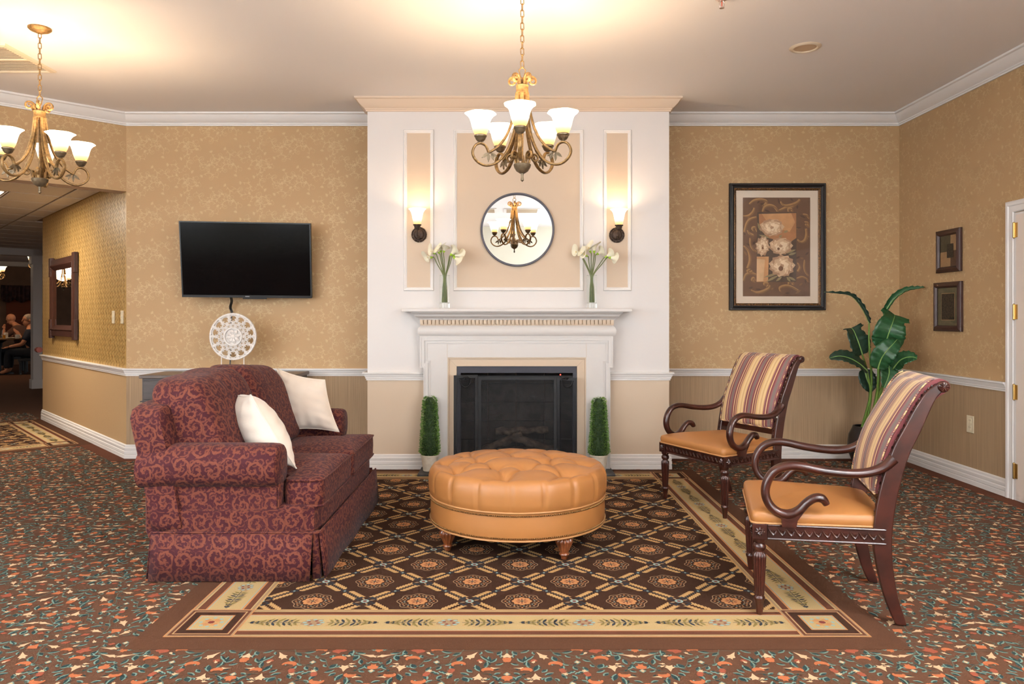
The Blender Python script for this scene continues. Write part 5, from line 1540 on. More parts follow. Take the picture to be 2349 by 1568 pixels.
for i in range(len(rows) - 1):
    for j in range(NA): mb.f.append((i * NA + j, i * NA + (j + 1) % NA, (i + 1) * NA + (j + 1) % NA, (i + 1) * NA + j)); mb.m.append(0)
mb.f.append(tuple(range((len(rows) - 1) * NA, len(rows) * NA))); mb.m.append(0)
mb.build('tufted_cushion', 'leather', t, smooth='all')
zt = lambda x, y: float(ZM + 0.162 + 0.040 * (1 - (math.hypot(x, y) / 0.468) ** 2) + hgt(np.array([x]), np.array([y]))[0])
b0 = None
for x, y in btn:
    if b0 is None: b0 = o = MB().ball((0, 0, 0), 0.013, (1, 1, 0.55), 12, 8).build('button', 'leather', t, smooth='all')
    else: o = b0.copy(); COL.objects.link(o); o.parent = t
    o.location = (x, y, zt(x, y) + 0.003)
for z in (ZM - 0.014, ZB + 0.016):
    mb = MB(); n = 276
    for k in range(n):
        a = 2 * PI * k / n; mb.ball(((OR + 0.002) * math.cos(a), (OR + 0.002) * math.sin(a), z), 0.0054, seg=6, rings=4)
    mb.build('nail_trim', 'nail_brass', t, smooth=True)['kind'] = 'stuff'
for z, r in ((ZM + 0.002, OR + 0.002), (ZB + 0.003, OR - 0.001)):
    MB().torus((0, 0, z), r, 0.0055, seg=96, sub=6).build('piping', 'piping_leather', t, smooth='all')
leg = None
flute = lambda th, z, r: r * (1 + 0.26 * (abs(math.cos(6 * th)) - 0.6) * (1 if 0.035 < z < 0.111 else 0))
LP = [(0.0, 0.0), (0.016, 0.0), (0.018, 0.012), (0.021, 0.02), (0.027, 0.024), (0.026, 0.030), (0.021, 0.034), (0.026, 0.05), (0.033, 0.066), (0.040, 0.082), (0.042, 0.093), (0.038, 0.105), (0.031, 0.112), (0.034, 0.116), (0.034, 0.119), (0.0, 0.119)]
for k, a in enumerate((-148, -58, 32, 122)):
    if leg is None: leg = o = MB().lathe(LP, 84, rfun=flute).build('leg', 'ottoman_wood', t, smooth=50)
    else: o = leg.copy(); COL.objects.link(o); o.parent = t
    o.location = (0.447 * math.cos(math.radians(a)), 0.447 * math.sin(math.radians(a)), 0)

# ================================================================== ARMCHAIRS (x forward, y to the sitter's left)
def armchair(label):
    t = thing('armchair', label, 'chair', (0, 0, 0), 0, 'striped armchairs with scrolled arms')
    FX, FY, RX, RY = 0.265, 0.288, -0.225, 0.245
    # fluted front legs under square blocks
    fl = lambda th, z, r: r * (1 + 0.2 * (abs(math.cos(6 * th)) - 0.6) * (1 if 0.082 < z < 0.258 else 0))
    LP = [(0.0, 0.0), (0.012, 0.0), (0.014, 0.02), (0.019, 0.058), (0.021, 0.062), (0.023, 0.068), (0.023, 0.074), (0.018, 0.08), (0.0185, 0.084), (0.0255, 0.24), (0.0255, 0.256), (0.018, 0.264), (0.018, 0.268), (0.024, 0.275), (0.027, 0.285), (0.024, 0.296), (0.018, 0.302), (0.024, 0.308), (0.026, 0.316), (0.026, 0.325)]
    for s_ in (1, -1):
        o = MB().lathe(LP, 72, rfun=fl).build('front_leg', 'mahogany', t, smooth=50); o.location = (FX, s_ * FY, 0)
        k = MB().box(-0.03, 0.03, -0.03, 0.03, 0.322, 0.388).build('leg_block', 'mahogany', t, bevel=0.003); k.location = (FX, s_ * FY, 0)
        ro = MB()
        for (nx, ny) in ((1, 0), (0, s_)):
            for q in range(8):
                a = 2 * PI * q / 8; e1 = Vector((-ny, nx, 0)); c0 = Vector((nx, ny, 0)) * 0.0305 + Vector((0, 0, 0.355))
                p1 = c0 + e1 * (0.02 * math.cos(a)) + Vector((0, 0, 0.02 * math.sin(a)))
                ro.tube([c0, (c0 + p1) / 2 + Vector((nx, ny, 0)) * 0.003, p1], [0.002, 0.005, 0.002], 6)
            ro.ball(Vector((nx, ny, 0)) * 0.032 + Vector((0, 0, 0.355)), 0.005, seg=8, rings=6)
        r_ = ro.build('rosette', 'mahogany', k, smooth=True)
    # carved rails
    def rail_(a, b, name):
        a, b = Vector(a), Vector(b); d = (b - a); L = d.length; d = d.normalized(); nn = Vector((d.y, -d.x))
        mb = MB(); ux_ = (d.x, d.y, 0); c = (a + b) / 2
        mb.slab((c.x + nn.x * 0.018, c.y + nn.y * 0.018, 0.353), ux_, (0, 0, 1), L, 0.062, 0.034)
        for z in (0.325, 0.382): mb.tube([(a.x + nn.x * 0.019, a.y + nn.y * 0.019, z), (b.x + nn.x * 0.019, b.y + nn.y * 0.019, z)], 0.0045, 6)
        o = mb.build(name, 'mahogany', t, smooth=40)
        cv = MB(); n = int(L / 0.034)
        for k in range(n):
            q = (k + 0.5) / n * L; p = a + d * q + nn * 0.0185
            pts = [p + d * u for u in (-0.015, -0.006, 0.004, 0.012, 0.017)]
            zz = (0.368, 0.352, 0.342, 0.346, 0.358)
            cv.tube([(pp.x, pp.y, z) for pp, z in zip(pts, zz)], [0.002, 0.005, 0.006, 0.0045, 0.002], 6)
            cv.tube([(pp.x, pp.y, z + 0.010) for pp, z in zip(pts[1:4], (0.352, 0.344, 0.348))], [0.002, 0.0035, 0.002], 5)
        cv.build('carving', 'mahogany', o, smooth=True)
    rail_((FX, -FY + 0.03), (FX, FY - 0.03), 'front_rail')
    rail_((RX, -RY - 0.0), (FX - 0.03, -FY), 'side_rail'); rail_((FX - 0.03, FY), (RX, RY), 'side_rail'); rail_((RX, RY), (RX, -RY), 'rear_rail')
    # leather seat
    ol = dense([(-0.24, -0.245), (0.297, -0.315), (0.297, 0.315), (-0.24, 0.245)], 0.03, 0.035)
    pad(ol, 0.386, 0.438, 0.042, (0.03, 0.0), 0.02, 14).build('seat', 'leather', t, smooth='all')
    pp = dense([(-0.24, -0.247), (0.300, -0.318), (0.300, 0.318), (-0.24, 0.247)], 0.03, 0.035)
    MB().tube([(p.x, p.y, 0.390) for p in pp + [pp[0]]], 0.005, 6, cap=False).build('piping', 'piping_leather', t, smooth='all')
    # sabre rear legs running up into the back posts
    prof = [(-.285, 0.0), (-.252, .09), (-.228, .2), (-.216, .30), (-.216, .38), (-.227, .475), (-.25, .59), (-.284, .705), (-.325, .795), (-.358, .87), (-.392, .935), (-.428, .972)]
    cl = catmull([(x, 0, z) for x, z in prof], 4)
    for s_ in (1, -1):
        y = s_ * (RY + 0.005); n = len(cl)
        rad = lerp_list([0.020, 0.024, 0.029, 0.034, 0.036, 0.035, 0.034, 0.032, 0.030, 0.027, 0.022, 0.016], n)
        mb = MB()
        for i, p in enumerate(cl):
            tg = (cl[min(i + 1, n - 1)] - cl[max(i - 1, 0)]).normalized(); nn = Vector((tg.z, 0, -tg.x)); r = rad[i]
            for a, b in ((1, -0.017), (1, 0.017), (-1, 0.017), (-1, -0.017)): mb.v.append((p.x + nn.x * r * a, y + b, max(0, p.z + nn.z * r * a) if i else 0.0))
        for i in range(n - 1):
            for j in range(4): mb.f.append((i * 4 + j, i * 4 + (j + 1) % 4, (i + 1) * 4 + (j + 1) % 4, (i + 1) * 4 + j)); mb.m.append(0)
        mb.f.append((3, 2, 1, 0)); mb.f.append(tuple((n - 1) * 4 + j for j in range(4))); mb.m += [0, 0]
        o = mb.build('rear_leg', 'mahogany', t, smooth=40, bevel=0.004)
        # bead carving on the front face of the post
        bd = MB()
        for q in range(34):
            i = int(n * (0.42 + 0.53 * q / 34)); p = cl[i]; tg = (cl[min(i + 1, n - 1)] - cl[i - 1]).normalized(); nn = Vector((tg.z, 0, -tg.x))
            bd.ball((p.x + nn.x * rad[i], y - s_ * 0.004, p.z + nn.z * rad[i]), 0.0065, (0.6, 0.8, 1.2), 6, 5)
        bd.build('bead_carving', 'mahogany', o, smooth=True)
        # scrolled arm
        zo = [(990, 555), (940, 600), (860, 634), (750, 645), (600, 634), (480, 614), (400, 612), (330, 636), (283, 690), (264, 760), (278, 822), (318, 868), (368, 888), (415, 884), (460, 858), (500, 815), (545, 786), (588, 790), (612, 822)]
        ap = [(0.27 - (zx - 225) * 0.00069, (1478 - zy) * 0.000732) for zx, zy in zo]
        w0, w1 = RY + 0.012, FY + 0.018
        apts = [(x, s_ * (w0 + (w1 - w0) * min(1, max(0, (x + 0.25) / 0.3))), z) for x, z in ap]
        cp = catmull(apts, 4); ra = lerp_list([0.020, 0.018, 0.017, 0.0165, 0.0165, 0.0165, 0.0165, 0.0165, 0.0165, 0.0165, 0.0165, 0.017, 0.018, 0.018, 0.0165, 0.0155, 0.016, 0.0165, 0.012], len(cp))
        arm = MB().tube(cp, [r * 1.12 for r in ra], 10, 1.3, (0, 1, 0))
        # block that carries the scroll on the seat rail
        yy = s_ * w1
        def zx2(zx, zy): return (0.27 - (zx - 225) * 0.00069, (1478 - zy) * 0.000732)
        blk = [zx2(*q) for q in ((330, 876), (356, 915), (358, 955), (438, 955), (446, 915), (480, 866), (400, 880))]
        arm.prism(blk, (0, yy + 0.02, 0), (1, 0, 0), (0, 0, 1), -0.04)
        arm.build('arm', 'mahogany', t, smooth=50)
    # lower and upper cross rails
    mb = MB(); mb.slab((-0.212, 0, 0.502), (0, 1, 0), (0.17, 0, 0.985), 2 * RY - 0.03, 0.05, 0.03)
    mb.build('back_rail', 'mahogany', t, bevel=0.003)
    mb = MB().lathe([(0.0, -RY - 0.03), (0.014, -RY - 0.03), (0.022, -RY - 0.024), (0.024, -RY - 0.016), (0.018, -RY - 0.008), (0.0185, RY + 0.008), (0.024, RY + 0.016), (0.022, RY + 0.024), (0.014, RY + 0.03), (0.0, RY + 0.03)], 24, axis='x')
    # lathe ran along x: turn it along y
    mb.v = [(v[1], v[0], v[2]) for v in mb.v]
    o = mb.build('top_roll', 'mahogany', t, smooth=40); o.location = (-0.437, 0, 0.972)
    for s_ in (1, -1):
        st = MB()
        for q in range(10):
            a = 2 * PI * q / 10
            st.tube([(0.004 * math.cos(a), s_ * (RY + 0.031), 0.004 * math.sin(a)), (0.018 * math.cos(a), s_ * (RY + 0.028), 0.018 * math.sin(a))], [0.002, 0.0035], 5)
        st.build('roll_rosette', 'mahogany', o, smooth=True)
    # striped upholstery: front face follows the posts, rolls over the top and closes behind
    bp = [(-.196, .522), (-.200, .56), (-.222, .66), (-.252, .745), (-.288, .815), (-.326, .885), (-.360, .945), (-.392, .985), (-.430, 1.002), (-.462, .990), (-.470, .965), (-.452, .945)]
    front = catmull([(x, 0, z) for x, z in bp], 5)
    back = catmull([(-.452, 0, .945), (-.415, 0, .915), (-.365, 0, .84), (-.32, 0, .76), (-.285, 0, .66), (-.262, 0, .56), (-.256, 0, .522)], 3)
    path = front + back[1:]
    HWid = RY - 0.012; nu = 28; mb = MB(); uvs = []
    nf = len(front); acc = 0
    for i, p in enumerate(path):
        q = path[min(i + 1, len(path) - 1)] - path[max(i - 1, 0)]; q.normalize(); nn = Vector((q.z, 0, -q.x))
        if i: acc += (path[i] - path[i - 1]).length
        for k in range(nu + 1):
            u = -1 + 2 * k / nu
            bul = 0.03 * (1 - abs(u) ** 5) * (math.sin(PI * min(1, i / (nf * 0.62))) ** 0.5 if i < nf * 0.62 else 0.0) if i < nf else 0
            mb.v.append((p.x + nn.x * bul, u * HWid, p.z + nn.z * bul)); uvs.append((u * HWid, acc))
    n1 = nu + 1
    for i in range(len(path) - 1):
        for k in range(nu): mb.f.append((i * n1 + k, i * n1 + k + 1, (i + 1) * n1 + k + 1, (i + 1) * n1 + k)); mb.m.append(0)
    for k in (0, nu):
        mb.f.append(tuple(i * n1 + k for i in range(len(path)))); mb.m.append(0)
    mb.f.append(tuple(k for k in range(n1)) + tuple((len(path) - 1) * n1 + k for k in reversed(range(n1)))); mb.m.append(0)
    mb.build('backrest', 'stripe_cloth', t, smooth=50, uv=uvs)
    gm = MB()
    for s_ in (1, -1): gm.tube([(p.x + 0.006, s_ * (HWid + 0.002), p.z + 0.002) for p in front[:int(nf * 0.7)]], 0.003, 6)
    gm.tube([(-0.190, -HWid, 0.523), (-0.190, HWid, 0.523)], 0.005, 6)
    gm.build('gimp_trim', 'stripe_cloth', t, smooth=True, uv=[(v[1] * 2 + v[2] * 3, 0) for v in gm.v])
    return t
ch2 = armchair('striped armchair with tan leather seat, nearest the camera, in side view')
ch2.location = (1.395, 3.32, 0.004); ch2.rotation_euler = (0, 0, math.radians(165.2))
ch1 = copy_tree(ch2)
ch1['label'] = 'striped armchair with tan leather seat beside the chimney breast, turned to the camera'
ch1.location = (1.465, 4.975, 0.004); ch1.rotation_euler = (0, 0, math.radians(207))

# ================================================================== RIGHT SIDE OF THE ROOM
# large framed print
X0, X1, Z1_, Z0_ = pxX(1674.5, 6.54), pxX(1895.5, 6.54), pxZ(419.5, 6.54), pxZ(711, 6.54)
c = Vector(((X0 + X1) / 2, YB - 0.004, (Z0_ + Z1_) / 2)); PW, PHt = X1 - X0, Z1_ - Z0_
t = thing('framed_print', 'large black framed print of cream peonies in sepia scrolls', 'picture', (c.x, YB, c.z))
ex, ez = (1, 0, 0), (0, 0, 1)
MB().frame(c, ex, ez, PW, PHt, [(0, 0), (0, 0.03), (0.006, 0.036), (0.014, 0.036), (0.018, 0.03), (0.026, 0.034), (0.032, 0.03), (0.036, 0.022), (0.042, 0.02)]).build('outer_frame', 'frame_black', t, world=True, smooth=30)
MB().frame(c, ex, ez, PW - 0.084, PHt - 0.084, [(0, 0.0), (0, 0.022), (0.006, 0.024), (0.014, 0.016), (0.02, 0.012), (0.02, 0.0)]).build('inner_frame', 'frame_gold', t, world=True, smooth=30)
gb = MB()
for a, b, n in (((-1, -1), (1, -1), 60), ((1, -1), (1, 1), 80), ((1, 1), (-1, 1), 60), ((-1, 1), (-1, -1), 80)):
    for k in range(n):
        u = a[0] + (b[0] - a[0]) * k / n; v = a[1] + (b[1] - a[1]) * k / n
        gb.ball((c.x + u * (PW / 2 - 0.052), c.y - 0.021, c.z + v * (PHt / 2 - 0.052)), 0.0045, seg=6, rings=4)
gb.build('beading', 'frame_gold', t, world=True)
MB().slab(c + Vector((0, -0.006, 0)), ex, ez, PW - 0.11, PHt - 0.11, 0.004).build('mat_board', 'mat_board', t, world=True)
PM = {}
for nm, rgb in (('p_ground', (112, 80, 60)), ('p_shade', (84, 60, 48)), ('p_scroll', (176, 132, 86)), ('p_scroll2', (134, 98, 66)), ('p_glow', (206, 152, 104)), ('p_glow2', (178, 122, 82)), ('p_pale', (220, 178, 136)), ('p_dark', (88, 70, 58)),
                ('p_petal', (240, 214, 182)), ('p_petal2', (214, 178, 144)), ('p_petal3', (182, 142, 112)), ('p_leaf', (150, 132, 96)), ('p_core', (122, 84, 60))):
    mat(nm, rgb, 0.7, var=0.3, vscale=14)
PN = ['p_ground', 'p_shade', 'p_scroll2', 'p_scroll', 'p_dark', 'p_glow2', 'p_glow', 'p_pale', 'p_leaf', 'p_petal3', 'p_petal2', 'p_petal', 'p_core']
K = Pat(); Q = lambda x, y: ((x - 530) * 0.00069, -(y - 755) * 0.00069)
K.poly([Q(95, 118), Q(965, 118), Q(965, 1393), Q(95, 1393)][::-1], 0)
rnd = random.Random(21)
for k in range(60):
    x, y = rnd.uniform(130, 930), rnd.uniform(150, 1360)
    if 260 < x < 800 and 290 < y < 1220: continue
    a = rnd.uniform(0, 6.28); l = rnd.uniform(40, 90)
    q2 = (min(955, max(105, x + l * math.cos(a))), min(1385, max(126, y + l * math.sin(a))))
    K.leaf(Q(x, y), Q(*q2), 0.018, 1 if k % 2 else 2)
def S_(pts, w=16, m=3): K.ribbon(catmull([(*Q(*p), 0) for p in pts], 6), [w * 0.0004, w * 0.0009, w * 0.0007], m)
for pts in ([(175, 200), (240, 150), (330, 140), (395, 165), (390, 205), (370, 195)], [(345, 300), (370, 240), (430, 215), (500, 235), (545, 295)], [(560, 280), (640, 245), (720, 235), (790, 185)], [(100, 355), (170, 345), (220, 300), (240, 250)],
            [(270, 365), (190, 390), (140, 450), (110, 560)], [(275, 560), (250, 500), (215, 510), (225, 545)], [(150, 540), (180, 580), (230, 600)], [(185, 640), (190, 720), (230, 790), (275, 820)], [(105, 740), (160, 800), (185, 880), (180, 950), (150, 1030)],
            [(100, 1190), (130, 1110), (200, 1090), (265, 1110)], [(265, 1190), (230, 1150), (210, 1180), (240, 1200)], [(200, 1310), (260, 1340), (340, 1330), (420, 1290), (440, 1250)], [(400, 1270), (420, 1230), (370, 1220), (375, 1250)],
            [(580, 1330), (570, 1280), (640, 1255), (720, 1270), (810, 1320)], [(790, 1160), (850, 1140), (910, 1165), (940, 1200)], [(800, 660), (840, 690), (890, 670), (915, 600), (910, 520)], [(890, 430), (930, 440), (940, 490), (900, 460)],
            [(870, 330), (920, 345), (950, 390)], [(580, 170), (620, 215), (700, 215), (790, 180), (830, 140)], [(680, 300), (680, 260), (720, 265), (725, 295)], [(890, 920), (885, 1000), (900, 1070), (935, 1120)], [(800, 960), (830, 1010), (800, 1070)], [(190, 1040), (150, 1060), (180, 1080), (215, 1060)], [(680, 1240), (690, 1200), (740, 1215), (730, 1240)]):
    S_(pts, 26 if len(pts) > 4 else 20)
    S_([(p[0] + 12, p[1] + 12) for p in pts], 14, 2)
K.poly([Q(280, 308), Q(790, 308), Q(785, 1208), Q(272, 1208)][::-1], 4)
K.poly([Q(300, 330), Q(785, 318), Q(785, 640), Q(700, 700), Q(420, 640), Q(310, 520)][::-1], 5)
K.poly([Q(340, 330), Q(720, 320), Q(770, 440), Q(700, 560), Q(560, 520), Q(400, 420)][::-1], 6)
K.poly([Q(275, 880), Q(430, 880), Q(420, 1205), Q(272, 1207)][::-1], 6)
K.poly([Q(275, 910), Q(380, 920), Q(360, 1195), Q(273, 1200)][::-1], 7)
for (a, b) in (((330, 560), (285, 440)), ((620, 570), (680, 545)), ((560, 1090), (365, 1150)), ((560, 1120), (395, 1205)), ((600, 1140), (520, 1200)), ((680, 1140), (780, 1190)), ((660, 1140), (710, 1205)), ((640, 840), (780, 790)), ((680, 860), (785, 830)), ((560, 640), (600, 600)), ((300, 600), (440, 640))):
    K.leaf(Q(*a), Q(*b), 0.022, 8)
def peony(cx_, cy_, rx, ry, seed, nring=3):
    r = random.Random(seed)
    K.disc(Q(cx_, cy_), rx * 0.00069 * 0.86, ry * 0.00069 * 0.86, 9, 14, 0.08)
    for ring_ in range(nring):
        f = 1 - ring_ / nring * 0.7; n = 11 - ring_ * 2
        for k in range(n):
            a = 2 * PI * (k + r.uniform(-.2, .2)) / n + ring_ * 0.3
            e = Q(cx_ + rx * f * math.cos(a), cy_ + ry * f * math.sin(a)); s_ = Q(cx_ + rx * f * 0.25 * math.cos(a), cy_ + ry * f * 0.25 * math.sin(a))
            K.leaf(s_, e, 0.085 * f * rx / 150, 9 + (ring_ if ring_ < 2 else 2) if (k + ring_) % 3 else 10, 0.9, 6)
            if r.random() < 0.6: K.leaf(s_, (s_[0] * .25 + e[0] * .75, s_[1] * .25 + e[1] * .75), 0.05 * f * rx / 150, 11, 0.9, 6)
for q in ((350, 745, 95, 135, 2), (470, 505, 165, 115, 1), (585, 745, 160, 115, 3), (600, 1000, 175, 150, 4)): peony(*q)
K.disc(Q(585, 1035), 0.022, 0.022, 12, 12); K.disc(Q(555, 780), 0.012, 0.012, 12, 10); K.disc(Q(350, 770), 0.010, 0.012, 12, 10)
yy = YB - 0.0112
mb = stamp(K, [(1, 0, 0, 1, c.x - 0.004, c.z)], lambda X, Y, Z: list(zip(X.tolist(), (yy - Z).tolist(), Y.tolist())), 0.0, None, 0.0, 9e-6)
mb.build('print', PN, t, world=True, normals=False)
MB().quad(c + Vector((0, -0.0145, 0)), ex, ez, PW - 0.105, PHt - 0.105).build('glazing', 'picture_glass', t, world=True)

# two small frames on the right wall (plane x = XR, u towards the camera)
mat('a_olive', (104, 92, 66), 0.7, var=.4, vscale=60); mat('a_tan', (196, 156, 112), 0.7, var=.3, vscale=60); mat('a_clay', (150, 112, 82), 0.7, var=.3, vscale=60); mat('a_cocoa', (112, 78, 58), 0.7, var=.3, vscale=60); mat('a_black', (46, 36, 30), 0.8, var=.8, vscale=70, vary=(90, 74, 56)); mat('a_sage', (134, 122, 92), 0.8, var=.4, vscale=30)
def small_frame(y0, y1, z0, z1, label, which):
    c = Vector((XR - 0.004, (y0 + y1) / 2, (z0 + z1) / 2)); w_, h_ = y1 - y0, z1 - z0
    t = thing('small_framed_art', label, 'picture', (XR, c.y, c.z), 0, 'small dark frames by the door')
    u, v = (0, -1, 0), (0, 0, 1)
    MB().frame(c, u, v, w_, h_, [(0, 0), (0, 0.016), (0.004, 0.02), (0.03, 0.03), (0.036, 0.026), (0.042, 0.018), (0.046, 0.008)]).build('frame', 'frame_brown', t, world=True, smooth=25)
    bx = c + Vector((-0.006, 0, 0)); iw, ih = w_ - 0.088, h_ - 0.088
    def q(x0, x1, y0_, y1_, m, nm, lift):
        MB().slab((bx.x - lift, c.y - (x0 + x1) / 2 * iw, c.z + (y0_ + y1_) / 2 * ih), u, v, (x1 - x0) * iw, (y1_ - y0_) * ih, 0.001).build(nm, m, t, world=True)
    if which == 0:
        q(-.5, .08, -.02, .5, 'a_olive', 'colour_block', 0); q(.08, .5, -.0, .5, 'a_tan', 'colour_block', 0); q(-.5, .08, -.5, -.02, 'a_tan', 'colour_block', 0.0); q(.08, .5, -.5, 0, 'a_cocoa', 'colour_block', 0); q(-.1, .26, -.22, .22, 'a_black', 'centre_block', 0.003)
    else:
        q(-.5, .5, -.5, .5, 'a_sage', 'mat_board', 0); q(-.32, .32, -.36, .36, 'a_tan', 'bevel_line', 0.0012); q(-.3, .3, -.34, .34, 'a_black', 'print', 0.0024)
    MB().quad(bx + Vector((-0.006, 0, 0)), u, v, iw, ih).build('glazing', 'picture_glass', t, world=True)
small_frame(5.665, 5.985, pxZ(624, 5.82), pxZ(526, 5.82), 'small dark brown frame with tan and olive colour blocks, upper of two', 0)
small_frame(5.655, 6.02, pxZ(759.5, 5.83), pxZ(646.5, 5.83), 'small dark brown frame with dark print in grey mat, lower of two', 1)

# outlet and switches
def plate(name, label, o, u, n, w_, h_, kind, cat, group=None):
    o = Vector(o); u = Vector(u); n = Vector(n); v = Vector((0, 0, 1))
    t = thing(name, label, cat, tuple(o), 0, group)
    MB().slab(o + n * 0.007, u, v, w_, h_, 0.006).build('cover_plate', 'ivory_plastic', t, world=True, bevel=0.002)
    if kind == 'outlet':
        for s_ in (1, -1):
            k = MB().slab(o + n * 0.0095 + v * s_ * 0.026, u, v, 0.034, 0.036, 0.003).build('receptacle', 'ivory_plastic', t, world=True, bevel=0.002)
            for d in (-0.007, 0.007):
                MB().slab(o + n * 0.0099 + v * (s_ * 0.026 + 0.004) + u * d, u, v, 0.003, 0.010, 0.001).build('slot', 'vent_dark', t, world=True)
    else:
        MB().slab(o + n * 0.0085, u, v, 0.012, 0.028, 0.002).build('switch_well', 'ivory_plastic', t, world=True)
        MB().slab(o + n * 0.016 + v * 0.004, u, (0, 0, 1), 0.008, 0.014, 0.010).build('toggle', 'ivory_plastic', t, world=True)
plate('wall_outlet', 'ivory electrical outlet low on the right wall near the door', (XR, 5.567, 0.452), (0, -1, 0), (-1, 0, 0), 0.082, 0.128, 'outlet', 'outlet')
def hall_pt(px, py):        # point on the hall wall behind a pixel
    dx = (px - CX) / F
    k = (A.x * UD.y - A.y * UD.x) / (dx * UD.y - 1.0 * UD.x)
    return Vector((dx * k, k, CH - (py - CY) / F * k))
hu = Vector((-UD.x, -UD.y, 0)); hn = Vector((-UD.y, UD.x, 0)) ; hn = Vector((UD.y * -1, UD.x, 0))
if hn.dot(Vector((-1, -1, 0))) < 0: hn = -hn
for px_, lb in ((261, 'ivory light switch on the hall wall, nearer the wooden mirror'), (281, 'ivory light switch on the hall wall, nearer the room corner')):
    plate('light_switch', lb, hall_pt(px_, 727), (hu.x, hu.y, 0), (hn.x, hn.y, 0), 0.075, 0.118, 'switch', 'switch', 'hall light switches')

# potted banana plant in the corner
plant = t = thing('potted_banana_plant', 'artificial banana leaf plant in dark round pot in the corner', 'plant', (3.02, 6.17, 0))
MB().lathe([(0.0, 0.004), (0.085, 0.004), (0.12, 0.05), (0.15, 0.13), (0.156, 0.2), (0.145, 0.28), (0.118, 0.335), (0.112, 0.35), (0.104, 0.35), (0.104, 0.325), (0.0, 0.32)], 40).build('pot', 'pot_black', t, smooth=40)
MB().lathe([(0.0, 0.333), (0.106, 0.326)], 24).build('moss', 'soil', t)
ZP = lambda zx, zy, Y: P(1880 + zx / 3.7346, 640 + zy / 3.7346, Y)
def banana_leaf(pts, width, petiole, m, fold=0.25, face=(0, -1, 0.2), trunc=False):
    """PTS: midrib from the leaf base to the tip; PETIOLE: points up from the pot"""
    mid = catmull(pts, 6); n = len(mid); mb = MB(); nv = 9; face = Vector(face)
    rnd = random.Random(int(width * 1e4) + n)
    for i, p in enumerate(mid):
        f = i / (n - 1); tg = (mid[min(i + 1, n - 1)] - mid[max(i - 1, 0)]).normalized()
        sd = tg.cross(face).normalized(); up = sd.cross(tg).normalized()
        w_ = width * (math.sin(PI * min(0.995, (f * 0.96 + 0.03)) ** 0.75) ** 0.62) * (1 + 0.03 * math.sin(i * 2.7))
        if trunc and f > 0.8: w_ = width * (1 - (f - 0.8) * 0.9)
        for k in range(nv):
            u = -1 + 2 * k / (nv - 1)
            mb.v.append(tuple(p + sd * (u * w_ / 2 * math.cos(fold * abs(u))) + up * (abs(u) * w_ / 2 * math.sin(fold) + 0.006 * math.sin(i * 1.9 + 2 * u) * abs(u))))
    for i in range(n - 1):
        for k in range(nv - 1): mb.f.append((i * nv + k, i * nv + k + 1, (i + 1) * nv + k + 1, (i + 1) * nv + k)); mb.m.append(0)
    o = mb.build('leaf', m, t, smooth='all', world=True)
    s_ = o.modifiers.new('solid', 'SOLIDIFY'); s_.thickness = 0.002
    MB().tube([p + face.normalized() * 0.003 for p in mid], lerp_list([0.006, 0.004, 0.0015], n), 6).build('midrib', 'leaf_rib', o, smooth=True).data.transform(Matrix.Translation(-Vector((3.02, 6.17, 0))))
    pp = catmull(petiole + [pts[0]], 6)
    MB().tube(pp, lerp_list([0.011, 0.009, 0.006], len(pp)), 8).build('stalk', 'stem_green', t, smooth=True, world=True)
B_ = lambda dx, dy=0: Vector((3.02 + dx, 6.17 + dy, 0.33))
banana_leaf([ZP(425, 378, 6.12), ZP(390, 300, 6.12), ZP(330, 205, 6.12), ZP(260, 142, 6.11), ZP(150, 124, 6.1), ZP(38, 112, 6.09)], 0.065, [B_(-.01), ZP(445, 900, 6.15), ZP(425, 560, 6.13)], 'leaf_dark', 1.15, (0.2, -0.8, 0.9))
banana_leaf([ZP(552, 300, 6.16), ZP(590, 235, 6.16), ZP(650, 160, 6.15), ZP(740, 105, 6.14), ZP(830, 85, 6.13), ZP(900, 72, 6.12)], 0.085, [B_(.02), ZP(500, 900, 6.2), ZP(525, 500, 6.18)], 'leaf_green', 0.95, (-0.2, -0.8, 0.9))
banana_leaf([ZP(540, 600, 6.10), ZP(570, 530, 6.09), ZP(600, 440, 6.06), ZP(630, 360, 6.08), ZP(645, 305, 6.14)], 0.255, [B_(.03), ZP(500, 1000, 6.15), ZP(515, 760, 6.13)], 'leaf_green', 0.2, (-0.15, -1, 0.25), True)
banana_leaf([ZP(365, 645, 6.16), ZP(345, 580, 6.15), ZP(320, 510, 6.14), ZP(290, 440, 6.18), ZP(270, 418, 6.2)], 0.225, [B_(-.03), ZP(440, 1000, 6.2), ZP(400, 760, 6.17)], 'leaf_dark', 0.22, (0.3, -1, 0.15), True)
banana_leaf([ZP(405, 782, 6.08), ZP(340, 725, 6.03), ZP(260, 680, 5.98), ZP(170, 660, 5.95), ZP(85, 678, 5.94)], 0.15, [B_(-.05), ZP(435, 1000, 6.12), ZP(420, 860, 6.1)], 'leaf_dark', 0.2, (0.1, -0.85, 0.7))
banana_leaf([ZP(500, 768, 6.02), ZP(525, 690, 5.99), ZP(570, 620, 5.96), ZP(630, 555, 5.97), ZP(665, 515, 6.0)], 0.175, [B_(0, -.03), ZP(490, 1000, 6.08), ZP(500, 880, 6.05)], 'leaf_green', 0.2, (-0.3, -1, 0.35))
banana_leaf([ZP(630, 765, 6.06), ZP(680, 705, 6.02), ZP(740, 672, 5.98), ZP(800, 668, 5.96), ZP(835, 680, 5.95)], 0.13, [B_(.05), ZP(510, 1000, 6.13), ZP(560, 880, 6.1)], 'leaf_green', 0.2, (0, -0.85, 0.7))
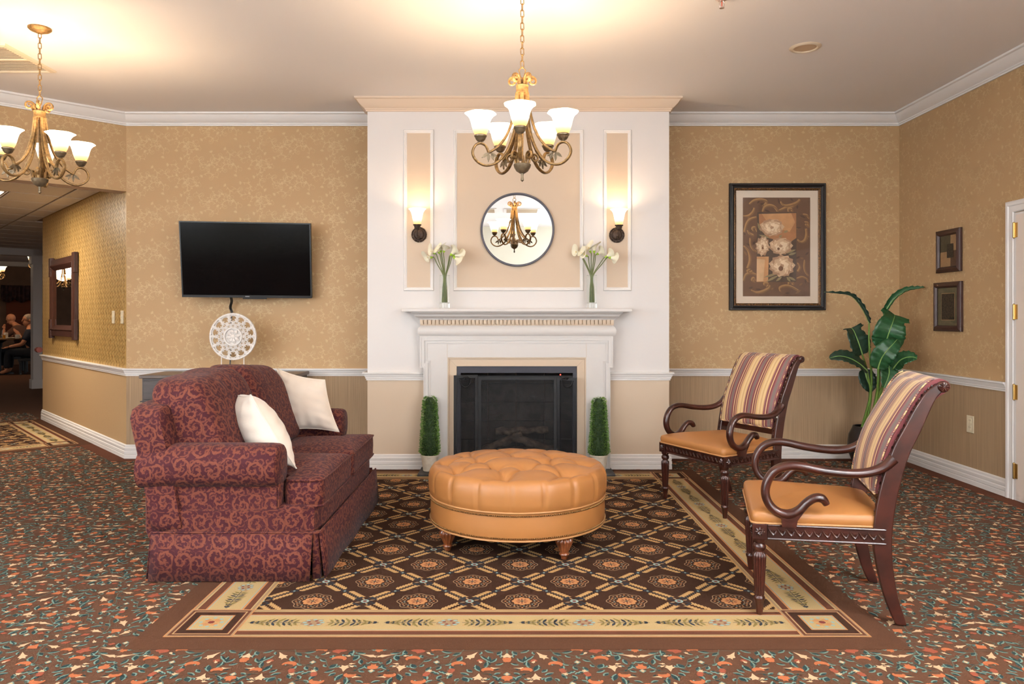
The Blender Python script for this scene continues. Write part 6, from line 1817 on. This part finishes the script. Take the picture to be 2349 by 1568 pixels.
banana_leaf([ZP(590, 745, 6.08), ZP(595, 800, 6.05), ZP(580, 860, 6.03), ZP(550, 930, 6.02)], 0.16, [B_(.04), ZP(520, 1000, 6.14), ZP(560, 820, 6.12)], 'leaf_green', 0.2, (0, -1, 0.1))
banana_leaf([ZP(385, 775, 6.18), ZP(400, 840, 6.17), ZP(425, 910, 6.17), ZP(445, 965, 6.17)], 0.15, [B_(-.04), ZP(430, 1000, 6.2), ZP(395, 850, 6.2)], 'leaf_dark', 0.25, (0, -1, 0.05))

# ================================================================== ON THE CEILING
t = thing('ceiling_vent', 'square louvred ceiling vent beside the hall chandelier', 'vent', (-3.6, 5.155, CEIL))
MB().frame((-3.6, 5.155, CEIL), (-1, 0, 0), (0, 1, 0), 0.56, 0.56, [(0, 0), (0.004, 0.012), (0.03, 0.018), (0.04, 0.012), (0.04, -0.001)]).build('frame', 'vent_white', t, world=True)
MB().slab((-3.6, 5.155, CEIL - 0.001), (-1, 0, 0), (0, 1, 0), 0.5, 0.5, 0.0005).build('shade_backing', 'vent_dark', t, world=True)  # dark sheet in place of the recess shade between the louvers
for k in range(20):
    y = 5.155 - 0.235 + k * 0.0247
    MB().slab((-3.6, y, CEIL - 0.010), (-1, 0, 0), (0, 1, 0), 0.49, 0.011, 0.002).build('louver', 'vent_white', t, world=True)
MB().slab((-3.6, 5.155, CEIL - 0.016), (-1, 0, 0), (0, 1, 0), 0.49, 0.014, 0.006).build('cross_bar', 'vent_white', t, world=True)
for x0, x1, lb in ((-0.05, 0.55, 'wide ceiling grille behind the camera seen in the round mirror'), (-0.62, -0.17, 'small ceiling grille behind the camera beside the wide one')):
    tt = thing('ceiling_grille', lb, 'vent', ((x0 + x1) / 2, -0.2, CEIL), 0, 'ceiling grilles')
    MB().frame(((x0 + x1) / 2, -0.2, CEIL), (-1, 0, 0), (0, 1, 0), x1 - x0, 0.5, [(0, 0), (0.004, 0.012), (0.04, 0.012), (0.045, 0)]).build('frame', 'trim_white', tt, world=True)
    for k in range(8):
        MB().slab(((x0 + x1) / 2, -0.38 + k * 0.052, CEIL - 0.006), (-1, 0, 0), (0, 0.8, 0.6), x1 - x0 - 0.08, 0.025, 0.002).build('louver', 'vent_white', tt, world=True)
dl = P(1847, 109, 4.95)
t = thing('recessed_downlight', 'unlit round recessed downlight with cream trim above the picture', 'downlight', (dl.x, 4.95, CEIL))
MB().lathe([(0.072, -0.001), (0.072, -0.006), (0.08, -0.010), (0.095, -0.006), (0.103, 0.0)], 48).build('trim_ring', 'vent_white', t, smooth=40)
MB().lathe([(0.0, -0.0035), (0.073, -0.003)], 40).build('lens', 'downlight_disc', t, smooth=True)
sp = P(1656, 5, 4.2)
t = thing('fire_sprinkler', 'small chrome fire sprinkler head at the top of the ceiling', 'sprinkler', (sp.x, 4.2, CEIL))
MB().lathe([(0.0, -0.012), (0.02, -0.010), (0.034, -0.003), (0.036, 0.0)], 24).build('escutcheon', 'sprinkler_metal', t, smooth=40)
mb = MB()
for s_ in (1, -1): mb.tube(catmull([(0.006 * s_, 0, -0.01), (0.014 * s_, 0, -0.025), (0.012 * s_, 0, -0.042), (0, 0, -0.05)], 5), 0.0025, 6)
mb.build('yoke', 'sprinkler_metal', t, smooth=True)
MB().lathe([(0.0, -0.054), (0.014, -0.053), (0.014, -0.05), (0.0, -0.049)], 16).build('deflector', 'sprinkler_metal', t)
MB().lathe([(0.0, -0.045), (0.003, -0.04), (0.003, -0.02), (0.0, -0.012)], 8).build('bulb', 'glass_bulb_red', t, smooth=True)

# ================================================================== HALL AND DINING ROOM
HC = 2.48
# dropped ceiling of boards in the hall
E1, E2 = HD, UD
ceil_h = MB()
q = [A + UD * 0.16 + HD * -2.2, A + UD * 0.16 + HD * 6.0, A + UD * 9.5 + HD * 6.0, A + UD * 9.5 - HD * 2.2]
def flat(mb, q, z0, z1, m=0):
    n = len(q); mb.add([(p.x, p.y, z) for z in (z0, z1) for p in q], [tuple(range(n)), tuple(reversed(range(n, 2 * n)))] + [(i, (i + 1) % n, (i + 1) % n + n, i + n) for i in range(n)], m); return mb
q = [A + UD * 0.16, A + UD * 0.16 + HD * 5.0, A + UD * 9.6 + HD * 5.0, A + UD * 9.6 - HD * 3.0, A + UD * 3.48 - HD * 3.0, A + UD * 3.48]
hall_c = struct(flat(MB(), q, HC + 0.012, HC + 0.1).build('ceiling_hall', 'grid_brown'), 'dropped tile ceiling of the hall', 'ceiling')
for i in range(14):
    for j in range(-3, 4):
        a0, a1 = 0.30 + (i - 0.2) * 0.61, 0.30 + (i + 0.8) * 0.61; b0_, b1_ = j * 1.22 + 0.22, (j + 1) * 1.22 + 0.22
        if a0 < 3.49 and b0_ < 0:
            if b1_ <= 0.05: continue
            b0_ = 0.01
        if i == 2 and j == 0: b1_ = 0.66
        qq = [A + UD * (a0 + .012) + HD * (b0_ + .012), A + UD * (a0 + .012) + HD * (b1_ - .012), A + UD * (a1 - .012) + HD * (b1_ - .012), A + UD * (a1 - .012) + HD * (b0_ + .012)]
        flat(MB(), qq, HC, HC + 0.014).build('ceiling_tile', 'tile_white', hall_c)
LA = 0.30 + 2.3 * 0.61
lp = A + UD * LA + HD * 1.05
t = thing('ceiling_light_panel', 'lit rectangular light panel in the hall tile ceiling', 'light', (lp.x, lp.y, HC))
hx = Vector((HD.x, HD.y, 0)); ux_ = Vector((UD.x, UD.y, 0))
MB().frame((lp.x, lp.y, HC + 0.004), ux_, hx, 0.59, 0.76, [(0, 0), (0.0, 0.01), (0.03, 0.01), (0.034, 0.004)]).build('frame', 'trim_white', t, world=True)
MB().slab((lp.x, lp.y, HC + 0.002), ux_, hx, 0.53, 0.70, 0.004).build('diffuser', 'light_panel', t, world=True)
d = bpy.data.lights.new('panel_lamp', 'AREA'); d.shape = 'RECTANGLE'; d.size = 0.5; d.size_y = 0.65; d.energy = 48; d.color = (1, 0.9, 0.75)
o = bpy.data.objects.new('panel_lamp', d); COL.objects.link(o); o.parent = t; o.location = (0, 0, -0.02); o.rotation_euler = (0, 0, math.atan2(UD.y, UD.x))
# far side wall of the hall and end wall with the opening
o0 = HE + UD * 0.16
struct(wall_box(o0, o0 + UD * 6.6, 0, HC + 0.1).build('wall_hall_left', ['hall_paper']), 'hall wall on the far side of the opening, out of frame', 'wall')
EP = Vector((pxX(97, 13.2), 13.2))         # right end of the opening
mb = wall_box(EP, EP - HD * 3.4, 0, HC + 0.3, 0.2)
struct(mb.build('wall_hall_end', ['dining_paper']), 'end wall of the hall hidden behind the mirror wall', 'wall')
t = thing('trim_8', 'grey white cased opening between hall and dining room', 'door frame', (EP.x, EP.y, 0), kind='structure')
pw = 0.14
mb = MB(); qq = [EP, EP + HD * pw, EP + HD * pw + UD * 0.22, EP + UD * 0.22]; flat(mb, qq, 0.0, HC); mb.build('post', 'post_white', t, world=True)
mb = MB(); c0 = -UD * 0.02; flat(mb, [EP - HD * .02 + c0, EP + HD * (pw + .025) + c0, EP + HD * (pw + .025) + UD * 0.2, EP - HD * .02 + UD * 0.2], 0.0, 0.16); mb.build('plinth', 'post_white', t, world=True)
mb = MB(); flat(mb, [EP - HD * .02 + c0, EP + HD * (pw + .03) + c0, EP + HD * (pw + .03) + UD * 0.2, EP - HD * .02 + UD * 0.2], HC - 0.26, HC - 0.11); mb.build('capital', 'post_white', t, world=True)
mb = MB(); flat(mb, [EP, EP + HD * 4.5, EP + HD * 4.5 + UD * 0.2, EP + UD * 0.2], HC - 0.12, HC + 0.3); mb.build('lintel', 'post_white', t, world=True)
o = MB().tube([(*(HW + UD * 0.02 + Vector((hn.x, hn.y)) * 0.03), 0.86), (*(HW + UD * 0.14 + Vector((hn.x, hn.y)) * 0.03), 0.86)], 0.035, 8).build('handrail_end', 'rail_wood', smooth=True)
tag(o, 'short end of a red-brown wooden handrail at the end of the hall wall', 'handrail')

# hall mirror
mt, mbm = hall_pt(120, 590), hall_pt(182, 783)
ml, mr = hall_pt(121, 680), hall_pt(182, 680)
mw_ = (mr - ml).length; ztop = (hall_pt(120, 592).z + hall_pt(178, 580).z) / 2; zbot = (hall_pt(123, 773).z + hall_pt(182, 782).z) / 2
mc = (ml + mr) / 2; mc.z = (ztop + zbot) / 2; mc = mc + hn * 0.004; mh = ztop - zbot
t = thing('hall_mirror', 'tall dark wooden framed mirror on the gold hall wall', 'mirror', tuple(mc))
MB().frame(mc, hu, (0, 0, 1), mw_ - 0.06, mh - 0.06, [(0, 0), (0, 0.035), (0.06, 0.04), (0.075, 0.05), (0.085, 0.045), (0.11, 0.02), (0.13, 0.012)]).build('frame', 'dark_wood', t, world=True, smooth=25)
for sx in (-1, 1):
    for sz in (-1, 1):
        mb = MB(); cc = mc + hu * (sx * (mw_ / 2 - 0.07)) + Vector((0, 0, sz * (mh / 2 - 0.11))) + hn * 0.043
        mb.slab(cc, hu, (0, 0, 1), 0.11, 0.22, 0.039); mb.build('corner_block', 'dark_wood', t, world=True, bevel=0.004)
MB().quad(mc + hn * 0.014, hu, (0, 0, 1), mw_ - 0.3, mh - 0.3).build('mirror_glass', 'mirror_silver', t, world=True, normals=False)

# dining room shell
DZ = 2.78
s0 = EP + UD * 0.2
q = [s0 - HD * 5, s0 + HD * 8, s0 + HD * 8 + UD * 9, s0 - HD * 5 + UD * 9]
struct(flat(MB(), q, DZ, DZ + 0.1).build('ceiling_dining', 'ceiling_paint'), 'dining room ceiling glowing in lamp light', 'ceiling')
bw0 = s0 + UD * 8.2
mb = wall_box(bw0 + HD * 8, bw0 - HD * 5, 0, DZ)
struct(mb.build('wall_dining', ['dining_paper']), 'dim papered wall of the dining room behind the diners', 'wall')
struct(MB().sweep([bw0 + HD * 8, bw0 - HD * 5], [(0, DZ), (0.1, DZ), (0.03, DZ - 0.1), (0, DZ - 0.12)]).build('trim_9', 'tile_white'), 'crown moulding of the dining room', 'moulding')
def dine(px, py, off=0.0):    # point on the dining wall behind a pixel, OFF metres in front of it
    w0 = bw0 - UD * off; dx = (px - CX) / F
    k = (w0.x * HD.y - w0.y * HD.x) / (dx * HD.y - HD.x)
    return Vector((dx * k, k, CH - (py - CY) / F * k))
du = Vector((-HD.x, -HD.y, 0)); dn = Vector((-UD.x, -UD.y, 0))
a, b = dine(2, 655, 0.22), dine(95, 655, 0.22)
t = thing('window_valance', 'dark patterned swag valance over the dining room window', 'curtain', tuple((a + b) / 2))
mb = MB(); n = 60; wdt = (b - a).length
for i in range(n + 1):
    f = i / n; p = a.lerp(b, f); dpt = 0.035 * math.sin(f * 60) ; drop_ = 0.36 + 0.10 * abs(math.sin(f * PI * 3))
    for z in (2.14, 2.14 - drop_ * .5, 2.14 - drop_): mb.v.append(tuple(Vector((p.x, p.y, z)) + dn * dpt))
for i in range(n):
    for k in range(2): mb.f.append((i * 3 + k, (i + 1) * 3 + k, (i + 1) * 3 + k + 1, i * 3 + k + 1)); mb.m.append(0)
o = mb.build('swag', 'valance_cloth', t, smooth=True, world=True); o.modifiers.new('s', 'SOLIDIFY').thickness = 0.01
bl_c = dine(62, 712, 0.05)
t = thing('wooden_blind', 'reddish wooden slat blind in the dining room window', 'blind', tuple(bl_c))
for k in range(26):
    z = 1.95 - k * 0.042
    MB().slab((bl_c.x, bl_c.y, z), du, Vector((dn.x * 0.4, dn.y * 0.4, 0.9)).normalized(), 0.95, 0.038, 0.004).build('slat', 'blind_wood', t, world=True)
# dining table and what stands on it
TB = Vector((pxX(-4, 16.6), 16.6))
t = thing('dining_table', 'dark round dining table where two people sit', 'table', (TB.x, TB.y, 0))
MB().lathe([(0.0, 0.775), (0.6, 0.775), (0.615, 0.79), (0.61, 0.805), (0.0, 0.805)], 40).build('table_top', 'table_top', t, smooth=40)
MB().lathe([(0.0, 0.0), (0.3, 0.0), (0.28, 0.03), (0.06, 0.08), (0.05, 0.4), (0.08, 0.7), (0.2, 0.775)], 20).build('pedestal', 'chair_black', t, smooth=40)
def cup(px, label):
    p = Vector((pxX(px, 16.25), 16.25, 0.806)); t = thing('coffee_mug', label, 'mug', tuple(p))
    MB().lathe([(0.0, 0.0), (0.036, 0.0), (0.042, 0.02), (0.044, 0.09), (0.04, 0.09), (0.038, 0.01), (0.0, 0.008)], 20).build('body', 'cup_white', t, smooth=40)
    MB().tube([(0.042, 0, 0.075), (0.07, 0, 0.07), (0.075, 0, 0.04), (0.06, 0, 0.02), (0.041, 0, 0.02)], 0.006, 6).build('handle', 'cup_white', t, smooth=True)
cup(40, 'white coffee mug on the dining table')
for px_, nm, hh, m, lb in ((9, 'juice_glass', 0.08, 'juice', 'short glass of orange juice on the dining table'), (2, 'water_tumbler', 0.15, 'vase_thin', 'tall clear tumbler on the dining table behind the juice')):
    p = Vector((pxX(px_, 16.2 + (0.2 if m != 'juice' else 0)), 16.2 + (0.2 if m != 'juice' else 0), 0.806))
    t = thing(nm, lb, 'glass', tuple(p))
    MB().lathe([(0.0, 0.0), (0.03, 0.0), (0.036, hh * 1.3)], 16).build('glass', 'vase_thin', t, smooth=True)
    MB().lathe([(0.0, 0.004), (0.028, 0.004), (0.032, hh), (0.0, hh)], 16).build('drink', m, t, smooth=40)
p = Vector((pxX(22, 16.4), 16.4, 0.806)); t = thing('dinner_plate', 'white dinner plate on the dining table in front of the bald man', 'plate', tuple(p))
MB().lathe([(0.0, 0.0), (0.08, 0.0), (0.13, 0.016), (0.128, 0.02), (0.08, 0.006), (0.0, 0.005)], 28).build('dish', 'cup_white', t, smooth=40)
p = Vector((pxX(13.5, 16.3), 16.3, 0.806)); t = thing('napkin_holder', 'upright white napkin dispenser on the dining table', 'dispenser', tuple(p))
MB().box(-0.03, 0.03, -0.05, 0.05, 0.0, 0.012).build('base', 'cup_white', t); MB().box(-0.022, 0.022, -0.045, 0.045, 0.012, 0.13).build('napkins', 'cup_white', t, bevel=0.006)

# people at the table: one skin-grown figure each (x forward, y left)
def skin_mesh(verts, edges_, root=0, sub=2):
    me = bpy.data.meshes.new('tmp'); me.from_pydata([v[:3] for v in verts], edges_, [])
    o = bpy.data.objects.new('tmp', me); COL.objects.link(o)
    o.modifiers.new('skin', 'SKIN')
    for i, v in enumerate(verts):
        r = v[3]; me.skin_vertices[0].data[i].radius = (r, v[4] if len(v) > 4 else r)
    me.skin_vertices[0].data[root].use_root = True
    s_ = o.modifiers.new('sub', 'SUBSURF'); s_.levels = sub; s_.render_levels = sub
    dg = bpy.context.evaluated_depsgraph_get(); ev = o.evaluated_get(dg); m2 = ev.to_mesh()
    mb = MB(); mb.v = [tuple(v.co) for v in m2.vertices]; mb.f = [tuple(p.vertices) for p in m2.polygons]; mb.m = [0] * len(mb.f)
    ev.to_mesh_clear(); bpy.data.objects.remove(o); bpy.data.meshes.remove(me)
    return mb
def head(mb, c, yaw, pitch, r=0.115):
    M = Matrix.Translation(c) @ Matrix.Rotation(yaw, 4, 'Z') @ Matrix.Rotation(pitch, 4, 'Y')
    h = MB(); h.ball((0, 0, 0.03), r * 0.9, (1.0, 0.82, 0.98), 20, 14); h.ball((0.028, 0, -0.05), r * 0.66, (0.95, 0.85, 1.15), 16, 12)
    h.tube([(0.095, 0, 0.03), (0.112, 0, -0.005), (0.122, 0, -0.022), (0.1, 0, -0.03)], [0.008, 0.012, 0.016, 0.008], 8)
    for s_ in (1, -1):
        h.ball((0.0, s_ * r * 0.77, -0.005), 0.03, (0.7, 0.35, 1.1), 8, 6); h.ball((0.086, s_ * 0.034, 0.018), 0.013, (0.7, 1, 0.8), 8, 6)
        h.tube([(0.095, s_ * 0.014, 0.04), (0.09, s_ * 0.05, 0.042)], 0.007, 6)
    h.tube([(0.09, -0.024, -0.068), (0.098, 0, -0.066), (0.09, 0.024, -0.068)], 0.007, 6)
    h.xf(M); mb.add(h.v, h.f, 0)
def fingers(mb, wrist, d, side, n=4):
    d = Vector(d).normalized(); s_ = Vector(side).normalized(); up = d.cross(s_)
    palm = [Vector(wrist) + d * q for q in (0, 0.04, 0.085)]
    mb.tube(palm, [0.024, 0.035, 0.036], 8, 0.55, tuple(up))
    for k in range(4):
        o = palm[2] + s_ * ((k - 1.5) * 0.018); L = (0.06, 0.072, 0.068, 0.052)[k]
        mb.tube([o - d * 0.01, o + d * L * .5 + up * 0.004, o + d * L * .85 - up * 0.015], [0.009, 0.0085, 0.007], 6)
    mb.tube([palm[1] - s_ * 0.03, palm[1] - s_ * 0.055 + d * 0.03, palm[1] - s_ * 0.055 + d * 0.055], [0.011, 0.010, 0.008], 6)
def person(name, label, loc, rotz, shirt, hair, pose):
    t = thing(name, label, 'person', (loc[0], loc[1], 0), rotz)
    L_ = pose
    V = [(0, 0, .50, .15, .13), (.02, 0, .68, .14, .16), L_['chest'] + (.14, .18), L_['neck'] + (.06, .06), L_['head'] + (.06, .06)]
    E = [(0, 1), (1, 2), (2, 3), (3, 4)]
    for s_, k in ((1, 'larm'), (-1, 'rarm')):
        b = len(V); sh, el, wr = L_[k]
        V += [sh + (.065,), el + (.048,), wr + (.03,)]; E += [(2, b), (b, b + 1), (b + 1, b + 2)]
        b = len(V); V += [(.05, s_ * .1, .49, .095), (.46, s_ * .13, .50, .07), (.47, s_ * .13, .09, .045), (.60, s_ * .14, .045, .04)]; E += [(0, b), (b, b + 1), (b + 1, b + 2), (b + 2, b + 3)]
    body = skin_mesh(V, E)
    head(body, Vector(L_['head']) + Vector((0.02, 0, 0.07)), L_.get('yaw', 0), L_.get('pitch', 0))
    for s_, k in ((1, 'larm'), (-1, 'rarm')):
        sh, el, wr = L_[k]; fingers(body, wr, Vector(wr) - Vector(el), (0, -s_, 0.2))
    body.build('body', 'skin', t, smooth='all')
    sv = [(V[0][0], V[0][1], V[0][2] + .02, .17, .17), (V[1][0], V[1][1], V[1][2], .165, .185), V[2][:3] + (.16, .2), tuple(Vector(V[2][:3]).lerp(Vector(V[3][:3]), 0.7)) + (.085, .085)]
    se = [(0, 1), (1, 2), (2, 3)]
    for k in ('larm', 'rarm'):
        b = len(sv); sh, el, wr = L_[k]; sv += [sh + (.085,), tuple(Vector(sh).lerp(Vector(el), .75)) + (.07,)]; se += [(2, b), (b, b + 1)]
    skin_mesh(sv, se).build('shirt', shirt, t, smooth='all')
    tv = [(0, 0, .50, .17, .17)]; te = []
    for s_ in (1, -1):
        b = len(tv); tv += [(.06, s_ * .1, .49, .115), (.46, s_ * .13, .50, .085), (.47, s_ * .13, .12, .065)]; te += [(0, b), (b, b + 1), (b + 1, b + 2)]
    skin_mesh(tv, te).build('trousers', 'trouser_dark', t, smooth='all')
    if hair:
        h = MB(); hc_ = Vector(L_['head']) + Vector((0.02, 0, 0.07))
        h.ball((-0.012, 0, 0.042), 0.108, (1.0, 0.85, 0.95), 18, 12); h.xf(Matrix.Translation(hc_) @ Matrix.Rotation(L_.get('yaw', 0), 4, 'Z') @ Matrix.Rotation(L_.get('pitch', 0), 4, 'Y')); h.build('hair', hair, t, smooth='all')
    return t
def dchair(loc, rotz, label):
    t = thing('dining_chair', label, 'chair', (loc[0], loc[1], 0), rotz, 'dining room chairs')
    MB().box(-0.24, 0.24, -0.25, 0.25, 0.30, 0.36).build('seat', 'chair_black', t, bevel=0.01)
    MB().box(-0.28, -0.235, -0.25, 0.25, 0.36, 0.95).build('backrest', 'chair_black', t, bevel=0.01)
    for x in (-0.22, 0.2):
        for y in (-0.22, 0.22): MB().box(x - 0.02, x + 0.02, y - 0.02, y + 0.02, 0.004, 0.30).build('leg', 'chair_black', t)
m1 = Vector((pxX(56, 17.4), 17.4))
person('person', 'bald person in brown shirt leaning over the table, hand to mouth', m1, PI * 0.98, 'shirt_brown', None,
       {'chest': (.10, 0, .95), 'neck': (.22, 0, 1.10), 'head': (.30, 0, 1.16), 'pitch': 0.5, 'larm': ((.12, .19, .98), (.34, .22, .80), (.44, .08, 1.0)), 'rarm': ((.12, -.19, .98), (.30, -.25, .82), (.5, -.12, .84))})
dchair(m1, PI * 0.98, 'black dining chair under the bald person')
m2 = Vector((pxX(76, 16.6), 16.6))
person('person', 'grey haired person in dark striped top partly behind the white post', m2, PI * 1.12, 'shirt_navy', 'hair_grey',
       {'chest': (.03, 0, .90), 'neck': (.06, 0, 1.08), 'head': (.08, 0, 1.14), 'yaw': 0.6, 'larm': ((.05, .2, .93), (.15, .27, .68), (.42, .22, .62)), 'rarm': ((.05, -.2, .93), (.15, -.27, .68), (.42, -.2, .62))})
dchair(m2, PI * 1.12, 'black dining chair beside the white post')

# dining room chandeliers: the same fitting, one of their shades showing in the opening
for px_, Y_, zt_, r_, lb in ((96, 16.2, 2.27, PI + 0.1, 'far chandelier half hidden behind the white post of the dining room'), (-19, 15.9, 2.02, 0.05, 'far chandelier at the picture edge above the diners')):
    c_ = chandelier((pxX(px_, Y_), Y_, DZ), DZ - zt_, r_, lb, 0, 'lamp_glass_dim')
    c_['group'] = 'dining room chandeliers'
    point(c_, (0, 0, -(DZ - zt_) + 0.42), 24, WARM, 0.2)

# a further dining room chandelier, the one that shows in the hall mirror
rp = P(150, 640, 16.4) - Vector((A.x, A.y, 0)); rp = rp - hn * (2 * rp.dot(hn)) + Vector((A.x, A.y, 0))
c_ = chandelier((rp.x, rp.y, DZ), DZ - 1.86, 0.2, 'far chandelier of the dining room that shows in the wooden hall mirror', 0, 'lamp_glass_dim')
c_['group'] = 'dining room chandeliers'
point(c_, (0, 0, -(DZ - 1.86) + 0.42), 14, WARM, 0.2)
